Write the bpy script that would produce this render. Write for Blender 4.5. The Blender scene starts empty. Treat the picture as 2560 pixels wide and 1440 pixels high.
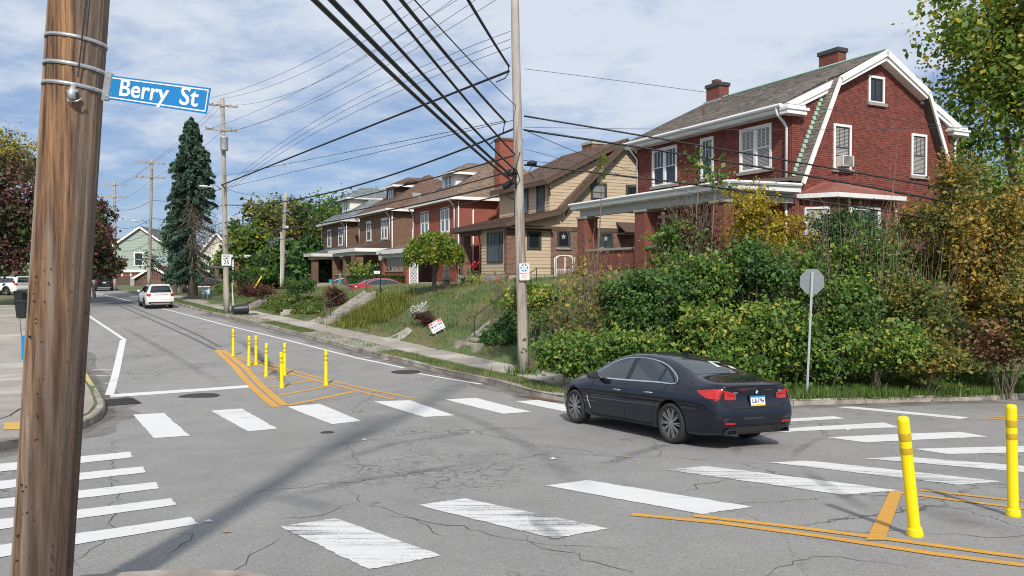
import bpy, bmesh, math, random
import numpy as np
from mathutils import Vector, Matrix, geometry
from mathutils.bvhtree import BVHTree

random.seed(7)
RNG = np.random.default_rng(7)
sc = bpy.context.scene
COL = sc.collection
R = math.radians

# ------------------------------------------------------------------ camera, sky, sun, exposure
ZC, F, PIT = 3.4, 1924.0, math.atan(36 / 1924.0)
cd = bpy.data.cameras.new('camera')
cam = bpy.data.objects.new('camera', cd)
COL.objects.link(cam)
cam.location = (0, 0, ZC)
cam.rotation_euler = (math.pi / 2 - PIT, 0, 0)
cd.sensor_fit = 'HORIZONTAL'
cd.sensor_width = 36.0
cd.lens = 36.0 * F / 2560.0
cd.clip_end = 6000
cd.clip_start = 0.05
sc.camera = cam

SUN_AZ_X, SUN_AZ_Y, SUN_EL = 0.07, -1.0, R(41)
sd = Vector((SUN_AZ_X, SUN_AZ_Y, 0)).normalized() * math.cos(SUN_EL) + Vector((0, 0, math.sin(SUN_EL)))
sl = bpy.data.lights.new('sun', 'SUN')
sl.energy = 3.1
sl.angle = R(3.0)
sl.color = (1.0, 0.94, 0.85)
so = bpy.data.objects.new('sun', sl)
COL.objects.link(so)
so.rotation_euler = sd.to_track_quat('Z', 'Y').to_euler()
so.location = (0, -20, 40)

W = bpy.data.worlds.new('World')
sc.world = W
W.use_nodes = True
nt = W.node_tree
for n in list(nt.nodes):
    nt.nodes.remove(n)
def N(t, kind, **kw):
    n = t.nodes.new(kind)
    for k, v in kw.items():
        setattr(n, k, v)
    return n
def setin(n, **kw):
    for k, v in kw.items():
        n.inputs[k.replace('_', ' ')].default_value = v
def math_node(t, op, a, b=None, c=None, clamp=False):
    n = N(t, 'ShaderNodeMath', operation=op, use_clamp=clamp)
    for i, v in enumerate((a, b, c)):
        if v is None:
            continue
        if hasattr(v, 'links'):
            t.links.new(v, n.inputs[i])
        else:
            n.inputs[i].default_value = v
    return n.outputs[0]
sky = N(nt, 'ShaderNodeTexSky', sky_type='NISHITA', sun_disc=False)
sky.sun_elevation = SUN_EL
sky.sun_rotation = math.atan2(sd.x, sd.y)
sky.air_density = 1.0
sky.dust_density = 0.3
sky.ozone_density = 2.5
tc = N(nt, 'ShaderNodeTexCoord')
sep = N(nt, 'ShaderNodeSeparateXYZ')
nt.links.new(tc.outputs['Generated'], sep.inputs[0])
zz = math_node(nt, 'ADD', math_node(nt, 'MAXIMUM', sep.outputs[2], 0.0), 0.16)
cmb = N(nt, 'ShaderNodeCombineXYZ')
nt.links.new(math_node(nt, 'DIVIDE', sep.outputs[0], zz), cmb.inputs[0])
nt.links.new(math_node(nt, 'DIVIDE', sep.outputs[1], zz), cmb.inputs[1])
def sky_noise(scale, detail, rough, dist, loc):
    mp = N(nt, 'ShaderNodeMapping')
    mp.inputs['Location'].default_value = loc
    mp.inputs['Scale'].default_value = (1.0, 1.15, 1)
    mp.inputs['Rotation'].default_value = (0, 0, 0.35)
    nt.links.new(cmb.outputs[0], mp.inputs[0])
    n = N(nt, 'ShaderNodeTexNoise')
    setin(n, Scale=scale, Detail=detail, Roughness=rough, Distortion=dist)
    nt.links.new(mp.outputs[0], n.inputs['Vector'])
    return n.outputs[0]
n1 = sky_noise(0.9, 7, 0.55, 0.3, (2.2, 0.7, 0))
n2 = sky_noise(3.4, 9, 0.62, 0.25, (5.0, 1.0, 3))
cov = math_node(nt, 'ADD', math_node(nt, 'MULTIPLY', n1, 0.5), math_node(nt, 'MULTIPLY', n2, 0.5))
elev = math_node(nt, 'MULTIPLY_ADD', sep.outputs[2], 3.6, -0.10, clamp=True)      # thinner veil of cloud low down
cov = math_node(nt, 'ADD', cov, math_node(nt, 'MULTIPLY', math_node(nt, 'SUBTRACT', elev, 0.60), 0.24))
mr = N(nt, 'ShaderNodeMapRange', interpolation_type='SMOOTHSTEP')
nt.links.new(cov, mr.inputs[0])
mr.inputs[1].default_value, mr.inputs[2].default_value = 0.37, 0.63
mr.inputs[3].default_value, mr.inputs[4].default_value = 0.06, 0.92
bg1 = N(nt, 'ShaderNodeBackground')
hs = N(nt, 'ShaderNodeHueSaturation')
setin(hs, Saturation=1.0, Value=1.0)
nt.links.new(sky.outputs[0], hs.inputs['Color'])
# a hazy, even blue-grey keeps the low sky from washing out to white
mixc = N(nt, 'ShaderNodeMixRGB')
mixc.inputs[0].default_value = 0.72
mixc.inputs[2].default_value = (1.25, 2.15, 4.1, 1)
nt.links.new(hs.outputs[0], mixc.inputs[1])
nt.links.new(mixc.outputs[0], bg1.inputs[0])
bg1.inputs[1].default_value = 0.098
bg2 = N(nt, 'ShaderNodeBackground')
bg2.inputs[0].default_value = (0.86, 0.93, 1.04, 1)
bg2.inputs[1].default_value = 0.60
mx = N(nt, 'ShaderNodeMixShader')
nt.links.new(mr.outputs[0], mx.inputs[0])
nt.links.new(bg1.outputs[0], mx.inputs[1])
nt.links.new(bg2.outputs[0], mx.inputs[2])
wo = N(nt, 'ShaderNodeOutputWorld')
nt.links.new(mx.outputs[0], wo.inputs[0])

vs = sc.view_settings
vs.view_transform = 'Standard'
vs.look = 'None'
vs.exposure = 0.50
vs.gamma = 1.0
vs.use_curve_mapping = False
try:
    sc.cycles.use_denoising = True
    sc.cycles.filter_width = 1.05
    sc.cycles.max_bounces = 6
    sc.cycles.transparent_max_bounces = 12
except Exception:
    pass

# ------------------------------------------------------------------ projection helpers
CP, SP = math.cos(PIT), math.sin(PIT)
def ray(u, v):
    b = (720 - v) / F
    return ((u - 1280) / F, CP + b * SP, b * CP - SP)
def P(u, v, Y):
    d = ray(u, v)
    k = Y / d[1]
    return Vector((d[0] * k, Y, ZC + d[2] * k))

# the road surface: falls from the camera into the crossing, then climbs up the street
_yk = np.array([-80, -40, 0, 7, 13, 18, 23, 27, 31, 56, 88, 140, 260, 500, 3000.])
_Dk = np.array([-3.0, -1.5, 1.6, 2.34, 2.84, 3.17, 3.37, 3.36, 3.25, 2.6, 1.9, 1.2, 0.6, 0.0, -2.0])
_YT = np.arange(-80, 520, 0.5)
_DT = np.interp(_YT, _yk, _Dk)
_k = np.exp(-0.5 * (np.arange(-10, 11) * 0.5 / 1.6) ** 2)
_k /= _k.sum()
_DT = np.convolve(np.pad(_DT, 10, mode='edge'), _k, 'valid')
def g(x, y):
    z = ZC - np.interp(y, _YT, _DT)
    e = 1.5 * np.log1p(np.exp(np.minimum((np.asarray(x, float) - 5) / 1.5, 30)))
    return z - np.minimum(0.05 * e, 1.4)
def G(u, v, f=None, dz=0.0):
    f = f or g
    d = ray(u, v)
    y0, y = 1.5, 1.5
    while y < 400:
        k = y / d[1]
        if ZC + d[2] * k < f(d[0] * k, y) + dz:
            break
        y0 = y
        y *= 1.01
    for _ in range(24):
        m = (y0 + y) / 2
        k = m / d[1]
        if ZC + d[2] * k < f(d[0] * k, m) + dz:
            y = m
        else:
            y0 = m
    k = y / d[1]
    return Vector((d[0] * k, y, float(f(d[0] * k, y))))

# ------------------------------------------------------------------ object helpers
def tag(o, label=None, cat=None, group=None, kind=None):
    if label: o['label'] = label
    if cat: o['category'] = cat
    if group: o['group'] = group
    if kind: o['kind'] = kind
    return o
def empty(name, loc=(0, 0, 0), rz=0, label=None, cat=None, group=None, kind=None, parent=None):
    o = bpy.data.objects.new(name, None)
    COL.objects.link(o)
    o.location = loc
    o.rotation_euler = (0, 0, rz)
    o.parent = parent
    o.empty_display_size = 0.1
    return tag(o, label, cat, group, kind)
def link(name, me, parent=None, mat=None):
    o = bpy.data.objects.new(name, me)
    COL.objects.link(o)
    o.parent = parent
    if mat is not None and not me.materials:
        me.materials.append(mat)
    return o
class MB:
    """collects simple shapes, builds ONE mesh object"""
    def __init__(s):
        s.v, s.f, s.t = [], [], []
    def add(s, vs_, fs, tint=0.5):
        o = len(s.v)
        s.v.extend(tuple(p) for p in vs_)
        s.f.extend(tuple(i + o for i in q) for q in fs)
        s.t.extend([tint] * len(fs))
        return s
    def box(s, a, b, tint=0.5):
        x0, y0, z0 = (min(p, q) for p, q in zip(a, b))
        x1, y1, z1 = (max(p, q) for p, q in zip(a, b))
        return s.add([(x0, y0, z0), (x1, y0, z0), (x1, y1, z0), (x0, y1, z0), (x0, y0, z1), (x1, y0, z1), (x1, y1, z1), (x0, y1, z1)],
                     [(0, 3, 2, 1), (4, 5, 6, 7), (0, 1, 5, 4), (1, 2, 6, 5), (2, 3, 7, 6), (3, 0, 4, 7)], tint)
    def bar(s, p, q, w, h, tint=0.5, up=(0, 0, 1)):
        p, q = Vector(p), Vector(q)
        d = (q - p).normalized()
        u = Vector(up)
        if abs(d.dot(u)) > 0.98: u = Vector((0, 1, 0))
        a = d.cross(u).normalized() * w / 2
        b = a.cross(d).normalized() * h / 2
        return s.add([p - a - b, p + a - b, p + a + b, p - a + b, q - a - b, q + a - b, q + a + b, q - a + b],
                     [(0, 3, 2, 1), (4, 5, 6, 7), (0, 1, 5, 4), (1, 2, 6, 5), (2, 3, 7, 6), (3, 0, 4, 7)], tint)
    def prism(s, pts, vec, tint=0.5):
        """planar polygon extruded by vec"""
        n = len(pts)
        vec = Vector(vec)
        a = [Vector(p) for p in pts]
        f = [tuple(range(n - 1, -1, -1)), tuple(range(n, 2 * n))] + [(i, (i + 1) % n, n + (i + 1) % n, n + i) for i in range(n)]
        return s.add(a + [p + vec for p in a], f, tint)
    def tube(s, pts, rad, n=8, tint=0.5, cap=True):
        pts = [Vector(p) for p in pts]
        m = len(pts)
        rad = [rad] * m if not hasattr(rad, '__len__') else rad
        o = len(s.v)
        ref = None
        for i, p in enumerate(pts):
            d = (pts[min(i + 1, m - 1)] - pts[max(i - 1, 0)])
            d = d.normalized() if d.length > 1e-9 else Vector((0, 0, 1))
            if ref is None:
                ref = d.cross(Vector((0, 0, 1)) if abs(d.z) < 0.9 else Vector((1, 0, 0))).normalized()
            a = (ref - d * ref.dot(d)).normalized()
            ref = a
            b = d.cross(a)
            for k in range(n):
                t = 2 * math.pi * k / n
                s.v.append(tuple(p + (a * math.cos(t) + b * math.sin(t)) * rad[i]))
        for i in range(m - 1):
            for k in range(n):
                s.f.append((o + i * n + k, o + i * n + (k + 1) % n, o + (i + 1) * n + (k + 1) % n, o + (i + 1) * n + k))
        if cap:
            s.f.append(tuple(o + k for k in range(n - 1, -1, -1)))
            s.f.append(tuple(o + (m - 1) * n + k for k in range(n)))
        s.t.extend([tint] * (len(s.f) - len(s.t)))
        return s
    def lathe(s, prof, n=16, c=(0, 0, 0), tint=0.5, axis='z'):
        """prof: list of (r, h); axis z or y"""
        o = len(s.v)
        for r, h in prof:
            for k in range(n):
                t = 2 * math.pi * k / n
                if axis == 'z': s.v.append((c[0] + r * math.cos(t), c[1] + r * math.sin(t), c[2] + h))
                else: s.v.append((c[0] + r * math.cos(t), c[1] + h, c[2] + r * math.sin(t)))
        for i in range(len(prof) - 1):
            for k in range(n):
                s.f.append((o + i * n + k, o + i * n + (k + 1) % n, o + (i + 1) * n + (k + 1) % n, o + (i + 1) * n + k))
        s.f.append(tuple(o + k for k in range(n - 1, -1, -1)))
        s.f.append(tuple(o + (len(prof) - 1) * n + k for k in range(n)))
        s.t.extend([tint] * (len(s.f) - len(s.t)))
        return s
    def mesh(s, name, mat=None, smooth=False):
        me = bpy.data.meshes.new(name)
        me.from_pydata(s.v, [], s.f)
        if any(t != 0.5 for t in s.t):
            at = me.attributes.new('tint', 'FLOAT', 'FACE')
            at.data.foreach_set('value', np.array(s.t, dtype=np.float32))
        if smooth:
            me.polygons.foreach_set('use_smooth', [True] * len(me.polygons))
        if mat is not None:
            me.materials.append(mat)
        return me
    def build(s, name, mat, parent=None, smooth=False):
        return link(name, s.mesh(name, mat, smooth), parent)
def np_mesh(name, V, Fq, mat, tint=None, smooth=False, parent=None):
    """fast quad / tri mesh from numpy arrays"""
    V = np.asarray(V, np.float32)
    Fq = np.asarray(Fq, np.int32)
    k = Fq.shape[1]
    me = bpy.data.meshes.new(name)
    me.vertices.add(len(V))
    me.vertices.foreach_set('co', V.ravel())
    me.loops.add(Fq.size)
    me.loops.foreach_set('vertex_index', Fq.ravel())
    me.polygons.add(len(Fq))
    me.polygons.foreach_set('loop_start', np.arange(0, Fq.size, k, dtype=np.int32))
    me.polygons.foreach_set('loop_total', np.full(len(Fq), k, np.int32))
    if smooth:
        me.polygons.foreach_set('use_smooth', np.ones(len(Fq), bool))
    me.update(calc_edges=True)
    if tint is not None:
        at = me.attributes.new('tint', 'FLOAT', 'POINT' if len(tint) == len(V) else 'FACE')
        at.data.foreach_set('value', np.asarray(tint, np.float32))
    me.materials.append(mat)
    return link(name, me, parent)
def subtree_copy(o, parent=None):
    c = o.copy()
    COL.objects.link(c)
    c.parent = parent
    for ch in [x for x in bpy.data.objects if x.parent == o]:
        subtree_copy(ch, c)
    return c
_fonts = {}
def text(name, s, size, mat, M, parent, extrude=0.002, bold=0.0, xs=1.0, align='CENTER'):
    """flat lettering, a mesh; M places it (text lies in its xy plane)"""
    c = bpy.data.curves.new('lettering', 'FONT')
    c.body = s
    c.size = size
    c.extrude = extrude
    c.offset = bold
    c.align_x = align
    c.align_y = 'CENTER'
    c.resolution_u = 3
    t = bpy.data.objects.new('lettering', c)
    COL.objects.link(t)
    dg = bpy.context.evaluated_depsgraph_get()
    me = bpy.data.meshes.new_from_object(t.evaluated_get(dg))
    bpy.data.objects.remove(t)
    me.materials.clear()
    me.transform(Matrix.Diagonal((xs, 1, 1, 1)))
    me.transform(M)
    return link(name, me, parent, mat)

# ------------------------------------------------------------------ materials
MATS = {}
def mk(name, col, rough=0.75, var=0.12, scale=6.0, bump=0.0, bscale=40.0, metallic=0.0, coat=0.0, tintvar=0.0, spec=0.5,
       stretch=(1, 1, 1), col2=None, detail=4, c2lo=0.4, c2hi=0.65, alpha=None):
    """plain procedural material: base colour with noise variation, optional second colour in patches, optional bump"""
    m = bpy.data.materials.new(name)
    m.use_nodes = True
    t = m.node_tree
    b = t.nodes['Principled BSDF']
    setin(b, Roughness=rough, Metallic=metallic)
    b.inputs['Coat Weight'].default_value = coat
    b.inputs['Specular IOR Level'].default_value = spec
    if coat: b.inputs['Coat Roughness'].default_value = 0.04
    co = N(t, 'ShaderNodeTexCoord')
    mp = N(t, 'ShaderNodeMapping')
    mp.inputs['Scale'].default_value = stretch
    t.links.new(co.outputs['Object'], mp.inputs[0])
    nz = N(t, 'ShaderNodeTexNoise')
    setin(nz, Scale=scale, Detail=detail, Roughness=0.6)
    t.links.new(mp.outputs[0], nz.inputs['Vector'])
    fac = math_node(t, 'MULTIPLY_ADD', nz.outputs[0], 2 * var, 1 - var)
    if tintvar:
        at = N(t, 'ShaderNodeAttribute', attribute_name='tint')
        fac = math_node(t, 'MULTIPLY', fac, math_node(t, 'MULTIPLY_ADD', at.outputs['Fac'], 2 * tintvar, 1 - tintvar))
    base = N(t, 'ShaderNodeRGB')
    base.outputs[0].default_value = (*col, 1)
    src = base.outputs[0]
    if col2 is not None:
        n2_ = N(t, 'ShaderNodeTexNoise')
        setin(n2_, Scale=scale * 0.35, Detail=5, Roughness=0.6)
        t.links.new(mp.outputs[0], n2_.inputs['Vector'])
        r_ = N(t, 'ShaderNodeMapRange')
        r_.inputs[1].default_value, r_.inputs[2].default_value = c2lo, c2hi
        t.links.new(n2_.outputs[0], r_.inputs[0])
        mc = N(t, 'ShaderNodeMixRGB')
        t.links.new(r_.outputs[0], mc.inputs[0])
        t.links.new(src, mc.inputs[1])
        mc.inputs[2].default_value = (*col2, 1)
        src = mc.outputs[0]
    vm = N(t, 'ShaderNodeVectorMath', operation='SCALE')
    t.links.new(src, vm.inputs[0])
    t.links.new(fac, vm.inputs['Scale'])
    t.links.new(vm.outputs[0], b.inputs['Base Color'])
    if bump:
        nb = N(t, 'ShaderNodeTexNoise')
        setin(nb, Scale=bscale, Detail=5, Roughness=0.65)
        t.links.new(mp.outputs[0], nb.inputs['Vector'])
        bp = N(t, 'ShaderNodeBump')
        setin(bp, Strength=bump, Distance=0.02)
        t.links.new(nb.outputs[0], bp.inputs['Height'])
        t.links.new(bp.outputs[0], b.inputs['Normal'])
    MATS[name] = m
    return m
def leafmat(name, stops, rough=0.55, trans=0.3):
    """leaf colours picked per leaf by its tint"""
    m = bpy.data.materials.new(name)
    m.use_nodes = True
    t = m.node_tree
    b = t.nodes['Principled BSDF']
    b.inputs['Roughness'].default_value = rough
    b.inputs['Specular IOR Level'].default_value = 0.35
    at = N(t, 'ShaderNodeAttribute', attribute_name='tint')
    cr = N(t, 'ShaderNodeValToRGB')
    el = cr.color_ramp.elements
    while len(el) < len(stops): el.new(0.5)
    for e, (p, c) in zip(el, stops):
        e.position, e.color = p, (*c, 1)
    t.links.new(at.outputs['Fac'], cr.inputs[0])
    t.links.new(cr.outputs[0], b.inputs['Base Color'])
    tr = N(t, 'ShaderNodeBsdfTranslucent')
    t.links.new(cr.outputs[0], tr.inputs[0])
    ms = N(t, 'ShaderNodeMixShader')
    ms.inputs[0].default_value = trans
    t.links.new(b.outputs[0], ms.inputs[1])
    t.links.new(tr.outputs[0], ms.inputs[2])
    t.links.new(ms.outputs[0], t.nodes['Material Output'].inputs[0])
    MATS[name] = m
    return m
def glassmat(name, col=(0.015, 0.02, 0.025), rough=0.03):
    m = mk(name, col, rough, 0.05, 2.0, spec=0.8)
    return m
# ------------------------------------------------------------------ material set
def asphalt():
    m = mk('asphalt', (0.25, 0.243, 0.232), 0.86, 0.0)
    t = m.node_tree
    b = t.nodes['Principled BSDF']
    co = N(t, 'ShaderNodeTexCoord')
    def noise(scale, detail=4, rough=0.6, dist=0.0, st=None):
        n = N(t, 'ShaderNodeTexNoise')
        setin(n, Scale=scale, Detail=detail, Roughness=rough, Distortion=dist)
        if st:
            mp = N(t, 'ShaderNodeMapping')
            mp.inputs['Scale'].default_value = st[0]
            mp.inputs['Rotation'].default_value = (0, 0, st[1])
            t.links.new(co.outputs['Object'], mp.inputs[0])
            t.links.new(mp.outputs[0], n.inputs['Vector'])
        else:
            t.links.new(co.outputs['Object'], n.inputs['Vector'])
        return n
    big = noise(0.16, 5)
    mid = noise(1.3, 5)
    fine = noise(95, 3, 0.7)
    sand = noise(28, 4, 0.75)
    wheel = noise(0.55, 3, 0.5, 0, ((1, 0.06, 1), R(-33)))
    # crazed cracking, in patches
    def cracks(scale, width, lo, hi, mask_scale, seedz):
        n = noise(2.2, 5, 0.7)
        ad = N(t, 'ShaderNodeVectorMath', operation='MULTIPLY_ADD')
        t.links.new(n.outputs['Color'], ad.inputs[0])
        ad.inputs[1].default_value = (0.55, 0.55, 0)
        t.links.new(co.outputs['Object'], ad.inputs[2])
        fl = N(t, 'ShaderNodeVectorMath', operation='MULTIPLY')
        t.links.new(ad.outputs[0], fl.inputs[0])
        fl.inputs[1].default_value = (1, 1, 0)
        v = N(t, 'ShaderNodeTexVoronoi', feature='DISTANCE_TO_EDGE')
        v.inputs['Scale'].default_value = scale
        t.links.new(fl.outputs[0], v.inputs['Vector'])
        c = N(t, 'ShaderNodeMapRange')
        c.inputs[1].default_value, c.inputs[2].default_value = width * 0.35, width
        c.inputs[3].default_value, c.inputs[4].default_value = 1, 0
        t.links.new(v.outputs['Distance'], c.inputs[0])
        mk_ = noise(mask_scale, 3, 0.6, 0, ((1, 1, 1), seedz))
        r = N(t, 'ShaderNodeMapRange')
        r.inputs[1].default_value, r.inputs[2].default_value = lo, hi
        t.links.new(mk_.outputs[0], r.inputs[0])
        return math_node(t, 'MULTIPLY', c.outputs[0], r.outputs[0])
    c1 = cracks(4.2, 0.04, 0.54, 0.66, 0.28, 0.3)
    c2 = cracks(0.32, 0.004, 0.46, 0.56, 0.11, 1.7)
    c3 = cracks(1.1, 0.010, 0.52, 0.62, 0.2, 2.6)
    crk = math_node(t, 'MAXIMUM', math_node(t, 'MAXIMUM', c1, c2), c3)
    f1 = math_node(t, 'MULTIPLY_ADD', big.outputs[0], 0.34, 0.83)
    f2 = math_node(t, 'MULTIPLY_ADD', mid.outputs[0], 0.4, 0.8)
    f3 = math_node(t, 'MULTIPLY_ADD', fine.outputs[0], 1.9, 0.05)
    f4 = math_node(t, 'MULTIPLY_ADD', sand.outputs[0], 1.0, 0.5)
    f5 = math_node(t, 'MULTIPLY_ADD', wheel.outputs[0], 0.22, 0.89)
    f = math_node(t, 'MULTIPLY', math_node(t, 'MULTIPLY', f1, f2), math_node(t, 'MULTIPLY', math_node(t, 'MULTIPLY', f3, f5), f4))
    f = math_node(t, 'MULTIPLY', f, math_node(t, 'MULTIPLY_ADD', crk, -0.6, 1.0))
    sc_ = [n for n in t.nodes if n.type == 'VECT_MATH' and n.operation == 'SCALE'][0]
    t.links.new(f, sc_.inputs['Scale'])
    bp = N(t, 'ShaderNodeBump')
    setin(bp, Strength=0.55, Distance=0.012)
    h = math_node(t, 'SUBTRACT', math_node(t, 'ADD', fine.outputs[0], math_node(t, 'MULTIPLY', sand.outputs[0], 0.8)), math_node(t, 'MULTIPLY', crk, 1.4))
    t.links.new(h, bp.inputs['Height'])
    t.links.new(bp.outputs[0], b.inputs['Normal'])
    return m
def worn_paint(name, col, lo=0.30, hi=0.42, streak=True):
    """road paint worn through to the asphalt"""
    m = mk(name, col, 0.7, 0.07, 9, bump=0.35, bscale=90)
    t = m.node_tree
    b = t.nodes['Principled BSDF']
    co = N(t, 'ShaderNodeTexCoord')
    def nz(scale, st, rot, det=5, ro=0.7):
        mp = N(t, 'ShaderNodeMapping')
        mp.inputs['Scale'].default_value = st
        mp.inputs['Rotation'].default_value = (0, 0, rot)
        t.links.new(co.outputs['Object'], mp.inputs[0])
        n = N(t, 'ShaderNodeTexNoise')
        setin(n, Scale=scale, Detail=det, Roughness=ro)
        t.links.new(mp.outputs[0], n.inputs['Vector'])
        return n.outputs[0]
    a = nz(40, (1, 1, 1), 0, 4, 0.75)
    s = nz(15, (0.055, 1, 1), R(7), 6, 0.6)
    p = nz(0.55, (1, 1, 1), 0, 3)
    w = math_node(t, 'ADD', math_node(t, 'MULTIPLY', a, 0.3), math_node(t, 'ADD', math_node(t, 'MULTIPLY', s, 0.5), math_node(t, 'MULTIPLY', p, 0.32)))
    r = N(t, 'ShaderNodeMapRange')
    r.inputs[1].default_value, r.inputs[2].default_value = lo, hi
    t.links.new(w, r.inputs[0])
    mc = N(t, 'ShaderNodeMixRGB')
    t.links.new(r.outputs[0], mc.inputs[0])
    mc.inputs[1].default_value = (0.17, 0.17, 0.175, 1)
    src = b.inputs['Base Color'].links[0].from_socket
    t.links.new(src, mc.inputs[2])
    t.links.new(mc.outputs[0], b.inputs['Base Color'])
    return m
def rubber_mark(name, strength):
    """thin film of rubber: mostly see-through"""
    m = mk(name, (0.03, 0.03, 0.033), 0.8, 0.1)
    t = m.node_tree
    b = t.nodes['Principled BSDF']
    co = N(t, 'ShaderNodeTexCoord')
    n = N(t, 'ShaderNodeTexNoise')
    setin(n, Scale=1.6, Detail=6, Roughness=0.75)
    t.links.new(co.outputs['Object'], n.inputs['Vector'])
    at = N(t, 'ShaderNodeAttribute', attribute_name='tint')
    r = N(t, 'ShaderNodeMapRange')
    r.inputs[1].default_value, r.inputs[2].default_value = 0.28, 0.72
    r.inputs[4].default_value = strength
    t.links.new(n.outputs[0], r.inputs[0])
    a = math_node(t, 'MULTIPLY', r.outputs[0], at.outputs['Fac'])
    tr = N(t, 'ShaderNodeBsdfTransparent')
    ms = N(t, 'ShaderNodeMixShader')
    t.links.new(a, ms.inputs[0])
    t.links.new(tr.outputs[0], ms.inputs[1])
    t.links.new(b.outputs[0], ms.inputs[2])
    t.links.new(ms.outputs[0], t.nodes['Material Output'].inputs[0])
    return m
def brickmat(name, c1, c2, mortar, bw=0.215, bh=0.075):
    """brick courses for walls too far away to tell bricks apart"""
    m = mk(name, c1, 0.85, 0.1)
    t = m.node_tree
    b = t.nodes['Principled BSDF']
    co = N(t, 'ShaderNodeTexCoord')
    sp = N(t, 'ShaderNodeSeparateXYZ')
    t.links.new(co.outputs['Object'], sp.inputs[0])
    cb = N(t, 'ShaderNodeCombineXYZ')
    t.links.new(math_node(t, 'ADD', sp.outputs[0], sp.outputs[1]), cb.inputs[0])
    t.links.new(sp.outputs[2], cb.inputs[1])
    bt = N(t, 'ShaderNodeTexBrick')
    setin(bt, Color1=(*c1, 1), Color2=(*c2, 1), Mortar=(*mortar, 1), Scale=1.0, Mortar_Size=0.006, Bias=-0.1, Brick_Width=bw, Row_Height=bh)
    t.links.new(cb.outputs[0], bt.inputs['Vector'])
    nz = N(t, 'ShaderNodeTexNoise')
    setin(nz, Scale=0.9, Detail=6, Roughness=0.65)
    t.links.new(co.outputs['Object'], nz.inputs['Vector'])
    vm = N(t, 'ShaderNodeVectorMath', operation='SCALE')
    t.links.new(bt.outputs['Color'], vm.inputs[0])
    t.links.new(math_node(t, 'MULTIPLY_ADD', nz.outputs[0], 0.5, 0.75), vm.inputs['Scale'])
    t.links.new(vm.outputs[0], b.inputs['Base Color'])
    bp = N(t, 'ShaderNodeBump')
    setin(bp, Strength=0.5, Distance=0.01)
    t.links.new(bt.outputs['Fac'], bp.inputs['Height'])
    bp.invert = True
    t.links.new(bp.outputs[0], b.inputs['Normal'])
    return m
def polewood(name, light, dark, grey, gr=0.5, shear=None):
    """weathered pole: vertical grain, dark checks, grey sapwood"""
    m = mk(name, light, 0.85, 0.1)
    t = m.node_tree
    b = t.nodes['Principled BSDF']
    co = N(t, 'ShaderNodeTexCoord')
    def nz(scale, st, det=5, ro=0.65, dist=0):
        mp = N(t, 'ShaderNodeMapping')
        mp.inputs['Scale'].default_value = st
        t.links.new(co.outputs['Object'], mp.inputs[0])
        n = N(t, 'ShaderNodeTexNoise')
        setin(n, Scale=scale, Detail=det, Roughness=ro, Distortion=dist)
        t.links.new(mp.outputs[0], n.inputs['Vector'])
        return n.outputs[0]
    grain = nz(26, (1, 1, 0.035), 6, 0.7)
    fine = nz(85, (1, 1, 0.03), 4, 0.7)
    patch = nz(4.2, (1, 1, 0.10), 4)
    spot = nz(22, (1, 1, 0.3), 3)
    greyn = nz(4.5, (1, 1, 0.07), 4)
    def rng(s, a, c):
        r = N(t, 'ShaderNodeMapRange')
        r.inputs[1].default_value, r.inputs[2].default_value = a, c
        t.links.new(s, r.inputs[0])
        return r.outputs[0]
    def mix(f, a, c):
        x = N(t, 'ShaderNodeMixRGB')
        t.links.new(f, x.inputs[0])
        for i, s in ((1, a), (2, c)):
            if hasattr(s, 'links'): t.links.new(s, x.inputs[i])
            else: x.inputs[i].default_value = (*s, 1)
        return x.outputs[0]
    c = mix(rng(grain, 0.40, 0.66), dark, light)
    c = mix(math_node(t, 'MULTIPLY', rng(patch, 0.45, 0.60), 0.8), c, dark)
    c = mix(math_node(t, 'MULTIPLY', rng(greyn, gr, gr + 0.12), 0.85), c, grey)
    if shear is not None:                                  # sapwood weathered grey down one flank, dark stain down the other
        sp = N(t, 'ShaderNodeSeparateXYZ')
        t.links.new(co.outputs['Object'], sp.inputs[0])
        xx = math_node(t, 'ADD', math_node(t, 'MULTIPLY_ADD', sp.outputs[2], -shear, sp.outputs[0]), math_node(t, 'MULTIPLY_ADD', greyn, 0.22, -0.11))
        c = mix(math_node(t, 'MULTIPLY', rng(xx, -0.075, -0.105), 0.9), c, grey)
        c = mix(math_node(t, 'MULTIPLY', rng(xx, 0.115, 0.15), 0.6), c, tuple(x * 0.6 for x in grey))
        c = mix(math_node(t, 'MULTIPLY', math_node(t, 'MULTIPLY', rng(xx, 0.0, 0.05), rng(sp.outputs[2], 3.2, 0.8)), 0.72), c, dark)
    c = mix(rng(spot, 0.75, 0.80), c, tuple(x * 0.25 for x in dark))
    vm = N(t, 'ShaderNodeVectorMath', operation='SCALE')
    t.links.new(c, vm.inputs[0])
    t.links.new(math_node(t, 'MULTIPLY_ADD', fine, 1.1, 0.45), vm.inputs['Scale'])
    t.links.new(vm.outputs[0], b.inputs['Base Color'])
    bp = N(t, 'ShaderNodeBump')
    setin(bp, Strength=0.7, Distance=0.012)
    t.links.new(math_node(t, 'ADD', grain, math_node(t, 'MULTIPLY', fine, 0.5)), bp.inputs['Height'])
    t.links.new(bp.outputs[0], b.inputs['Normal'])
    return m

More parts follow.
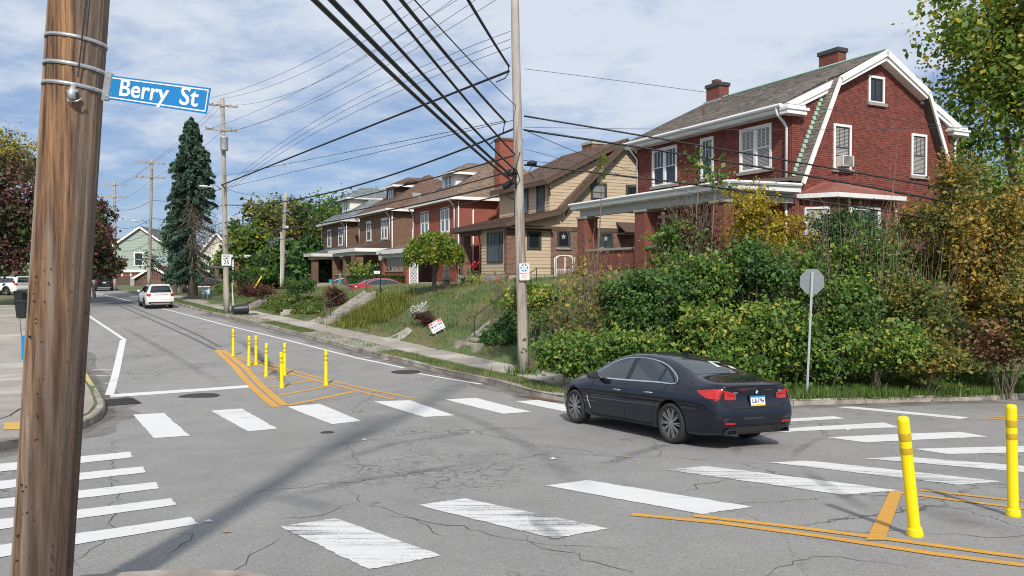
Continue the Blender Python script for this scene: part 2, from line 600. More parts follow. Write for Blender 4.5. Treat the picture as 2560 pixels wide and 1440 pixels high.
M_ASPH = asphalt()
M_WPAINT = worn_paint('white_road_paint', (0.66, 0.655, 0.64), 0.40, 0.50)
M_WPAINT2 = worn_paint('scuffed_white_road_paint', (0.66, 0.655, 0.64), 0.45, 0.55)
M_YPAINT = worn_paint('yellow_road_paint', (0.60, 0.31, 0.045), 0.40, 0.54)
M_GHOST = mk('ground_off_line', (0.115, 0.115, 0.12), 0.85, 0.25, 5)
M_GUT = rubber_mark('gutter_dirt', 0.75)
M_GUT.node_tree.nodes['RGB'].outputs[0].default_value = (0.10, 0.075, 0.05, 1)
M_RUB = rubber_mark('rubber_film', 0.36)
M_RUB2 = rubber_mark('rubber_film_heavy', 0.62)
M_CRACK = mk('crack_dark', (0.055, 0.053, 0.05), 0.95, 0.3, 10)
M_CONC = mk('concrete', (0.33, 0.30, 0.26), 0.9, 0.16, 2.5, bump=0.3, bscale=35, col2=(0.27, 0.24, 0.205))
M_CONC2 = mk('concrete_pale', (0.42, 0.39, 0.345), 0.9, 0.18, 2.5, bump=0.3, bscale=35, col2=(0.30, 0.27, 0.235))
M_CURB = mk('curb_concrete', (0.36, 0.325, 0.28), 0.9, 0.3, 3.5, bump=0.6, bscale=18, col2=(0.16, 0.14, 0.12))
M_CURBY = mk('curb_yellow_paint', (0.58, 0.42, 0.12), 0.8, 0.2, 5, bump=0.4, bscale=20, col2=(0.36, 0.33, 0.27))
M_IRON = mk('cast_iron', (0.045, 0.04, 0.038), 0.6, 0.3, 8, bump=0.5, metallic=0.4)
M_RUST = mk('rusty_iron', (0.13, 0.065, 0.04), 0.8, 0.3, 8, bump=0.5)
M_SOIL = mk('grassy_soil', (0.085, 0.125, 0.04), 0.95, 0.3, 1.5, bump=0.8, bscale=14, col2=(0.15, 0.12, 0.06), detail=6)
M_GROUND = mk('far_ground', (0.09, 0.11, 0.05), 0.95, 0.3, 0.2, col2=(0.14, 0.12, 0.07))
M_WHITE = mk('white_paint', (0.76, 0.76, 0.74), 0.55, 0.06, 3)
M_WHITE_OLD = mk('old_white_paint', (0.66, 0.65, 0.61), 0.65, 0.12, 4, col2=(0.50, 0.47, 0.42))
M_GUTTER = mk('white_gutter', (0.72, 0.73, 0.73), 0.4, 0.06, 2)
M_BROWNTRIM = mk('brown_trim', (0.095, 0.065, 0.045), 0.6, 0.15, 5)
M_DARKTRIM = mk('charcoal_trim', (0.05, 0.05, 0.05), 0.5, 0.15, 5)
M_BRICK = mk('red_brick', (0.19, 0.054, 0.041), 0.88, 0.14, 9, tintvar=0.3, bump=0.25, bscale=60)
M_MORTAR = mk('red_mortar', (0.10, 0.045, 0.035), 0.95, 0.2, 9)
M_BRICK2 = brickmat('orange_red_brick', (0.30, 0.075, 0.045), (0.24, 0.06, 0.04), (0.22, 0.12, 0.09))
M_BRICK3 = brickmat('brown_brick', (0.20, 0.105, 0.055), (0.12, 0.06, 0.035), (0.20, 0.15, 0.11))
M_BRICK4 = brickmat('dark_brown_brick', (0.15, 0.075, 0.045), (0.10, 0.05, 0.035), (0.17, 0.13, 0.10))
M_BRICKT = brickmat('mixed_brick', (0.22, 0.095, 0.06), (0.09, 0.05, 0.04), (0.28, 0.22, 0.17))
M_STONE = brickmat('stone_block', (0.42, 0.39, 0.33), (0.32, 0.30, 0.26), (0.22, 0.20, 0.18), 0.45, 0.22)
M_BLOCK = brickmat('concrete_block', (0.36, 0.35, 0.33), (0.30, 0.29, 0.27), (0.22, 0.21, 0.2), 0.4, 0.2)
M_SIDING = mk('tan_siding', (0.48, 0.38, 0.265), 0.7, 0.07, 3, tintvar=0.08)
M_SIDINGW = mk('cream_siding', (0.70, 0.67, 0.58), 0.7, 0.06, 3, tintvar=0.06)
M_SIDINGG = mk('pale_green_siding', (0.34, 0.41, 0.36), 0.7, 0.06, 3, tintvar=0.06)
M_SHING = mk('grey_brown_shingle', (0.175, 0.150, 0.130), 0.92, 0.18, 14, tintvar=0.42, bump=0.4, bscale=80)
M_SHINGB = mk('brown_shingle', (0.13, 0.078, 0.056), 0.92, 0.18, 14, tintvar=0.35, bump=0.4, bscale=80)
M_SHINGT = mk('tan_shingle', (0.19, 0.135, 0.10), 0.92, 0.16, 14, tintvar=0.3, bump=0.4, bscale=80)
M_SHINGG = mk('blue_grey_shingle', (0.15, 0.17, 0.18), 0.92, 0.16, 14, tintvar=0.35, bump=0.4, bscale=80)
M_SHINGR = mk('red_brown_shingle', (0.20, 0.09, 0.055), 0.92, 0.16, 14, tintvar=0.3)
M_COPPER = mk('verdigris', (0.30, 0.52, 0.42), 0.8, 0.15, 6)
M_REDMETAL = mk('red_metal_roof', (0.20, 0.065, 0.048), 0.7, 0.25, 3, col2=(0.27, 0.12, 0.10))
M_PANE = glassmat('window_glass')
M_PANE2 = mk('window_glass_pale', (0.10, 0.13, 0.16), 0.05, 0.3, 1.2, spec=0.8)
M_BLIND = mk('blind', (0.36, 0.355, 0.34), 0.6, 0.05)
M_SILL = mk('stone_sill', (0.30, 0.27, 0.24), 0.85, 0.15, 5)
M_GALV = mk('galvanised_steel', (0.50, 0.53, 0.55), 0.45, 0.15, 7, metallic=0.55)
M_SIGNBACK = mk('sign_back_aluminium', (0.42, 0.44, 0.45), 0.5, 0.12, 4, metallic=0.5)
M_STEEL = mk('steel_strap', (0.62, 0.62, 0.62), 0.28, 0.1, 12, metallic=0.9)
M_BLACKIRON = mk('black_iron', (0.02, 0.02, 0.02), 0.5, 0.1)
M_CABLE = mk('cable_black', (0.012, 0.013, 0.015), 0.55, 0.15)
M_WIRE = mk('wire_dark', (0.035, 0.04, 0.05), 0.6, 0.1)
M_POLE = polewood('pole_wood', (0.37, 0.205, 0.10), (0.05, 0.026, 0.016), (0.30, 0.25, 0.205), 0.56, shear=0.0646)
M_POLEG = polewood('grey_pole_wood', (0.46, 0.40, 0.33), (0.16, 0.125, 0.095), (0.42, 0.39, 0.35), 0.42)
M_YPOST = mk('post_yellow', (0.84, 0.64, 0.0), 0.45, 0.10, 7, col2=(0.62, 0.47, 0.03), c2lo=0.55, c2hi=0.75)
M_YBAND = mk('post_reflector', (0.50, 0.34, 0.015), 0.35, 0.1, 20)
M_BLUE = mk('sign_blue', (0.008, 0.20, 0.50), 0.4, 0.08, 3)
M_SIGNW = mk('sign_white', (0.74, 0.75, 0.76), 0.45, 0.04, 5)
M_BLACK = mk('sign_black', (0.015, 0.015, 0.018), 0.5, 0.05)
M_SIGNRED = mk('sign_red', (0.55, 0.025, 0.03), 0.5, 0.05)
M_NAVY = mk('sign_navy', (0.02, 0.03, 0.16), 0.5, 0.05)
M_BIN = mk('bin_plastic', (0.018, 0.02, 0.023), 0.45, 0.1)
M_BARK = mk('bark', (0.13, 0.105, 0.085), 0.95, 0.3, 5, bump=0.9, bscale=12, stretch=(1, 1, 0.25))
M_TWIG = mk('twig', (0.17, 0.135, 0.105), 0.9, 0.25, 5)
M_STEMG = mk('dry_stem', (0.26, 0.20, 0.135), 0.9, 0.25, 5)
L_GREEN = leafmat('leaf_green', [(0, (0.03, 0.07, 0.014)), (0.45, (0.072, 0.16, 0.027)), (0.85, (0.165, 0.265, 0.045)), (1, (0.35, 0.34, 0.055))])
L_DARK = leafmat('leaf_dark_green', [(0, (0.02, 0.056, 0.016)), (0.6, (0.052, 0.125, 0.03)), (1, (0.11, 0.20, 0.042))], 0.45)
L_YEL = leafmat('leaf_yellow', [(0, (0.13, 0.16, 0.03)), (0.35, (0.33, 0.29, 0.03)), (0.75, (0.50, 0.37, 0.03)), (1, (0.40, 0.20, 0.03))], trans=0.4)
L_RUST = leafmat('leaf_autumn', [(0, (0.06, 0.105, 0.022)), (0.35, (0.15, 0.165, 0.035)), (0.65, (0.30, 0.215, 0.04)), (0.85, (0.47, 0.31, 0.04)), (1, (0.28, 0.12, 0.04))])
L_MAPLE = leafmat('leaf_maple_turning', [(0, (0.055, 0.115, 0.018)), (0.45, (0.14, 0.225, 0.03)), (0.75, (0.30, 0.33, 0.04)), (1, (0.55, 0.38, 0.04))], trans=0.4)
L_PURPLE = leafmat('leaf_purple', [(0, (0.02, 0.05, 0.014)), (0.35, (0.075, 0.105, 0.035)), (0.65, (0.13, 0.05, 0.05)), (1, (0.21, 0.065, 0.075))])
L_SPRUCE = leafmat('needle_spruce', [(0, (0.03, 0.07, 0.042)), (0.6, (0.07, 0.135, 0.085)), (1, (0.16, 0.21, 0.135))], 0.7, 0.1)
L_DEAD = leafmat('dead_brush', [(0, (0.13, 0.07, 0.04)), (0.5, (0.23, 0.13, 0.07)), (1, (0.34, 0.22, 0.11))], 0.8, 0.2)
L_LIME = leafmat('leaf_strap', [(0, (0.06, 0.11, 0.02)), (0.5, (0.16, 0.20, 0.035)), (1, (0.36, 0.31, 0.07))], trans=0.35)
L_GRASS = leafmat('grass_blade', [(0, (0.05, 0.11, 0.018)), (0.55, (0.105, 0.185, 0.035)), (0.82, (0.20, 0.21, 0.07)), (1, (0.36, 0.31, 0.16))], 0.7, 0.3)
L_BURG = leafmat('leaf_burgundy', [(0, (0.035, 0.025, 0.018)), (0.6, (0.09, 0.03, 0.03)), (1, (0.14, 0.07, 0.03))])
L_FLOWER = leafmat('petal_white', [(0, (0.6, 0.6, 0.62)), (1, (0.75, 0.75, 0.7))])
# ------------------------------------------------------------------ kerb lines, road sheet, banks
def gp(u, v): p = G(u, v); return (p.x, p.y)
R_px = [(289, 724), (341, 736), (435, 760), (505, 780), (543, 789), (619, 807), (669, 819), (740, 838), (805, 855), (833, 862), (931, 889), (1042, 917),
        (1091, 930), (1207, 954), (1283, 975), (1330, 989), (1408, 1003)]
RL = [(-80, 150), (-63, 118)] + [gp(*p) for p in R_px]
RL += [(2.3, 18.75), (3.8, 18.45), (5.4, 18.65), gp(1974, 1015), gp(2284, 1005), gp(2560, 998)]
_e = (Vector(RL[-1]) - Vector(RL[-3])).normalized()
RL += [tuple(Vector(RL[-1]) + _e * 12), tuple(Vector(RL[-1]) + _e * 45)]
L_px = [(75, 716), (107, 765), (150, 840), (185, 893), (214, 936), (244, 978), (262, 1015), (264, 1026), (251, 1049), (204, 1075), (120, 1100), (47, 1119), (0, 1128)]
LL = [(-92, 140), (-74, 112)] + [gp(*p) for p in L_px]
_el = (Vector(LL[-1]) - Vector(LL[-3])).normalized()
LL += [tuple(Vector(LL[-1]) + _el * 10), tuple(Vector(LL[-1]) + _el * 50)]
NL = [gp(180, 1482), gp(300, 1475), gp(420, 1469), gp(560, 1468), gp(690, 1482)]
_dl = Vector((-0.61, -0.79))
_dr = Vector((0.593, -0.805))
NL = [tuple(Vector(NL[0]) + _dl * 40), tuple(Vector(NL[0]) + _dl * 3)] + NL + [tuple(Vector(NL[-1]) + _dr * 2), tuple(Vector(NL[-1]) + _dr * 40)]
def smooth_line(pts, step=0.8, it=2):
    pts = [Vector(p) for p in pts]
    for _ in range(it):                                   # corner cutting
        q = [pts[0]]
        for a, b in zip(pts, pts[1:]):
            if (b - a).length < 14:
                q += [a * 0.8 + b * 0.2, a * 0.2 + b * 0.8]
            else:
                q += [a, b]
        pts = q + [pts[-1]]
    out = [pts[0]]
    for a, b in zip(pts, pts[1:]):
        n = max(1, int((b - a).length / step))
        out += [a.lerp(b, (i + 1) / n) for i in range(n)]
    return [p for i, p in enumerate(out) if i == 0 or (p - out[i - 1]).length > 1e-3]
RS, LS, NS = smooth_line(RL), smooth_line(LL), smooth_line(NL)
def dist_to(line, x, y):
    x, y = np.atleast_1d(np.asarray(x, float)), np.atleast_1d(np.asarray(y, float))
    A = line if isinstance(line, np.ndarray) else np.array([tuple(p) for p in line])
    if x.size == 1:
        a, ab = A[:-1], A[1:] - A[:-1]
        t = np.clip(((x - a[:, 0]) * ab[:, 0] + (y - a[:, 1]) * ab[:, 1]) / np.maximum((ab * ab).sum(1), 1e-9), 0, 1)
        return np.array([np.hypot(x - a[:, 0] - t * ab[:, 0], y - a[:, 1] - t * ab[:, 1]).min()])
    best = np.full(x.shape, 1e9)
    for a, b in zip(A[:-1], A[1:]):
        ab = b - a
        if ab @ ab < 1e-9: continue
        t = np.clip(((x - a[0]) * ab[0] + (y - a[1]) * ab[1]) / (ab @ ab), 0, 1)
        best = np.minimum(best, np.hypot(x - a[0] - t * ab[0], y - a[1] - t * ab[1]))
    return best
RS_A = np.array([tuple(p) for p in RS[:-1:3] + [RS[-1]]])
def bankR(x, y):
    sh = np.shape(x)
    x1, y1 = np.atleast_1d(np.asarray(x, float)), np.atleast_1d(np.asarray(y, float))
    d = dist_to(RS_A, x1, y1)
    base = g(x1, y1) + 0.13
    zy = np.interp(y1, [20, 30, 36, 40, 46, 55, 68, 80, 100, 160], [3.0, 3.25, 2.85, 2.5, 2.35, 2.05, 1.85, 1.75, 1.75, 2.2])
    zy = zy + 0.14 * np.clip(d - 6.5, 0, 4.0) * (y1 < 62)
    w = np.clip((d - 2.7) / 4.3, 0, 1)
    w = 0.5 * w + 0.5 * w * w * (3 - 2 * w)
    z = base * (1 - w) + np.maximum(zy, base) * w
    return z if sh else float(z[0])
def bankL(x, y):
    return g(x, y) + 0.13
def blockN(x, y):
    return g(x, y) + 0.12
def region(name, poly, zf, mat, boxes, parent=None):
    """closed outline filled with a Delaunay mesh; boxes: (x0,x1,y0,y1,step)"""
    pts = [Vector(p) for p in poly]
    n = len(pts)
    A = np.array([tuple(p) for p in pts])
    def inside(x, y):
        c = np.zeros(x.shape, bool)
        for i in range(n):
            x0, y0 = A[i]; x1, y1 = A[(i + 1) % n]
            m = ((y0 > y) != (y1 > y)) & (x < (x1 - x0) * (y - y0) / (y1 - y0 + 1e-12) + x0)
            c ^= m
        return c
    extra = []
    done = []
    for x0, x1, y0, y1, st in boxes:
        gx, gy = np.meshgrid(np.arange(x0, x1, st), np.arange(y0, y1, st))
        gx = gx.ravel() + RNG.uniform(-0.2, 0.2, gx.size) * st
        gy = gy.ravel() + RNG.uniform(-0.2, 0.2, gy.size) * st
        m = inside(gx, gy) & (dist_to(pts + [pts[0]], gx, gy) > st * 0.4)
        for (a, b, c_, d_) in done:
            m &= ~((gx > a) & (gx < b) & (gy > c_) & (gy < d_))
        extra += [Vector(p) for p in zip(gx[m], gy[m])]
        done.append((x0, x1, y0, y1))
    vv, ee, ff, *_ = geometry.delaunay_2d_cdt(pts + extra, [], [list(range(n))], 1, 1e-5)
    V = np.array([(p.x, p.y) for p in vv])
    z = zf(V[:, 0], V[:, 1])
    return np_mesh(name, np.c_[V, z], np.array([list(f) for f in ff]), mat, smooth=True, parent=parent)

# one wide sheet to the horizon, below everything else
def graded(lo, hi, near, far, c0, c1):
    a = [c0]
    while a[-1] < c1: a.append(a[-1] + near)
    s = near
    while a[-1] < hi: s *= 1.25; a.append(a[-1] + min(s, far))
    b = [c0]; s = near
    while b[-1] > lo: s *= 1.25; b.append(b[-1] - min(s, far))
    return np.array(sorted(set(b[1:] + a)))
def grid_sheet(name, xs, ys, zf, mat):
    X, Y = np.meshgrid(xs, ys)
    Z = zf(X.ravel(), Y.ravel())
    nx, ny = len(xs), len(ys)
    i = np.arange(nx * ny).reshape(ny, nx)
    Fq = np.c_[i[:-1, :-1].ravel(), i[:-1, 1:].ravel(), i[1:, 1:].ravel(), i[1:, :-1].ravel()]
    return np_mesh(name, np.c_[X.ravel(), Y.ravel(), Z], Fq, mat, smooth=True)
tag(grid_sheet('ground', graded(-2500, 2500, 8, 300, -60, 60), graded(-1500, 3500, 8, 300, -40, 160), lambda x, y: g(x, y) - 0.7, M_GROUND), kind='structure')
road = grid_sheet('road', graded(-110, 75, 0.5, 6, -20, 22), graded(-45, 175, 0.5, 6, 0, 36), g, M_ASPH)
tag(road, kind='structure')
PR = [tuple(p) for p in RS] + [(95, 60), (95, 200), (-60, 200)]
bank = region('grass_bank', PR, bankR, M_SOIL, [(-20, 24, 18, 62, 0.75), (-70, 70, 15, 120, 2.5), (-90, 95, 15, 200, 9)])
tag(bank, kind='structure')
PL = [tuple(p) for p in LS] + [(-120, 20), (-160, 140)]
lawnL = region('corner_lawn', PL, bankL, M_SOIL, [(-30, 0, 8, 45, 1.0), (-100, 0, 5, 150, 4)])
tag(lawnL, kind='structure')
PN = [tuple(p) for p in NS] + [(20, -40), (-25, -40)]
nearc = region('near_pavement', PN, blockN, M_CONC, [(-20, 20, -30, 7, 0.8)])
tag(nearc, kind='structure')

# kerb: separate stones along each line
def offset_line(line, d):
    out = []
    for i, p in enumerate(line):
        t = (line[min(i + 1, len(line) - 1)] - line[max(i - 1, 0)]).normalized()
        out.append(p + Vector((-t.y, t.x)) * d)
    return out
def kerb_run(kerb, line, side, lo, hi, mat_of, width=0.16, seg=2.3):
    """kerb stones from arc length; side = +1 if block lies left of the line's direction"""
    inn = offset_line(line, side * width)
    s = [0.0]
    for a, b in zip(line, line[1:]): s.append(s[-1] + (b - a).length)
    s = np.array(s)
    xs, ys = np.array([p.x for p in line]), np.array([p.y for p in line])
    xi, yi = np.array([p.x for p in inn]), np.array([p.y for p in inn])
    a = lo
    k = 0
    while a < min(hi, s[-1]):
        ln = seg * random.uniform(0.75, 1.2)
        q = np.linspace(a + 0.012, min(a + ln, s[-1]) - 0.012, 5)
        V, Fq = [], []
        dz = random.uniform(-0.02, 0.02)
        dk = [0 if i in (0, 4) else random.uniform(-0.012, 0.012) for i in range(5)]
        for i, t in enumerate(q):
            o = (float(np.interp(t, s, xs)), float(np.interp(t, s, ys)))
            n = (float(np.interp(t, s, xi)), float(np.interp(t, s, yi)))
            zg = float(g(*o))
            ch = 0.03
            V += [(o[0], o[1], zg - 0.1), (o[0] + (n[0] - o[0]) * 0.06, o[1] + (n[1] - o[1]) * 0.06, zg + 0.155 - ch + dz + dk[i]),
                  (o[0] + (n[0] - o[0]) * 0.25, o[1] + (n[1] - o[1]) * 0.25, zg + 0.155 + dz + dk[i]),
                  (n[0], n[1], zg + 0.15 + dz), (n[0], n[1], zg - 0.1)]
        for i in range(4):
            for j in range(5):
                A, B = i * 5 + j, i * 5 + (j + 1) % 5
                Fq.append((A, B, B + 5, A + 5))
        me = bpy.data.meshes.new('kerb_stone')
        me.from_pydata(V, [], Fq + [(0, 1, 2, 3, 4), (24, 23, 22, 21, 20)])
        me.materials.append(mat_of(a))
        link('kerb_stone', me, kerb)
        a += ln
        k += 1
kerb = empty('kerb', kind='structure')
def arc_of(line, p):
    best, bs, s = 1e9, 0, 0
    for a, b in zip(line, line[1:]):
        d = (a - Vector(p)).length
        if d < best: best, bs = d, s
        s += (b - a).length
    return bs
kerb_run(kerb, RS, 1 if True else -1, arc_of(RS, RL[2]), arc_of(RS, RL[-2]), lambda a: M_CURB)
_ly = arc_of(LS, gp(185, 893)), arc_of(LS, gp(240, 972))
kerb_run(kerb, LS, -1, arc_of(LS, gp(107, 765)), arc_of(LS, LL[-2]), lambda a: M_CURBY if _ly[0] - 6 < a < _ly[1] else M_CURB)
kerb_run(kerb, NS, -1, arc_of(NS, NL[1]), arc_of(NS, NL[-2]) + 3, lambda a: M_CURB)

# pavement slabs
def slab_run(parent, line, side, d0, d1, s0, s1, zf, mats, ln=1.5, skip=0.0, dz=0.035, dz_rand=0.012, ncross=1):
    a_, b_ = offset_line(line, side * d0), offset_line(line, side * d1)
    s = [0.0]
    for p, q in zip(line, line[1:]): s.append(s[-1] + (q - p).length)
    A = np.array([tuple(p) for p in a_]); B = np.array([tuple(p) for p in b_])
    def at(M_, t): return np.array([np.interp(t, s, M_[:, 0]), np.interp(t, s, M_[:, 1])])
    t = s0
    while t < s1:
        l_ = ln * random.uniform(0.9, 1.1)
        if random.random() >= skip:
            for c in range(ncross):
                q = []
                for tt, f in ((t + 0.015, 0), (t + l_ - 0.015, 0), (t + l_ - 0.015, 1), (t + 0.015, 1)):
                    w = (c + f) / ncross + (0.008 if f == 0 else -0.008)
                    p = at(A, tt) * (1 - w) + at(B, tt) * w
                    q.append((p[0], p[1], float(zf(p[0], p[1])) + dz + random.uniform(-dz_rand, dz_rand)))
                m = MB().add(q + [(x, y, z - 0.12) for x, y, z in q], [(0, 1, 2, 3), (0, 4, 5, 1), (1, 5, 6, 2), (2, 6, 7, 3), (3, 7, 4, 0)])
                o = m.build('slab', random.choice(mats), parent)
        t += l_
walk = empty('pavement', kind='structure')
_sA, _sB = arc_of(RS, gp(1300, 980)), arc_of(RS, gp(505, 780))
slab_run(walk, RS, 1, 1.15, 2.55, _sB - 22, _sA + 3.4, bankR, [M_CONC, M_CONC, M_CONC2], 1.5)
slab_run(walk, LS, -1, 0.2, 3.0, arc_of(LS, gp(107, 765)), arc_of(LS, gp(204, 1075)) + 1.5, bankL, [M_CONC, M_CONC, M_CONC, M_CONC2], 1.9, ncross=2, dz=0.02, dz_rand=0.006)
# driveway aprons crossing the verge
for px0, px1 in (((760, 838), (905, 876)), ((560, 792), (640, 812))):
    slab_run(walk, RS, 1, 0.18, 1.12, arc_of(RS, gp(*px0)), arc_of(RS, gp(*px1)), bankR, [M_CONC], 1.4, dz=0.03)

# ------------------------------------------------------------------ road paint, covers, cracks, rubber
def quad_patch(name, c, mat, lift=0.006, nu=6, nv=3, tint=None, parent=road, rag=0.0):
    """c: four (x, y) corners; laid on the road"""
    c = [np.array(p) for p in c]
    V, Fq, T = [], [], []
    for i in range(nu + 1):
        for j in range(nv + 1):
            a, b = i / nu, j / nv
            p = (c[0] * (1 - a) + c[1] * a) * (1 - b) + (c[3] * (1 - a) + c[2] * a) * b
            if rag and (i in (0, nu) or j in (0, nv)): p = p + RNG.normal(0, rag, 2)
            V.append((p[0], p[1], float(g(p[0], p[1])) + lift))
    for i in range(nu):
        for j in range(nv):
            q = i * (nv + 1) + j
            Fq.append((q, q + nv + 1, q + nv + 2, q + 1))
            T.append(tint((i + .5) / nu, (j + .5) / nv) if tint else 0.5)
    return np_mesh(name, V, Fq, mat, T if tint else None, parent=parent)
def px_quad(name, pts, mat, **kw):
    return quad_patch(name, [gp(*p) for p in pts], mat, **kw)
def px_line(name, pts, width, mat, lift=0.006, taper=False, jitter=0.0, tint=None, seg=0.7, widths=None):
    """a painted strip of even width along pixel points"""
    w = [Vector(gp(*p)) for p in pts]
    q, ws = [w[0]], [widths[0] if widths else width]
    for k, (a, b) in enumerate(zip(w, w[1:])):
        n = max(1, int((b - a).length / seg))
        for i in range(n):
            q.append(a.lerp(b, (i + 1) / n))
            ws.append((widths[k] * (1 - (i + 1) / n) + widths[k + 1] * (i + 1) / n) if widths else width)
    if jitter:
        q = [p + Vector((random.gauss(0, jitter), random.gauss(0, jitter))) for p in q]
    V, Fq, T = [], [], []
    for i, p in enumerate(q):
        t = (q[min(i + 1, len(q) - 1)] - q[max(i - 1, 0)]).normalized()
        n = Vector((-t.y, t.x)) * ws[i] / 2
        if taper: n *= random.uniform(0.4, 1.3) * min(1, 0.2 + 3 * min(i, len(q) - 1 - i) / len(q))
        fr = (1, .5, 0, -.5, -1) if tint else (1, -1)
        for f in fr:
            e = p + n * f
            V.append((e.x, e.y, float(g(e.x, e.y)) + lift))
            if tint: T.append(tint(i / (len(q) - 1)) * (1 - f * f))
    k = 5 if tint else 2
    for i in range(len(q) - 1):
        for j in range(k - 1):
            Fq.append((k * i + j, k * i + j + 1, k * i + k + j + 1, k * i + k + j))
    return np_mesh(name, V, Fq, mat, T if tint else None, parent=road)
BARS = [  # far crossing
    [(333, 1037), (410, 1033), (475, 1090), (385, 1096)], [(527, 1027), (605, 1022), (694, 1072), (620, 1079)],
    [(718, 1017), (800, 1010), (905, 1053), (830, 1061)], [(935, 1004), (1025, 1001), (1138, 1039), (1060, 1043)],
    [(1113, 999), (1190, 995), (1328, 1030), (1258, 1035)], [(1290, 1004), (1345, 1000), (1480, 1024), (1410, 1029)],
    # crossing on the side road beyond the sedan
    [(1900, 1052), (1975, 1055), (2113, 1047), (2085, 1041)], [(1905, 1076), (1950, 1081), (2250, 1069), (2210, 1057)],
    [(2068, 1094), (2165, 1107), (2470, 1092), (2400, 1080)], [(2285, 1123), (2370, 1136), (2640, 1130), (2640, 1114)],
    # near crossing
    [(2160, 1147), (2255, 1142), (2640, 1172), (2640, 1188)], [(1925, 1157), (2017, 1152), (2508, 1205), (2395, 1213)],
    [(1663, 1175), (1765, 1166), (2250, 1227), (2105, 1238)], [(1365, 1215), (1467, 1201), (1882, 1268), (1755, 1286)],
    [(1043, 1264), (1162, 1247), (1522, 1322), (1385, 1348)], [(697, 1317), (840, 1297), (1103, 1390), (925, 1425)],
    # crossing on the left leg
    [(-120, 1193), (-130, 1172), (325, 1130), (332, 1144)], [(-140, 1240), (-150, 1218), (357, 1167), (364, 1182)],
    [(-170, 1293), (-180, 1268), (390, 1206), (398, 1222)], [(-200, 1352), (-210, 1324), (428, 1247), (442, 1263)],
    [(-240, 1434), (-250, 1400), (478, 1293), (495, 1311)]]
for i, b in enumerate(BARS):
    px_quad('crossing_bar', b, M_WPAINT2 if i in (15, 14, 12, 11, 10) else M_WPAINT, nu=26, nv=26, rag=.007)
px_quad('stop_bar', [(2088, 1018), (2132, 1017), (2425, 1044), (2400, 1048)], M_WPAINT, nu=8, nv=3)
px_line('edge_line', [(230, 731), (290, 744), (436, 779), (560, 812), (700, 846), (840, 882), (905, 898), (955, 908), (1010, 920)], 0.15, M_WPAINT)
px_line('edge_line', [(1046, 934), (1120, 947), (1205, 961)], 0.15, M_WPAINT)
px_line('parking_line', [(205, 776), (222, 790), (314, 851)], 0.17, M_WPAINT)
px_quad('parking_line', [(300, 850), (315, 850), (284, 988), (262, 988)], M_WPAINT, nu=3, nv=10)
px_quad('stop_line', [(276, 986), (622, 963), (627, 969), (276, 994)], M_WPAINT, nu=14, nv=2)
for pts in ([(231, 924), (280, 925)], [(240, 939), (276, 940)], [(262, 958), (272, 959)], [(890, 897), (930, 893)], [(945, 901), (985, 898)], [(905, 897), (945, 905)]):
    px_line('parking_tick', pts, 0.08, M_WPAINT)
for pts, w in (([(541, 875), (590, 920), (690, 1018)], 0.2), ([(558, 876), (616, 922), (712, 1014)], 0.2),
               ([(545, 876), (700, 918), (870, 962), (1038, 997)], 0.13), ([(590, 894), (720, 932), (850, 966), (985, 999)], 0.12),
               ([(612, 915), (650, 907)], 0.16), ([(640, 935), (700, 922)], 0.16), ([(646, 951), (735, 935)], 0.16), ([(668, 969), (790, 949)], 0.16),
               ([(692, 990), (830, 963)], 0.17), ([(722, 1013), (890, 978)], 0.19)):
    px_line('hatch_line', pts, w, M_YPAINT, lift=0.007)
px_line('centre_line', [(1578, 1287), (1800, 1308), (2050, 1342), (2330, 1385), (2700, 1432)], 0.12, M_YPAINT, lift=0.007)
px_line('centre_line', [(1735, 1290), (1980, 1318), (2230, 1350), (2480, 1384), (2700, 1413)], 0.12, M_YPAINT, lift=0.007)
px_line('centre_line', [(2216, 1229), (2420, 1255), (2700, 1290)], 0.11, M_YPAINT, lift=0.007)
px_line('centre_line', [(2300, 1226), (2500, 1248), (2700, 1268)], 0.11, M_YPAINT, lift=0.007)
px_quad('hatch_line', [(2225, 1229), (2256, 1230), (2213, 1352), (2165, 1352)], M_YPAINT, nu=2, nv=6, lift=0.010)
px_line('centre_line', [(2450, 1049), (2640, 1041)], 0.12, M_YPAINT, lift=0.007)
px_line('centre_line', [(2480, 1044), (2640, 1036)], 0.12, M_YPAINT, lift=0.007)
for pts in ([(247, 742), (300, 765), (400, 809), (480, 845), (548, 879)], [(262, 744), (330, 768), (430, 808), (500, 840), (552, 868)]):
    px_line('removed_centre_line', pts, 0.16, M_GHOST, lift=0.004)
px_quad('asphalt_patch', [(228, 742), (395, 743), (405, 762), (228, 766)], mk('new_asphalt', (0.13, 0.13, 0.135), 0.85, 0.15, 6, bump=0.3), lift=0.003, nu=8, nv=3)
def cover(name, u, v, r, mat, ring=True):
    c = G(u, v)
    m = MB().lathe([(r, -0.02), (r, 0.010), (r * 0.9, 0.012), (r * 0.88, 0.004), (r * 0.86, 0.012), (0.01, 0.014)], 28, (c.x, c.y, c.z))
    return m.build(name, mat, road)
cover('manhole_cover', 497, 991, 0.52, M_IRON)
cover('valve_cover', 818, 1082, 0.12, M_IRON)
cover('manhole_cover', 1015, 930, 0.5, M_IRON)
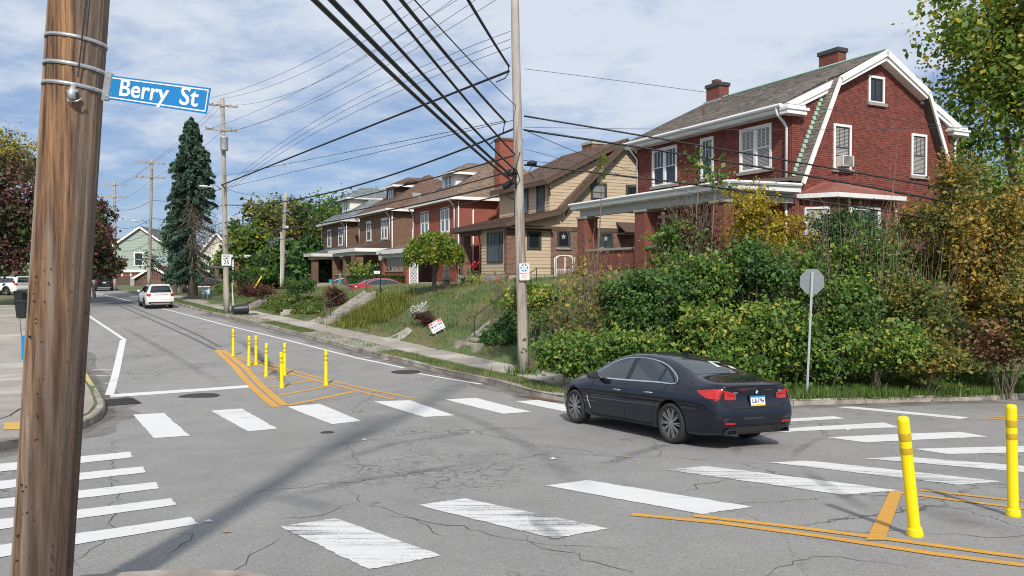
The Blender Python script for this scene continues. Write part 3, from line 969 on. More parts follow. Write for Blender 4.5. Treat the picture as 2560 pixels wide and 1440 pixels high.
def grate(name, pts, mat, n=11):
    c = [Vector(gp(*p)) for p in pts]
    m = MB()
    for k in range(n + 1):
        a, b = c[0].lerp(c[1], k / n), c[3].lerp(c[2], k / n)
        m.bar((a.x, a.y, float(g(*a)) + 0.012), (b.x, b.y, float(g(*b)) + 0.012), 0.03, 0.02)
    for k in range(4):
        a, b = c[0].lerp(c[3], k / 3), c[1].lerp(c[2], k / 3)
        m.bar((a.x, a.y, float(g(*a)) + 0.010), (b.x, b.y, float(g(*b)) + 0.010), 0.04, 0.02)
    o = m.build(name, mat, road)
    quad_patch('drain_opening', [tuple(p) for p in c], M_BLACK, lift=0.004, nu=2, nv=2, parent=o)
grate('drain_grate', [(263, 1001), (330, 996), (352, 1009), (272, 1015)], M_IRON)
px_quad('drain_slab', [(1283, 989), (1330, 992), (1405, 1006), (1370, 1004)], M_RUST, lift=0.012, nu=4, nv=2)
CR = [[(185, 1440), (215, 1370), (268, 1360), (280, 1250), (284, 1140), (283, 1096), (205, 1088)],
      [(430, 1260), (560, 1248), (690, 1225), (860, 1208), (1000, 1190), (1280, 1158)], [(860, 1208), (895, 1240), (940, 1265), (1010, 1290), (1150, 1318), (1330, 1360), (1560, 1375)],
      [(1120, 1060), (1230, 1090), (1340, 1112), (1430, 1122), (1530, 1139), (1640, 1165)], [(1280, 1155), (1380, 1128)],
      [(350, 1165), (600, 1137), (800, 1118), (1000, 1090), (1150, 1067)], [(940, 1290), (1030, 1300), (1110, 1340)], [(455, 1330), (465, 1350), (420, 1390)],
      [(860, 1100), (905, 1170), (880, 1205)], [(230, 790), (300, 830), (330, 862), (390, 905)], [(235, 905), (330, 893), (380, 890)],
      [(290, 868), (345, 850)], [(640, 830), (690, 845), (760, 862)], [(740, 880), (815, 905), (850, 930)], [(1260, 960), (1100, 965), (900, 950)],
      [(1500, 1105), (1620, 1090), (1700, 1095)], [(1700, 1230), (1760, 1210), (1830, 1200)], [(1990, 1320), (2120, 1330), (2300, 1330), (2480, 1345), (2600, 1332)],
      [(2050, 1300), (2200, 1290), (2290, 1260), (2400, 1270), (2560, 1280)], [(1880, 1440), (2040, 1390), (2150, 1400), (2300, 1420)],
      [(1300, 1345), (1450, 1400), (1600, 1440)], [(2280, 1130), (2330, 1120), (2460, 1128)], [(640, 1300), (800, 1290), (900, 1255)], [(560, 1440), (640, 1380), (700, 1350)]]
for c in CR:
    px_line('crack', c, 0.010, M_CRACK, lift=0.0035, taper=True, jitter=0.045, seg=0.14)
RUB = [
       ([(780, 1175), (980, 1110), (1250, 1070), (1420, 1075)], 0.35, M_RUB), ([(620, 1270), (900, 1200), (1250, 1150)], 0.3, M_RUB),
       ([(1480, 1180), (1560, 1145), (1640, 1118), (1790, 1090)], 0.3, M_RUB), ([(1840, 1145), (1845, 1120), (1900, 1090), (1980, 1070)], 0.22, M_RUB2),
       ([(1990, 1150), (1990, 1130), (2040, 1100), (2100, 1085)], 0.2, M_RUB), ([(1990, 1165), (2060, 1210), (2110, 1240), (2200, 1290)], 0.25, M_RUB2),
       ([(1330, 1283), (1345, 1310), (1390, 1345), (1400, 1352)], 0.2, M_RUB2),
       ([(300, 815), (420, 880), (560, 960)], 0.4, M_RUB), ([(700, 935), (640, 880), (600, 850)], 0.5, M_RUB2), ([(720, 960), (660, 905), (610, 862)], 0.35, M_RUB2),
       ([(1050, 1000), (1200, 1055), (1330, 1120), (1500, 1240)], 0.4, M_RUB), 
       ([(1830, 1222), (2050, 1215), (2300, 1225)], 0.14, M_RUB2), ([(1950, 1160), (2100, 1175), (2300, 1190)], 0.12, M_RUB2), ([(2250, 1250), (2400, 1300), (2600, 1345)], 0.6, M_RUB)]
for pts, w, m in RUB:
    px_line('tyre_mark', pts, w, m, lift=0.009, tint=lambda f: 0.9 * math.sin(math.pi * min(1, max(0, f))) ** 0.6 if 0 < f < 1 else 0.0)
for ln_, sd_, lo_, hi_ in ((RS, -1, arc_of(RS, gp(505, 780)), arc_of(RS, gp(2560, 998))), (LS, 1, arc_of(LS, gp(107, 765)), arc_of(LS, LL[-2]))):
    e0, e1 = offset_line(ln_, sd_ * .01), offset_line(ln_, sd_ * .62)
    s_, V, Fq, T = 0.0, [], [], []
    for i, (a, b) in enumerate(zip(e0, e1)):
        if i: s_ += (ln_[i] - ln_[i - 1]).length
        if not lo_ < s_ < hi_: continue
        for f in (0, .35, 1):
            p = a.lerp(b, f * (1 + .25 * math.sin(i * .9)))
            V.append((p.x, p.y, float(g(p.x, p.y)) + .0045))
        if len(V) > 3:
            k = len(V) - 6
            Fq += [(k, k + 3, k + 4, k + 1), (k + 1, k + 4, k + 5, k + 2)]; T += [1.0, .55]
    np_mesh('gutter_dirt', V, Fq, M_GUT, T, parent=road)
# small rubbish and paint specks on the road
for u, v in ((565, 1332), (2120, 1075), (1180, 1082), (1565, 1144), (1382, 1148), (910, 1100), (1265, 1135), (520, 1305)):
    c = G(u, v)
    m = MB().add([(c.x - .04, c.y, c.z + .008), (c.x, c.y - .03, c.z + .012), (c.x + .05, c.y, c.z + .01), (c.x, c.y + .03, c.z + .02)], [(0, 1, 2, 3)])
    m.build('leaf_litter', M_STEMG if u % 2 else M_WPAINT, road)
# ------------------------------------------------------------------ building pieces
TH = math.atan2(0.454, 0.891)
def house(name, x, y, label, cat='house', th=TH):
    return empty(name, (x, y, 0), th, label, cat, 'houses along the street')
def settle(root, zb):
    """put the thing's origin at its base"""
    bpy.context.view_layer.update()
    root.location.z += zb
    for c in [o for o in bpy.data.objects if o.parent == root]:
        c.location.z -= zb
class Pl:
    """a wall plane in a house's own frame: 'f' faces the street (-x), 's' faces the side (-y); at its position; o = proud"""
    def __init__(s, k, pos=0.0): s.k, s.p = k, pos
    def at(s, a, z, o=0.0):
        return (s.p - o, a, z) if s.k == 'f' else (a, s.p - o, z)
def bx(m, pl, a0, a1, z0, z1, o0, o1, tint=0.5):
    return m.box(pl.at(a0, z0, o0), pl.at(a1, z1, o1), tint)
def cut(iv, holes, z):
    for h in holes:
        if h[2] < z < h[3]:
            n = []
            for a, b in iv:
                if h[1] <= a or h[0] >= b: n.append((a, b))
                else:
                    if h[0] > a: n.append((a, h[0]))
                    if h[1] < b: n.append((h[1], b))
            iv = n
    return iv
def brick_wall(wall, pl, fn, z0, z1, holes, mat, pick=None, n_pick=300, bw=0.215, bh=0.076, proud=0.05):
    """laid bricks over a wall's mortar; the largest in view are pieces of their own"""
    allb = []
    c, z = 0, z0
    while z + bh <= z1:
        w = bw / 2 if c % 6 == 5 else bw
        ph = (c % 2) * w / 2
        for a, b in cut(fn(z + bh / 2), holes, z + bh / 2):
            k = math.floor((a - ph) / w)
            while k * w + ph < b:
                p, q = max(a, k * w + ph), min(b, (k + 1) * w + ph)
                if q - p > 0.03:
                    allb.append((p + 0.006, q - 0.006, z + 0.006, z + bh - 0.006, q - p > bw * 0.98))
                k += 1
        z += bh
        c += 1
    own = set()
    if pick:
        idx = sorted([i for i, b in enumerate(allb) if b[4]], key=lambda i: pick((allb[i][0] + allb[i][1]) / 2, allb[i][2]))
        own = set(idx[:n_pick])
    rest = MB()
    kinds = []
    for t in range(7):
        m = MB()
        bx(m, pl if False else Pl(pl.k, 0), -bw / 2 + 0.006, bw / 2 - 0.006, 0.006 - bh / 2, bh / 2 - 0.006, 0, proud + 0.003 * (t % 3), random.uniform(0.1, 0.95) + 1e-4)
        kinds.append(m.mesh('brick', mat))
    for i, (p, q, za, zb, full) in enumerate(allb):
        if i in own:
            o = link('brick', random.choice(kinds), wall)
            o.location = pl.at((p + q) / 2, (za + zb) / 2)
        else:
            bx(rest, pl, p, q, za, zb, 0, proud + random.uniform(-0.004, 0.006), min(1, max(0.0, random.gauss(0.5, 0.26))))
    tag(rest.build('brickwork', mat, wall), kind='stuff')
def shingles(roof, O, e, s, length, iv, mat, pick=None, n_pick=0, tab=0.3, exp=0.15, lift=0.012, name='shingle'):
    """courses of shingles on a slope; O eave corner, e along the eave, s up the slope, iv(t) the span of the course at t"""
    O, e, s = Vector(O), Vector(e).normalized(), Vector(s).normalized()
    n = e.cross(s).normalized()
    if n.z < 0: n = -n
    it = []
    t, c = 0.0, 0
    while t < length - 0.02:
        a, b = iv(t + exp / 2)
        ph = (c % 2) * tab / 2
        k = math.floor((a - ph) / tab)
        while k * tab + ph < b:
            p, q = max(a, k * tab + ph), min(b, (k + 1) * tab + ph)
            if q - p > 0.04: it.append((p + 0.004, q - 0.004, t, min(t + exp * 1.15, length), q - p > tab * 0.98))
            k += 1
        t += exp
        c += 1
    own = set()
    if n_pick:
        own = set(sorted([i for i, x in enumerate(it) if x[4]], key=lambda i: pick(it[i][0], it[i][2]))[:n_pick])
    rest = MB()
    def geo(p, q, t0, t1, h):
        A = [O + e * p + s * t0 + n * (lift + h), O + e * q + s * t0 + n * (lift + h), O + e * q + s * t1 + n * 0.004, O + e * p + s * t1 + n * 0.004, O + e * p + s * t0, O + e * q + s * t0]
        return A, [(0, 1, 2, 3), (4, 5, 1, 0), (4, 0, 3), (5, 2, 1)]
    kinds = []
    if n_pick:
        for k in range(6):
            A, f = geo(0, tab - 0.008, 0, exp * 1.15, 0.004 * (k % 3))
            A = [p - O for p in A]
            kinds.append(MB().add(A, f, random.uniform(0.1, 0.95)).mesh(name, mat))
    for i, (p, q, t0, t1, full) in enumerate(it):
        if i in own:
            o = link(name, random.choice(kinds), roof)
            o.location = O + e * p + s * t0
        else:
            A, f = geo(p, q, t0, t1, random.uniform(0, 0.008))
            rest.add(A, f, min(1, max(0, random.gauss(0.5, 0.24))))
    tag(rest.build(name + '_courses', mat, roof), kind='stuff')
def siding(wall, pl, fn, z0, z1, holes, mat, exp=0.21, proud=0.03):
    """lapped boards, one object per board"""
    z = z0
    while z < z1 - 0.02:
        zt = min(z + exp, z1)
        for a, b in cut(fn((z + zt) / 2), holes, (z + zt) / 2):
            if b - a < 0.05: continue
            V = [pl.at(a, z, 0), pl.at(b, z, 0), pl.at(b, zt, 0), pl.at(a, zt, 0), pl.at(a, z, proud), pl.at(b, z, proud), pl.at(b, zt, 0.008), pl.at(a, zt, 0.008)]
            MB().add(V, [(4, 5, 6, 7), (0, 1, 5, 4), (0, 4, 7, 3), (1, 2, 6, 5)], random.uniform(0.2, 0.8)).build('siding_board', mat, wall)
        z = zt
def window(hs, pl, a0, a1, z0, z1, fmat=None, proud=0.06, fw=0.10, mull=(), bars=3, blind=0.0, sill=True, pane=None, rail=True, smat=None):
    """casing, panes, glazing bars, sill; proud = how far the wall face stands out from pl"""
    fmat = fmat or M_WHITE
    pane = pane or M_PANE
    f = MB()
    o1 = proud + 0.03
    bx(f, pl, a0 - fw, a0, z0 - fw * 0.6, z1 + fw, 0.0, o1)
    bx(f, pl, a1, a1 + fw, z0 - fw * 0.6, z1 + fw, 0.0, o1)
    bx(f, pl, a0, a1, z1, z1 + fw, 0.0, o1)
    bx(f, pl, a0, a1, z0 - fw * 0.6, z0, 0.0, o1)
    w = f.build('window', fmat, hs)
    cols = [a0] + [m for mm in mull for m in (mm - 0.07, mm + 0.07)] + [a1]
    for m in mull:
        bx(MB(), pl, m - 0.07, m + 0.07, z0, z1, 0.0, o1 - 0.005).build('mullion', fmat, w)
    zm = (z0 + z1) / 2
    for c0, c1 in zip(cols[::2], cols[1::2]):
        s = MB()
        t = 0.045
        bx(s, pl, c0, c0 + t, z0, z1, 0.012, 0.052); bx(s, pl, c1 - t, c1, z0, z1, 0.012, 0.052)
        bx(s, pl, c0 + t, c1 - t, z0, z0 + t, 0.012, 0.051); bx(s, pl, c0 + t, c1 - t, z1 - t, z1, 0.012, 0.051)
        if rail: bx(s, pl, c0 + t, c1 - t, zm - t / 2, zm + t / 2, 0.012, 0.050)
        for k in range(1, bars):
            a = c0 + (c1 - c0) * k / bars
            bx(s, pl, a - 0.013, a + 0.013, (zm + t / 2) if rail else z0 + t, z1 - t, 0.014, 0.046)
        s.build('sash', smat or fmat, w)
        if rail:
            for za, zb in ((z0, zm), (zm, z1)):
                bx(MB(), pl, c0 + 0.02, c1 - 0.02, za + 0.01, zb - 0.01, 0.010, 0.024).build('pane', pane, w)
        else:
            bx(MB(), pl, c0 + 0.02, c1 - 0.02, z0 + 0.01, z1 - 0.01, 0.010, 0.024).build('pane', pane, w)
        if blind:
            b = MB()
            zt = z1 - t
            zlo = z1 - (z1 - z0) * blind
            while zt - 0.045 > max(zlo, z0 + t):
                bx(b, pl, c0 + t, c1 - t, zt - 0.045, zt - 0.010, 0.026, 0.036)
                zt -= 0.055
            if b.v: b.build('blind', M_BLIND, w)
    if sill:
        bx(MB(), pl, a0 - fw - 0.1, a1 + fw + 0.1, z0 - fw * 0.6 - 0.13, z0 - fw * 0.6, 0.0, proud + 0.09).build('sill', M_SILL, w)
    return w
def post_box(name, m, parent, x0, x1, y0, y1, z0, z1):
    return MB().box((x0, y0, z0), (x1, y1, z1)).build(name, m, parent)
def hip_roof(hs, x0, x1, y0, y1, ze, zr, ridge, mat, fascia, over=0.6, exp=0.17, tab=0.33, nb=0.10):
    """hipped roof over a rectangle; ridge = ('y', length) or 0 for a pyramid"""
    ax, bx_, ay, by = x0 - over, x1 + over, y0 - over, y1 + over
    cx, cy = (ax + bx_) / 2, (ay + by) / 2
    rl = ridge / 2
    A = [(ax, ay, ze), (bx_, ay, ze), (bx_, by, ze), (ax, by, ze)]
    Rg = [(cx - (rl if False else 0), cy - rl, zr), (cx, cy + rl, zr)]
    m = MB().add(A + Rg, [(0, 1, 4), (1, 2, 5, 4), (2, 3, 5), (3, 0, 4, 5), (0, 3, 2, 1)])
    roof = m.build('roof', mat, hs)
    # courses on the two slopes the street sees
    h = zr - ze
    s = Vector((cx - ax, 0, h)); ln = s.length
    wy = by - ay
    shingles(roof, A[0], (0, 1, 0), s, ln, lambda t: ((cy - rl - ay) * t / ln, wy - (by - cy - rl) * t / ln), mat, exp=exp, tab=tab)
    s2 = Vector((0, cy - rl - ay, h)); l2 = s2.length
    wx = bx_ - ax
    shingles(roof, A[0], (1, 0, 0), s2, l2, lambda t: (wx / 2 * t / l2, wx - wx / 2 * t / l2), mat, exp=exp, tab=tab)
    f = MB()
    f.box((ax, ay, ze - 0.22), (ax + 0.09, by, ze + 0.02)); f.box((ax + 0.09, ay, ze - 0.22), (bx_, ay + 0.09, ze + 0.02))
    f.build('fascia', fascia, roof)
    MB().box((ax + 0.09, ay + 0.09, ze - 0.2), (bx_ - 0.02, by - 0.02, ze - 0.12)).build('soffit', M_WHITE_OLD, roof)
    return roof
def downspout(hs, pts, mat=None, r=0.05):
    return MB().tube(pts, r, 8).build('downspout', mat or M_GUTTER, hs, True)
def chimney(hs, x0, x1, y0, y1, z0, z1, mat, cap, parent=None):
    c = MB().box((x0, y0, z0), (x1, y1, z1)).build('chimney', mat, parent or hs)
    MB().box((x0 - 0.06, y0 - 0.06, z1 - 0.12), (x1 + 0.06, y1 + 0.06, z1 + 0.06)).build('chimney_cap', cap, c)
    return c
# ------------------------------------------------------------------ red brick house with gambrel gable
H1 = house('gambrel_house', 10.84, 30.0, 'red brick gambrel house with white trim above the overgrown bank')
Wd, Ln = 9.86, 9.94
PF, PS = Pl('f'), Pl('s')
prof = [(0, 2.6), (Wd, 2.6), (Wd, 9.7), (7.72, 10.98), (4.93, 12.38), (2.14, 10.98), (0, 9.7)]
w1 = MB().prism([(x, 0, z) for x, z in prof], (0, Ln, 0)).build('wall', M_MORTAR, H1)
def gable_iv(z):
    if z < 9.7: return [(0.0, Wd)]
    if z < 10.98: d = (z - 9.7) / 1.28 * 2.14
    else: d = 2.14 + (z - 10.98) / 1.4 * 2.79
    return [(d, Wd - d)]
GW = [(2.38, 3.21, 7.68, 9.33), (7.15, 7.96, 7.68, 9.33), (4.42, 5.19, 10.55, 11.5)]
gh = [(a - .1, b + .1, c - .19, d + .1) for a, b, c, d in GW] + [(0.4, 5.6, 2.0, 6.6)]
brick_wall(w1, PS, gable_iv, 5.2, 12.4, gh, M_BRICK, pick=lambda a, z: (a - 3.6) ** 2 + (z - 8.8) ** 2)
FW = [(1.04, 2.62, 7.68, 9.33), (4.41, 5.07, 7.68, 9.33), (6.9, 8.57, 7.68, 9.33)]
fh = [(a - .1, b + .1, c - .19, d + .1) for a, b, c, d in FW]
brick_wall(w1, PF, lambda z: [(0.0, Ln)], 6.9, 9.66, fh, M_BRICK, pick=None)
lowf = MB().box((-0.05, 0, 2.7), (0, Ln, 6.9)).build('lower_wall', M_BRICK2, H1)
for i, (a, b, c, d) in enumerate(FW):
    window(H1, PF, a, b, c, d, mull=((a + b) / 2,) if i != 1 else (), bars=3, blind=(0.97, 0.0, 0.0)[i])
window(H1, PS, *GW[0], smat=M_DARKTRIM, bars=3, blind=0.72)
window(H1, PS, *GW[1], smat=M_DARKTRIM, bars=3, blind=0.97)
window(H1, PS, *GW[2], smat=M_DARKTRIM, bars=2, rail=False)
# soldier courses over the gable windows
for a, b, c, d in GW[:2]:
    m = MB()
    k = a - .2
    while k < b + .2:
        bx(m, PS, k, k + 0.068, d + .115, d + .33, 0, 0.062, random.random()); k += 0.078
    tag(m.build('soldier_course', M_BRICK, w1), kind='stuff')
ac = empty('air_conditioner', label='white window air conditioner in the gable wall of the gambrel house', cat='air conditioner')
ac.parent = None
acm = MB()
bx(acm, PS, 2.42, 3.05, 7.70, 8.12, 0.03, 0.42)
ob = acm.build('case', M_WHITE_OLD, ac)
g_ = MB()
for k in range(9): bx(g_, PS, 2.46, 2.98, 7.735 + k * .042, 7.752 + k * .042, 0.42, 0.432)
g_.build('grille', M_DARKTRIM, ac)
ac.location = (10.84, 30.0, 0); ac.rotation_euler = (0, 0, TH)
settle(ac, 7.7)
# roof: two upper slopes, gable overhangs
y0, y1 = -0.42, Ln + 0.4
roof = MB()
for sg in (0, 1):
    fx = (lambda x: x) if sg == 0 else (lambda x: Wd - x)
    pts = [(fx(-0.55), y0 + .25, 9.78), (fx(2.14), y0 + .25, 11.05), (fx(4.93), y0 + .25, 12.45), (fx(4.93), y0 + .25, 12.60), (fx(2.14), y0 + .25, 11.20), (fx(-0.55), y0 + .25, 9.95)]
    roof.prism(pts, (0, y1 - y0 - .25, 0))
    # gambrel part standing out past the wall
    pts = [(fx(2.14), y0, 11.05), (fx(4.93), y0, 12.45), (fx(4.93), y0, 12.60), (fx(2.14), y0, 11.20), ]
    roof.prism(pts, (0, .25, 0))
    pts = [(fx(0.25), y0, 6.9), (fx(2.28), y0, 11.0), (fx(2.14), y0, 11.2), (fx(0.10), y0, 6.97)]
    roof.prism(pts, (0, -y0 - .05, 0))
roof = roof.build('roof', M_SHING, H1)
s_ = Vector((5.48, 0, 2.65))
shingles(roof, (-0.55, y0 + 0.02, 9.955), (0, 1, 0), s_, s_.length, lambda t: (0 if t > 3.0 else .27, y1 - y0 - 0.02), M_SHING, pick=lambda p, t: p, n_pick=300, tab=0.3, exp=0.14)
s_ = Vector((2.04, 0, 4.23))
shingles(roof, (0.08, y0, 6.97), (0, 1, 0), s_, s_.length, lambda t: (0, 0.36), M_SHING, tab=0.2, exp=0.16, lift=0.02, name='slate')
MB().tube([(4.93, y0, 12.63), (4.93, y1, 12.63)], 0.06, 6).build('ridge_cap', M_COPPER, roof)
# white rakes and returns
rk = MB()
def rake(m, pts, y, h=0.26, t=0.07):
    for (xa, za), (xb, zb) in zip(pts, pts[1:]):
        d = Vector((xb - xa, 0, zb - za)).normalized()
        n = Vector((-d.z, 0, d.x))
        if n.z < 0: n = -n
        a, b = Vector((xa, y, za)), Vector((xb, y, zb))
        m.prism([a - n * h, b - n * h, b, a], (0, t, 0))
for sg in (0, 1):
    fx = (lambda x: x) if sg == 0 else (lambda x: Wd - x)
    rake(rk, [(fx(2.14), 11.2), (fx(4.93), 12.62)], y0 - 0.07, 0.24, 0.07)
    rake(rk, [(fx(2.14), 11.17), (fx(4.93), 12.55)], y0 - 0.005, 0.34, 0.42)
    rake(rk, [(fx(0.10), 6.9), (fx(2.16), 11.2)], y0 - 0.07, 0.17, 0.07)
    rake(rk, [(fx(-0.5), 9.93), (fx(2.1), 11.12)], y0 + 0.2, 0.24, 0.05)
    rake(rk, [(fx(-0.5), 9.90), (fx(2.1), 11.09)], y0 + 0.25, 0.36, 0.17)
rk.build('rake_board', M_WHITE, roof)
for sg in (0, 1):
    fx = (lambda x: x) if sg == 0 else (lambda x: Wd - x)
    r_ = MB()
    r_.box((fx(-0.62), -0.40, 9.52), (fx(0.42), 0.0, 9.68)); r_.box((fx(-0.66), -0.45, 9.68), (fx(0.50), 0.0, 9.78)); r_.box((fx(-0.6), -0.36, 9.78), (fx(0.40), 0.0, 9.9))
    r_.build('cornice_return', M_WHITE, roof)
fl = MB()
for k in range(22):
    z = 7.0 + k * 0.19
    x = 0.02 + (z - 6.97) / 4.2 * 2.03
    fl.box((x - 0.13, -0.075, z), (x + 0.05, -0.052, z + 0.15))
fl.build('flashing', M_COPPER, H1)
# eaves: soffit, gutter, downspouts
MB().box((-0.56, -0.15, 9.60), (0, Ln + .3, 9.68)).build('soffit', M_WHITE_OLD, roof)
gu = MB().box((-0.58, 0.0, 9.66), (-0.555, Ln + .35, 9.9))
gu.tube([(-0.66, -0.1, 9.86), (-0.66, Ln + .38, 9.86)], 0.085, 8)
gu.build('gutter', M_GUTTER, roof)
downspout(H1, [(-0.66, 0.12, 9.8), (-0.62, 0.12, 9.55), (-0.3, 0.12, 9.30), (-0.12, 0.12, 9.1), (-0.12, 0.12, 6.9)], r=0.055)
downspout(H1, [(-0.66, Ln, 9.8), (-0.4, Ln - .1, 9.4), (-0.12, Ln - .12, 9.1), (-0.12, Ln - .12, 6.9)])
downspout(H1, [(-0.12, 0.12, 6.4), (-0.12, 0.12, 3.2)], r=0.055)
downspout(H1, [(Wd + .3, -.1, 9.5), (Wd + .1, -.1, 9.2), (Wd + .1, -.1, 5)], r=0.05)
MB().tube([(1.35, 6.6, 10.5), (1.35, 6.6, 11.25)], 0.06, 8).build('vent_pipe', M_RUST, roof)
MB().box((1.1, 6.4, 10.72), (1.6, 6.8, 10.80)).build('pipe_flashing', M_SIGNBACK, roof)
M_CHB = brickmat('chimney_brick', (0.22, 0.06, 0.04), (0.16, 0.045, 0.035), (0.13, 0.07, 0.055))
chimney(H1, 5.35, 5.88, 2.35, 3.4, 11.5, 13.45, M_CHB, M_DARKTRIM, roof)
c_ = chimney(H1, 4.65, 5.3, 9.2, 10.2, 11.3, 13.35, M_CHB, M_DARKTRIM, roof)
MB().box((4.8, 9.6, 13.4), (5.15, 9.95, 13.65)).build('chimney_pot', M_SHINGR, c_)
MB().box((4.5, 9.05, 12.2), (4.9, 10.25, 12.5)).build('chimney_flashing', M_SIGNBACK, c_)
# front porch
px, pyA, pyB = -3.1, -0.1, Ln
pr = MB()
pr.prism([(-3.6, -0.5, 6.62), (0.0, -0.5, 7.0), (0.0, -0.5, 7.12), (-3.6, -0.5, 6.74)], (0, Ln + .95, 0))
pr = pr.build('porch_roof', M_SHING, H1)
f_ = MB()
f_.box((-3.68, -0.58, 6.50), (-3.60, Ln + .5, 6.76)); f_.box((-3.60, -0.58, 6.50), (-0.06, -0.5, 6.80))
f_.tube([(-3.72, -0.6, 6.73), (-3.72, Ln + .5, 6.73)], 0.07, 6); f_.tube([(-3.66, -0.62, 6.73), (-0.1, -0.62, 6.78)], 0.07, 6)
f_.build('porch_gutter', M_GUTTER, pr)
MB().box((-3.6, -0.48, 6.46), (0, Ln + .4, 6.52)).build('porch_ceiling', M_WHITE_OLD, pr)
b_ = MB()
b_.box((-3.35, -0.2, 6.12), (-3.05, Ln + .1, 6.46)); b_.box((-3.05, -0.2, 6.12), (-0.06, 0.1, 6.45))
b_.build('porch_beam', mk('grey_beam', (0.38, 0.39, 0.38), 0.6, 0.08), H1)
for ya in (-0.2, 4.6, 9.25):
    c = MB().box((-3.55, ya, 3.0), (-2.85, ya + .7, 6.1)).build('porch_column', M_CHB, H1)
    MB().box((-3.6, ya - .05, 6.02), (-2.8, ya + .75, 6.12)).build('column_cap', M_SILL, c)
pw = MB().box((-3.45, 0.5, 3.2), (-3.2, 9.25, 4.45)).build('porch_wall', M_CHB, H1)
MB().box((-3.52, 0.5, 4.45), (-3.13, 9.25, 4.55)).build('coping', M_SILL, pw)
MB().box((-3.45, -0.1, 2.9), (0, Ln, 3.7)).build('porch_floor', M_CONC, H1)
window(H1, PF, 1.2, 3.2, 4.5, 6.1, mull=(2.2,), proud=0.05)
window(H1, PF, 6.9, 8.7, 4.5, 6.1, mull=(7.8,), proud=0.05)
MB().box((-0.1, 4.5, 3.7), (-0.04, 5.5, 5.9)).build('front_door', M_BROWNTRIM, H1)
# bay on the side
bay = [(0.5, 0), (1.25, -0.95), (4.75, -0.95), (5.5, 0)]
def ring(pts, o): return [(x + (o if x > 3 else -o) * 0.7, y - (o if y < -0.5 else 0)) for x, y in pts]
by_ = MB().prism([(x, y, 2.9) for x, y in bay], (0, 0, 3.45)).build('bay', M_CHB, H1)
rb = ring(bay, 0.3)
n = len(rb)
tp = [(1.6, -0.04), (1.9, -0.2), (4.1, -0.2), (4.4, -0.04)]
MB().add([(x, y - .05, 6.5) for x, y in rb] + [(x, y - .05, 7.02) for x, y in tp], [(0, 1, 5, 4), (1, 2, 6, 5), (2, 3, 7, 6), (4, 5, 6, 7)]).build('bay_roof', M_REDMETAL, by_)
gt = MB().prism([(x, y - .06, 6.33) for x, y in ring(bay, 0.34)], (0, 0, 0.17))
gt.build('bay_gutter', M_GUTTER, by_)
PB = Pl('s', -0.95)
window(H1, PB, 2.2, 3.8, 4.6, 5.95, proud=0.02, bars=1, rail=False, pane=M_PANE2, sill=False)
# angled bay window toward the street
wa = MB()
A, B = Vector((0.62, -0.16, 0)), Vector((1.14, -0.82, 0))
d = (B - A).normalized(); nn = Vector((-d.y, d.x, 0)) * -1
nn = nn if nn.y < 0 else -nn
fr = MB().bar(A + Vector((0, 0, 4.6)) + nn * .03, A + Vector((0, 0, 5.95)) + nn * .03, .08, .08).bar(B + Vector((0, 0, 4.6)) + nn * .03, B + Vector((0, 0, 5.95)) + nn * .03, .08, .08).bar(A + Vector((0, 0, 5.95)) + nn * .03, B + Vector((0, 0, 5.95)) + nn * .03, .08, .08).bar(A + Vector((0, 0, 4.6)) + nn * .03, B + Vector((0, 0, 4.6)) + nn * .03, .08, .08).build('window', M_WHITE, H1)
MB().add([A + Vector((0, 0, 4.6)) + nn * .02, B + Vector((0, 0, 4.6)) + nn * .02, B + Vector((0, 0, 5.95)) + nn * .02, A + Vector((0, 0, 5.95)) + nn * .02], [(0, 1, 2, 3)]).build('pane', M_BLIND, fr)
downspout(H1, [(5.0, -.8, 6.4), (4.85, -1.0, 6.1), (4.85, -1.0, 3.6)], r=0.045)
settle(H1, 2.8)
# ------------------------------------------------------------------ tan bungalow
H2 = house('tan_bungalow', -0.29, 46.3, 'tan clapboard bungalow with brown trim and sweeping brown roof')
L2, X2 = 7.3, 13.6
T_F, T_S, T_D = Pl('f'), Pl('s'), Pl('f', 3.02)
rp = [(-0.45, 6.32), (3.4, 7.22), (8.4, 11.95), (13.9, 7.0)]          # roof line on the gable
wp = [(0, 2.2), (X2, 2.2), (X2, 7.0), (8.4, 11.75), (3.4, 7.05), (0, 6.2)]
wl = MB().prism([(x, 0, z) for x, z in wp], (0, 3.67, 0)).build('wall', M_SIDING, H2)
MB().prism([(3.02, 3.67, 2.2), (X2, 3.67, 2.2), (X2, 3.67, 7.0), (8.4, 3.67, 11.75), (3.4, 3.67, 7.05), (3.02, 3.67, 6.9)], (0, L2 - 3.67, 0)).build('rear_wall', M_SIDING, H2)
dm = MB().prism([(3.02, 0.12, 6.9), (8.2, 0.12, 6.9), (8.2, 0.12, 11.5), (3.02, 0.12, 9.0)], (0, L2 - .24, 0)).build('dormer', M_SIDING, H2)
def side_iv(z):
    if z < 6.2: return [(0.0, 9.9)]
    if z < 7.05: return [((z - 6.2) / .85 * 3.4, 11.0)]
    return [(3.4 + (z - 7.05) / 4.7 * 5.0, 13.4 - (z - 7.05) / 4.7 * 5.0)]
SW = [(1.45, 2.2, 4.95, 5.85), (3.55, 4.3, 5.1, 6.0), (6.7, 7.5, 5.1, 5.95)]
UW = [(6.05, 7.0, 8.1, 9.05), (8.75, 9.6, 8.1, 9.05)]
hol = [(a - .12, b + .12, c - .12, d + .12) for a, b, c, d in SW + UW]
siding(wl, T_S, lambda z: [(0.92, 3.0)], 3.35, 6.05, hol, M_SIDING)
siding(wl, T_S, side_iv, 6.32, 11.7, hol, M_SIDING)
siding(wl, T_F, lambda z: [(0.3, 3.67)], 3.35, 6.05, [(0.5, 2.8, 4.0, 6.0)], M_SIDING)
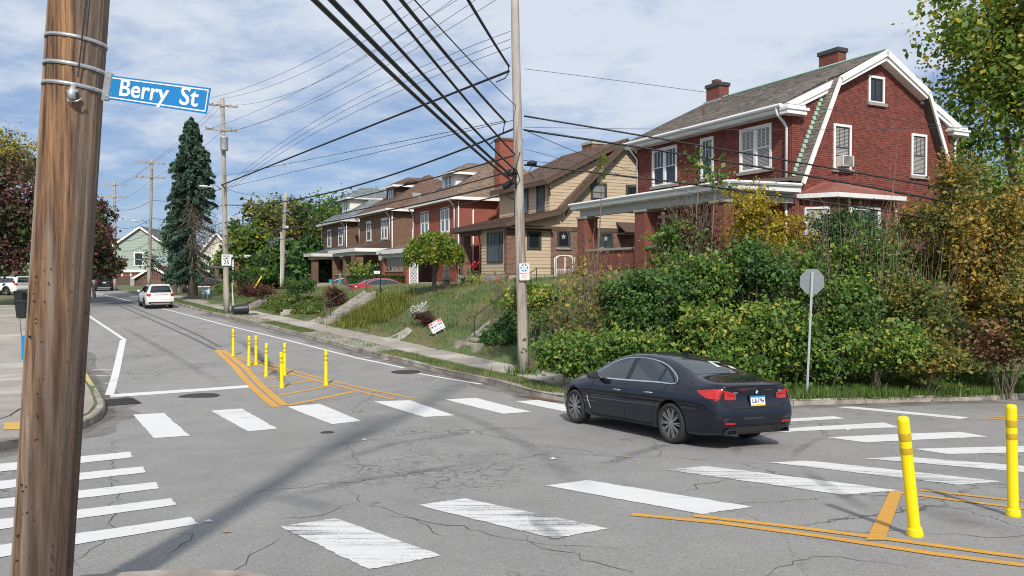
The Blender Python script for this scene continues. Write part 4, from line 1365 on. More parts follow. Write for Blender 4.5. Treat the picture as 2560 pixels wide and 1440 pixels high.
DW = [(0.85, 1.65, 7.35, 9.0), (3.0, 3.75, 7.35, 9.0), (4.0, 4.75, 7.35, 9.0)]
dh = [(a - .12, b + .12, c - .12, d + .12) for a, b, c, d in DW]
siding(dm, T_D, lambda z: [(0.12, L2 - .12)], 6.95, 9.2, dh, M_SIDING)
siding(dm, Pl('s', 0.12), lambda z: [(3.02, min(8.2, 3.5 + (z - 7.0) / 4.75 * 5.0))] if z < 9.0 else [(3.02 + (z - 9.0) / 2.45 * 5.2, min(8.2, 3.5 + (z - 7.0) / 4.75 * 5.0))], 7.0, 11.3, [], M_SIDING)
for a, b, c, d in ((0.0, 0.9, 3.3, 6.05), (3.0, 3.43, 3.3, 6.05), (4.42, 6.58, 3.3, 6.05), (7.62, 9.9, 3.3, 6.05), (3.43, 4.42, 3.3, 5.03), (6.58, 7.62, 3.3, 5.03), (3.43, 4.42, 6.12, 6.13), (6.58, 7.62, 6.07, 6.08)):
    MB().box((a, -0.055, c), (b, 0, d)).build('brick_panel', M_BRICKT, wl)
MB().box((-0.055, -0.055, 3.3), (0, 0.3, 6.05)).build('brick_panel', M_BRICKT, wl)
MB().box((-0.08, -0.08, 2.0), (9.95, 0, 3.3)).build('foundation', M_STONE, H2)
MB().box((-0.08, 0.0, 2.0), (0, L2, 3.3)).build('foundation', M_STONE, H2)
MB().box((-0.09, -0.09, 6.05), (9.95, 0, 6.32)).build('band_board', M_BROWNTRIM, H2)
for i, w_ in enumerate(SW):
    ww = window(H2, T_S, *w_, fmat=M_DARKTRIM, proud=0.05, bars=1, sill=i > 0, rail=False, fw=0.12)
    if i:                                                          # star hung in the window
        s5 = [(w_[0] + .37 + math.sin(k * math.pi / 5) * (.2 if k % 2 == 0 else .08), w_[3] - .3 + math.cos(k * math.pi / 5) * (.2 if k % 2 == 0 else .08)) for k in range(10)]
        MB().prism([T_S.at(a, z, 0.03) for a, z in s5], (0, -0.012, 0)).build('star_ornament', M_BLIND, ww)
window(H2, T_S, *UW[0], fmat=M_DARKTRIM, proud=0.04, bars=1, blind=0.9, sill=False, fw=0.13)
window(H2, T_S, *UW[1], fmat=M_DARKTRIM, proud=0.04, bars=1, blind=0.0, sill=False, fw=0.13)
for w_ in DW: window(H2, T_D, *w_, fmat=M_DARKTRIM, proud=0.04, bars=1, sill=False, fw=0.1, pane=M_PANE2)
window(H2, T_F, 0.65, 2.65, 4.15, 5.85, fmat=M_DARKTRIM, proud=0.04, bars=3, rail=False, mull=(1.1,), sill=False, fw=0.12, pane=M_PANE2)
v_ = MB()
for k in range(6): bx(v_, T_S, 7.7, 8.1, 10.58 + k * .055, 10.60 + k * .055 + .015, 0.0, 0.06)
v_.box(T_S.at(7.66, 10.54, 0), T_S.at(8.14, 10.93, 0.035)); v_.build('gable_vent', M_SIDING, H2)
bw = MB().box((5.0, -.35, 3.2), (5.9, 0, 3.9)); 
# roof
ro = MB()
def slab(m, pts, t, ya, yb):
    for (xa, za), (xb, zb) in zip(pts, pts[1:]):
        m.prism([(xa, ya, za), (xb, ya, zb), (xb, ya, zb + t), (xa, ya, za + t)], (0, yb - ya, 0))
ov = 0.55
slab(ro, rp, 0.14, -ov, L2 + ov)
slab(ro, [(2.45, 9.0), (8.4, 11.92)], 0.14, -ov + .25, L2 + ov - .25)
ro = ro.build('roof', M_SHINGB, H2)
s_ = Vector((3.85, 0, 0.9)); shingles(ro, (-0.45, -ov, 6.47), (0, 1, 0), s_, s_.length, lambda t: (0, L2 + 2 * ov), M_SHINGB, exp=0.17, tab=0.33)
s_ = Vector((5.0, 0, 4.73)); shingles(ro, (3.4, -ov, 7.37), (0, 1, 0), s_, s_.length, lambda t: (0, 0.62), M_SHINGB, exp=0.17, tab=0.33)
s_ = Vector((5.95, 0, 2.92)); shingles(ro, (2.45, -ov + .25, 9.15), (0, 1, 0), s_, s_.length, lambda t: (0, L2 + 2 * ov - .5), M_SHINGB, exp=0.17, tab=0.33)
tb = MB()
rake(tb, [(-0.45, 6.40), (3.4, 7.28), (8.4, 12.02)], -ov - .06, 0.24, 0.06)
rake(tb, [(8.4, 12.02), (13.9, 7.05)], -ov - .06, 0.24, 0.06)
rake(tb, [(2.42, 9.06), (8.3, 11.95)], -ov + .19, 0.22, 0.06)
tb.box((-0.5, -ov, 6.18), (-0.45, L2 + ov, 6.42)); tb.box((2.40, -ov + .25, 8.85), (2.45, L2 + ov - .3, 9.08))
tb.build('rake_board', M_BROWNTRIM, ro)
MB().box((-0.45, -ov, 6.14), (3.0, L2 + ov, 6.18)).build('soffit', M_BROWNTRIM, ro)
for zz_, xx in ((7.6, 4.05), (9.7, 6.2), (8.75, 2.75)):
    MB().box((xx, -ov + .2, zz_ - .12), (xx + .14, 0, zz_ + .03)).prism([(xx + .02, -ov + .3, zz_ - .12), (xx + .02, -.02, zz_ - .12), (xx + .02, -.02, zz_ - .6)], (.1, 0, 0)).build('bracket', M_BROWNTRIM, ro)
chimney(H2, 9.0, 10.0, 4.6, 5.9, 10.0, 12.7, M_BRICKT, M_STONE, ro)
# open end of the porch
MB().box((-0.05, 6.5, 2.4), (0.5, 7.05, 6.15)).build('porch_post', M_BRICKT, H2)
MB().box((0.0, 3.67, 2.4), (3.0, L2, 3.1)).build('porch_floor', M_CONC, H2)
MB().box((-0.02, 3.67, 5.9), (0.3, L2, 6.15)).build('porch_beam', M_BROWNTRIM, H2)
MB().box((7.9, -1.0, 5.9), (9.4, -0.0, 6.02)).prism([(7.85, -1.1, 6.02), (9.45, -1.1, 6.02), (9.45, 0, 6.7), (7.85, 0, 6.7)], (0, 0.01, .06)).build('side_hood', M_SHINGB, H2)
downspout(H2, [(-.48, 3.6, 6.2), (-.2, 3.7, 5.9), (-.12, 3.7, 5.6), (-.12, 3.7, 3)], M_BROWNTRIM, 0.05)
settle(H2, 2.6)

# ------------------------------------------------------------------ foursquare houses down the street
def foursquare(name, x, y, label, L, Dp, zb, ze, zr, wallm, roofm, trim, wins, dormer, porch, th=TH, colm=None, swin=(), lower=()):
    h = house(name, x, y, label, th=th)
    F_, S_ = Pl('f'), Pl('s')
    MB().box((0, 0, zb - 1), (Dp, L, ze)).build('wall', wallm, h)
    roof = hip_roof(h, 0, Dp, 0, L, ze + .12, zr, 1.2, roofm, trim)
    for w_ in wins: window(h, F_, *w_[:4], mull=w_[4:], proud=0.02, bars=2, pane=M_PANE2, fw=0.12)
    for w_ in swin: window(h, S_, *w_[:4], proud=0.02, bars=1, fw=0.1)
    for w_ in lower: window(h, F_, *w_[:4], proud=0.02, bars=1, fw=0.12)
    # dormer on the front slope
    ya, yb, za, zt, xd = dormer['y0'], dormer['y1'], dormer['z0'], dormer['z1'], dormer['x']
    d = MB().box((xd, ya, za), (xd + 3.2, yb, zt)).build('dormer', dormer['mat'], h)
    if dormer.get('siding'):
        siding(d, Pl('f', xd), lambda z: [(ya, yb)], za, zt, [((ya + yb) / 2 - .75, (ya + yb) / 2 + .75, za + .2, zt)], dormer['mat'], 0.16, 0.02)
        siding(d, Pl('s', ya), lambda z: [(xd, xd + 3.2)], za, zt, [], dormer['mat'], 0.16, 0.02)
    window(h, Pl('f', xd), (ya + yb) / 2 - .65, (ya + yb) / 2 + .65, za + .35, zt - .12, mull=((ya + yb) / 2,), proud=0.03, bars=1, sill=False, fw=0.08, pane=M_PANE2)
    o = 0.45
    cx, cy, zp = xd + 1.9, (ya + yb) / 2, zt + dormer['rise']
    A = [(xd - o, ya - o, zt), (xd + 4.2, ya - o, zt), (xd + 4.2, yb + o, zt), (xd - o, yb + o, zt), (cx - .2, cy, zp), (xd + 4.2, cy, zp)]
    dr = MB().add(A, [(0, 1, 5, 4), (3, 0, 4), (2, 3, 4, 5), (0, 3, 2, 1)]).build('dormer_roof', roofm, h)
    sV = Vector((cx - .2 - (xd - o), 0, zp - zt)); ln = sV.length; wy = yb - ya + 2 * o
    shingles(dr, A[0], (0, 1, 0), sV, ln, lambda t: (wy / 2 * t / ln, wy - wy / 2 * t / ln), roofm, exp=0.17, tab=0.33)
    sV2 = Vector((0, cy - (ya - o), zp - zt)); l2 = sV2.length
    shingles(dr, A[0], (1, 0, 0), sV2, l2, lambda t: ((cx - .2 - xd + o) * t / l2, 4.65), roofm, exp=0.17, tab=0.33)
    e_ = MB().box((xd - o - .04, ya - o - .04, zt - .16), (xd - o + .04, yb + o + .04, zt + .02)).box((xd - o + .04, ya - o - .04, zt - .16), (xd + 3.5, ya - o + .04, zt + .02))
    e_.build('dormer_fascia', trim, dr)
    # porch
    p = porch
    zt_, dep = p['z'], p['d']
    o = 0.45
    A = [(-dep - o, p['y0'] - o, zt_), (-dep - o, p['y1'] + o, zt_), (0, p['y1'] + o, zt_ + .75), (0, p['y0'] - o, zt_ + .75), (-dep - o, p['y0'] - o, zt_ - .12), (-dep - o, p['y1'] + o, zt_ - .12), (0, p['y1'] + o, zt_ - .12), (0, p['y0'] - o, zt_ - .12)]
    pr_ = MB().add(A, [(0, 3, 2, 1), (4, 5, 6, 7), (0, 4, 7, 3), (1, 2, 6, 5), (0, 1, 5, 4)]).build('porch_roof', roofm, h)
    MB().box((-dep - o - .05, p['y0'] - o - .05, zt_ - .28), (-dep - o + .03, p['y1'] + o, zt_ + .03)).box((-dep - o + .03, p['y0'] - o - .05, zt_ - .28), (0, p['y0'] - o + .03, zt_ + .03)).build('porch_fascia', trim, pr_)
    MB().box((-dep - .12, p['y0'] - .12, zt_ - .55), (-dep + .2, p['y1'] + .1, zt_ - .28)).box((-dep + .2, p['y0'] - .12, zt_ - .55), (-.02, p['y0'] + .15, zt_ - .28)).build('porch_beam', trim, h)
    for yc in p['cols']:
        c = MB().box((-dep - .22, yc, zb - .6), (-dep + .38, yc + .62, zt_ - .55)).build('porch_column', colm or wallm, h)
        MB().box((-dep - .27, yc - .05, zt_ - .63), (-dep + .43, yc + .67, zt_ - .552)).build('column_cap', M_SILL, c)
    MB().box((-dep - .2, p['y0'], zb - .8), (0, p['y1'], zb + .45)).build('porch_floor', M_CONC, h)
    wl_ = MB().box((-dep - .12, p['y0'] + .6, zb + .45), (-dep + .12, p['y1'] - .6, zb + 1.25)).build('porch_wall', colm or wallm, h)
    MB().box((-dep - .18, p['y0'] + .6, zb + 1.25), (-dep + .18, p['y1'] - .6, zb + 1.34)).build('coping', M_CONC2, wl_)
    MB().box((-.05, L * .45, zb + .5), (-.02, L * .45 + 1.0, zb + 2.6)).build('front_door', M_BROWNTRIM, h)
    downspout(h, [(-.6, .1, ze - .05), (-.25, .1, ze - .35), (-.1, .1, ze - .6), (-.1, .1, zt_ + .7)])
    downspout(h, [(-.6, L - .1, ze - .05), (-.25, L - .1, ze - .35), (-.1, L - .1, ze - .6), (-.1, L - .1, zt_ + .7)])
    return h, roof
H3, r3 = foursquare('brick_foursquare', -4.0, 55.0, 'orange red brick house with tall side chimney and white dormer', 8.8, 10.5, 2.3, 8.75, 12.6, M_BRICK2, M_SHINGT, M_WHITE,
    [(1.3, 2.75, 6.5, 8.15, 2.03), (5.5, 7.0, 6.5, 8.15, 6.25)], dict(y0=3.1, y1=5.9, z0=9.2, z1=11.05, x=1.3, mat=M_WHITE, rise=1.0),
    dict(z=5.2, d=2.6, y0=2.6, y1=8.6, cols=(2.6, 7.9)), swin=[(5.0, 5.7, 6.7, 8.0), (3.2, 4.0, 4.0, 5.3)])
chimney(H3, 3.2, 5.0, -0.55, 0.25, 1.5, 13.2, M_BRICK2, M_SHINGR)
downspout(H3, [(0.15, -.12, 8.6), (0.15, -.12, 2.4)])
downspout(H3, [(1.3, -.1, 8.0), (1.3, -.1, 2.4)])
# white lattice and a drawn porch curtain
lt = MB()
for k in range(-9, 11):
    for sgn in (1, -1):
        a0, a1 = (0.0, 1.6)
        z_a = 2.4 + k * .3
        za, zb_ = (z_a, z_a + 1.6) if sgn > 0 else (z_a + 1.6, z_a)
        t0 = max(0, (2.4 - za) / (zb_ - za) if zb_ > za else (za - 4.9) / (za - zb_)) if True else 0
        def clip(t): return (a0 + (a1 - a0) * t, za + (zb_ - za) * t)
        ts = [t for t in np.linspace(0, 1, 33) if 2.4 <= clip(t)[1] <= 4.9]
        if len(ts) > 1:
            p, q = clip(ts[0]), clip(ts[-1])
            lt.bar((-2.7, p[0] + .6, p[1]), (-2.7, q[0] + .6, q[1]), 0.02 + .005 * sgn, 0.07)
lt.box((-2.75, .55, 2.3), (-2.65, .63, 5.0)); lt.box((-2.75, 2.17, 2.3), (-2.65, 2.25, 5.0))
lt.build('lattice', M_WHITE, H3)
cu = MB()
for k in range(14): cu.box((-2.62 - .03 * (k % 2), 3.3 + k * .32, 3.7 + .12 * (k % 3)), (-2.58 - .03 * (k % 2), 3.3 + (k + 1) * .32, 4.75))
cu.build('porch_curtain', M_SILL, H3)
settle(H3, 2.0)
H4, r4 = foursquare('brown_foursquare', -10.7, 68.0, 'brown brick house with brown roof and white porch gutter', 9.8, 10.5, 2.0, 9.0, 12.9, M_BRICK3, M_SHINGB, M_WHITE,
    [(1.0, 2.6, 6.6, 8.3, 1.8), (6.0, 7.3, 6.6, 8.3)], dict(y0=3.3, y1=6.2, z0=9.6, z1=11.6, x=1.6, mat=M_SHINGB, rise=1.0),
    dict(z=5.6, d=2.7, y0=0.6, y1=9.4, cols=(0.6, 4.6, 8.7)), swin=[(2.2, 3.1, 6.7, 8.0)])
MB().box((2.4, 1.0, 10.2), (3.2, 1.7, 10.75)).build('skylight', M_SIGNBACK, r4)
downspout(H4, [(0.1, -.1, 8.9), (0.1, -.1, 2.2)]); downspout(H4, [(2.0, -.1, 7.4), (2.0, -.1, 2.2)])
settle(H4, 1.9)
H5, r5 = foursquare('grey_roof_foursquare', -17.0, 78.6, 'dark brown brick house with blue grey roof and cream dormer', 10.0, 10.5, 2.0, 8.8, 12.4, M_BRICK4, M_SHINGG, M_WHITE_OLD,
    [(1.2, 2.6, 6.4, 8.1), (6.0, 7.4, 6.4, 8.1)], dict(y0=3.4, y1=6.6, z0=9.4, z1=11.5, x=1.4, mat=M_SIDINGW, rise=1.3, siding=True),
    dict(z=5.4, d=3.0, y0=0.5, y1=10.4, cols=(0.6, 5.2, 9.6)))
downspout(H5, [(0.1, -.1, 8.7), (0.1, -.1, 2.2)])
settle(H5, 1.9)

# ------------------------------------------------------------------ houses in the distance
def gable_house(name, x, y, th, label, w, d, zb, ze, zr, wallm, roofm, wins, lowm=None, zlow=None, trim=None, swins=(), side_ridge=False):
    """gable end faces local -y (width along x), ridge runs back along y; side_ridge turns the ridge along x"""
    h = empty(name, (x, y, 0), th, label, 'house', 'houses in the distance')
    if not side_ridge:
        pts = [(0, 0, zb), (w, 0, zb), (w, 0, ze), (w / 2, 0, zr), (0, 0, ze)]
        wl = MB().prism(pts, (0, d, 0)).build('wall', wallm, h)
        r = MB()
        o = 0.35
        k = (zr - ze) / (w / 2)
        for s in (-1, 1):
            xe = w / 2 + s * (w / 2 + o)
            r.prism([(xe, -o, ze - o * k), (w / 2, -o, zr), (w / 2, -o, zr + .15), (xe, -o, ze - o * k + .15)], (0, d + 2 * o, 0))
        r = r.build('roof', roofm, h)
        t = MB()
        rake(t, [(-o, ze - o * k + .13), (w / 2, zr + .13), (w + o, ze - o * k + .13)], -o - .06, .25, .06)
        t.build('rake_board', trim or M_WHITE, r)
    else:
        pts = [(0, 0, zb), (0, d, zb), (0, d, ze), (0, d / 2, zr), (0, 0, ze)]
        wl = MB().prism(pts, (w, 0, 0)).build('wall', wallm, h)
        r = MB()
        o = 0.4
        k = (zr - ze) / (d / 2)
        for s in (-1, 1):
            ye = d / 2 + s * (d / 2 + o)
            r.prism([(-o, ye, ze - o * k), (-o, d / 2, zr), (-o, d / 2, zr + .15), (-o, ye, ze - o * k + .15)], (w + 2 * o, 0, 0))
        r = r.build('roof', roofm, h)
        MB().box((-o, -o - .08, ze - o * k - .15), (w + o, -o, ze - o * k + .12)).build('fascia', trim or M_WHITE, r)
    if lowm: MB().box((-.05, -.05, zb), (w + .05, d, zlow)).build('lower_wall', lowm, h)
    for q in wins: window(h, Pl('s'), *q[:4], proud=0.05, bars=1, sill=False, fw=0.14)
    for q in swins: window(h, Pl('f'), *q[:4], proud=0.05, bars=1, sill=False, fw=0.14)
    return h
def at_px(u, Y): return (u - 1280) / F * Y
HG = gable_house('green_house', at_px(300, 112) - 1, 112, 0.15, 'pale green clapboard house behind the brown garage', 7.6, 9, 1.2, 7.4, 10.2, M_SIDINGG, M_SHINGG,
                 [(3.0, 4.1, 4.6, 6.4), (1.3, 2.4, 1.9, 3.6)], M_BRICK2, 3.7)
for a in np.arange(3.9, 10.0, 0.22):
    hw = 3.8 if a < 7.4 else 3.8 * (10.2 - a) / 2.8
    for p0, p1 in cut([(3.8 - hw, 3.8 + hw)], [(2.8, 4.3, 4.4, 6.6)], a + .1):
        if p1 - p0 > .2: MB().box((p0, -.025, a), (p1, 0, a + .2), random.uniform(.2, .8)).build('siding_board', M_SIDINGG, [c for c in HG.children if c.name.startswith('wall')][0])
MB().box((-.3, -.3, 3.6), (7.9, 0, 3.95)).build('belt_eave', M_WHITE, HG)
settle(HG, 1.2)
GR = gable_house('brown_garage', at_px(338, 100), 100, 0.12, 'low brown garage with block sides behind the white suv', 4.6, 6, 0.9, 2.9, 4.3, M_BROWNTRIM, M_SHINGB, [])
MB().box((1.0, -.06, 0.9), (4.2, 0, 2.7)).build('garage_door', mk('garage_brown', (0.15, 0.085, 0.06), 0.7, 0.1), GR)
MB().box((4.6, -.3, 0.8), (6.4, 3, 2.9)).build('block_wall', M_BLOCK, GR)
MB().box((-.5, -.3, 0.8), (0, .2, 3.0)).build('block_pier', M_BLOCK, GR)
gg = MB()
for k in range(23): gg.box((.05 + k * .2, -.09, 2.75), (.06 + k * .2 + .1, -.06, 2.9 + (2.3 - abs(.1 + k * .2 - 2.3)) * .55))
gg.build('gable_cladding', mk('brown_cladding', (0.20, 0.10, 0.075), 0.7, 0.1), GR)
GR['category'] = 'garage'; settle(GR, 0.9)
OB = gable_house('orange_brick_house', at_px(236, 128), 128, 0.1, 'orange brick house with white porch beyond the tall brown pole', 6.5, 8, 1.4, 6.8, 9.3, brickmat('orange_brick', (0.45, 0.22, 0.12), (0.38, 0.18, 0.1), (0.4, 0.3, 0.22)), M_SHINGR,
                 [(0.8, 1.9, 4.6, 6.2), (3.6, 4.6, 4.4, 6.0)], None, None, side_ridge=True)
MB().box((-.3, -2.5, 4.0), (6.0, 0, 4.25)).build('porch_roof', M_WHITE, OB)
for xx in (0, 2.6, 5.4): MB().box((xx, -2.3, 1.4), (xx + .3, -2.0, 4.0)).build('porch_post', M_WHITE, OB)
MB().box((0, -2.3, 1.2), (5.7, 0, 2.0)).build('porch_floor', M_CONC2, OB)
settle(OB, 1.4)
WH = gable_house('white_house', at_px(492, 96), 96, 0.3, 'white house with red brown roof behind the tall spruce', 4.6, 9, 1.5, 5.6, 8.6, M_SIDINGW, M_SHINGR, [(2.9, 3.8, 3.2, 5.0)])
MB().box((-1.8, -1.5, 1.5), (4.0, 0, 4.1)).build('porch', M_WHITE, WH)
MB().box((-2.0, -1.8, 4.1), (4.3, 0.0, 4.3)).build('porch_roof', M_SHINGR, WH)
settle(WH, 1.5)
BB = gable_house('brown_brick_bungalow', at_px(585, 88), 88, TH, 'brown brick house with grey roof beside the speed limit pole', 7, 8, 1.5, 5.6, 7.6, M_BRICK3, M_SHINGG, [], side_ridge=True)
MB().box((-2.2, 0.5, 4.0), (0, 6.5, 4.25)).build('porch_roof', M_SHINGG, BB)
for yy in (0.6, 5.8): MB().box((-2.0, yy, 1.5), (-1.6, yy + .4, 4.0)).build('porch_post', M_BRICK3, BB)
window(BB, Pl('f'), 2.0, 3.2, 2.4, 3.9, proud=.03); window(BB, Pl('s'), 1.5, 2.3, 2.6, 4.2, proud=.03)
downspout(BB, [(-.1, -.15, 5.5), (-.1, -.15, 1.8)], M_GUTTER, .09)
settle(BB, 1.6)
far = [(210, 150, 'red', 9, M_BRICK2), (395, 150, 'pale', 8, M_SIDINGW), (440, 165, 'grey', 9, M_BLOCK), (160, 165, 'tan', 9, M_SIDING)]
for u, Y, w_, ht, m_ in far:
    q = gable_house('distant_house', at_px(u, Y), Y, 0.2, {'red': 'distant red brick house beyond the dark suv', 'pale': 'distant cream house between the green house and the spruce',
        'grey': 'distant grey house hidden mostly by the spruce', 'tan': 'distant tan house behind the purple leaved street trees'}[w_], 8, 8, 1.0, 6.4, 9.2, m_, M_SHINGG, [(1.5, 2.6, 3.8, 5.4), (5, 6.1, 3.8, 5.4)])
    settle(q, 1.0)
# ------------------------------------------------------------------ vehicles
def carpaint(name, col, flake=0.0, rough=0.3):
    m = mk(name, col, rough, 0.03, 2, metallic=flake, coat=1.0, spec=0.05)
    m.node_tree.nodes['Principled BSDF'].inputs['Coat IOR'].default_value = 1.58
    return m
P_NAVY = carpaint('dark_blue_paint', (0.0035, 0.005, 0.013), 0.0, 0.5)
P_WHITE = carpaint('white_car_paint', (0.72, 0.72, 0.70), 0.0, 0.3)
P_BLACK = carpaint('black_car_paint', (0.012, 0.012, 0.015), 0.0, 0.25)
P_RED = carpaint('red_car_paint', (0.36, 0.012, 0.028), 0.2, 0.3)
P_GREY = carpaint('grey_car_paint', (0.06, 0.065, 0.075), 0.3, 0.3)
M_TYRE = mk('tyre_rubber', (0.022, 0.022, 0.023), 0.8, 0.15, 12)
M_RIM = mk('alloy', (0.42, 0.42, 0.43), 0.32, 0.05, metallic=0.85)
M_RIMD = mk('alloy_dark', (0.05, 0.05, 0.055), 0.45, 0.05, metallic=0.6)
M_CHROME = mk('chrome', (0.75, 0.76, 0.78), 0.15, 0.02, metallic=1.0)
M_TAIL = mk('tail_lamp_red', (0.42, 0.012, 0.010), 0.12, 0.1, 6, coat=0.8)
M_TAILD = mk('tail_lamp_dark', (0.16, 0.008, 0.010), 0.12, 0.1, 6, coat=0.8)
M_LAMPW = mk('clear_lamp', (0.55, 0.56, 0.58), 0.12, 0.05, coat=0.6)
M_BPLAST = mk('black_plastic', (0.02, 0.02, 0.021), 0.55, 0.08)
M_CGLASS = mk('car_glass', (0.006, 0.010, 0.011), 0.03, 0.05, spec=0.85)
M_CGLASS.node_tree.nodes['Principled BSDF'].inputs['IOR'].default_value = 1.75
M_SEAM = mk('panel_gap', (0.003, 0.003, 0.003), 0.9, 0.0)
M_PAPER = mk('paper', (0.50, 0.56, 0.56), 0.7, 0.05)
M_PLATEY = mk('plate_yellow', (0.65, 0.47, 0.05), 0.5, 0.02)
CARS = {
 'sedan': dict(L=4.936, wb=2.975, ro=1.11, wr=0.335, tw=0.235, track=0.80, clear=0.19,
    top=[(0.0, 1.00), (.05, 1.045), (.12, 1.06), (.45, 1.095), (.75, 1.14), (1.0, 1.245), (1.35, 1.365), (1.75, 1.445), (2.2, 1.479), (2.6, 1.472), (3.0, 1.42), (3.35, 1.275), (3.7, 1.095), (3.85, 1.035), (4.2, .985), (4.55, .90), (4.8, .77), (4.936, .60)],
    belt=[(0.0, .93), (.3, .985), (1.0, .975), (2.0, .945), (3.0, .92), (3.7, .915), (4.3, .845), (4.7, .72), (4.936, .56)],
    ym=[(0.0, .70), (.06, .80), (.2, .875), (.5, .915), (1.1, .934), (2.0, .922), (3.0, .922), (4.05, .930), (4.4, .895), (4.7, .80), (4.86, .67), (4.936, .52)],
    yr=[(0.0, .62), (.3, .70), (.75, .67), (1.1, .60), (1.6, .565), (2.2, .56), (2.8, .57), (3.3, .62), (3.75, .67), (4.2, .66), (4.6, .60), (4.936, .42)],
    dr=[(0.0, .03), (.7, .025), (.95, .05), (1.4, .075), (2.2, .072), (3.0, .07), (3.6, .04), (3.9, .03), (4.936, .03)],
    ybf=[(0, .90), (.7, .92), (2.0, .935), (3.5, .935), (4.3, .90), (4.936, .85)],
    rear=[(0.15, .14), (.30, .07), (.42, .02), (.55, 0), (.66, .015), (.74, .07), (.85, .09), (.98, .075), (1.05, .02)]),
 'suv': dict(L=5.03, wb=2.86, ro=1.17, wr=0.375, tw=0.25, track=0.84, clear=0.24,
    top=[(0.0, 1.20), (.04, 1.50), (.12, 1.68), (.25, 1.735), (.7, 1.765), (1.5, 1.78), (2.3, 1.765), (2.9, 1.70), (3.3, 1.50), (3.7, 1.25), (3.85, 1.18), (4.2, 1.14), (4.6, 1.08), (4.85, .98), (5.03, .72)],
    belt=[(0.0, 1.08), (.3, 1.17), (1.0, 1.15), (2.0, 1.11), (3.0, 1.09), (3.7, 1.07), (4.3, 1.0), (4.75, .90), (5.03, .66)],
    ym=[(0.0, .84), (.06, .90), (.2, .955), (.5, .985), (1.1, 1.0), (2.0, .99), (3.0, .99), (4.0, 1.0), (4.5, .95), (4.8, .86), (4.95, .74), (5.03, .62)],
    yr=[(0.0, .70), (.1, .68), (.3, .67), (.8, .68), (1.5, .70), (2.2, .70), (2.8, .70), (3.3, .74), (3.8, .76), (4.3, .74), (4.7, .66), (5.03, .5)],
    dr=[(0.0, .05), (.7, .07), (2.2, .075), (3.0, .07), (3.7, .04), (5.03, .04)],
    ybf=[(0, .93), (.7, .94), (2.0, .95), (3.5, .95), (4.3, .92), (5.03, .87)],
    rear=[(0.2, .12), (.35, .04), (.5, 0), (.68, .01), (.76, .06), (.95, .07), (1.15, .08), (1.45, .03), (1.7, .0)])}
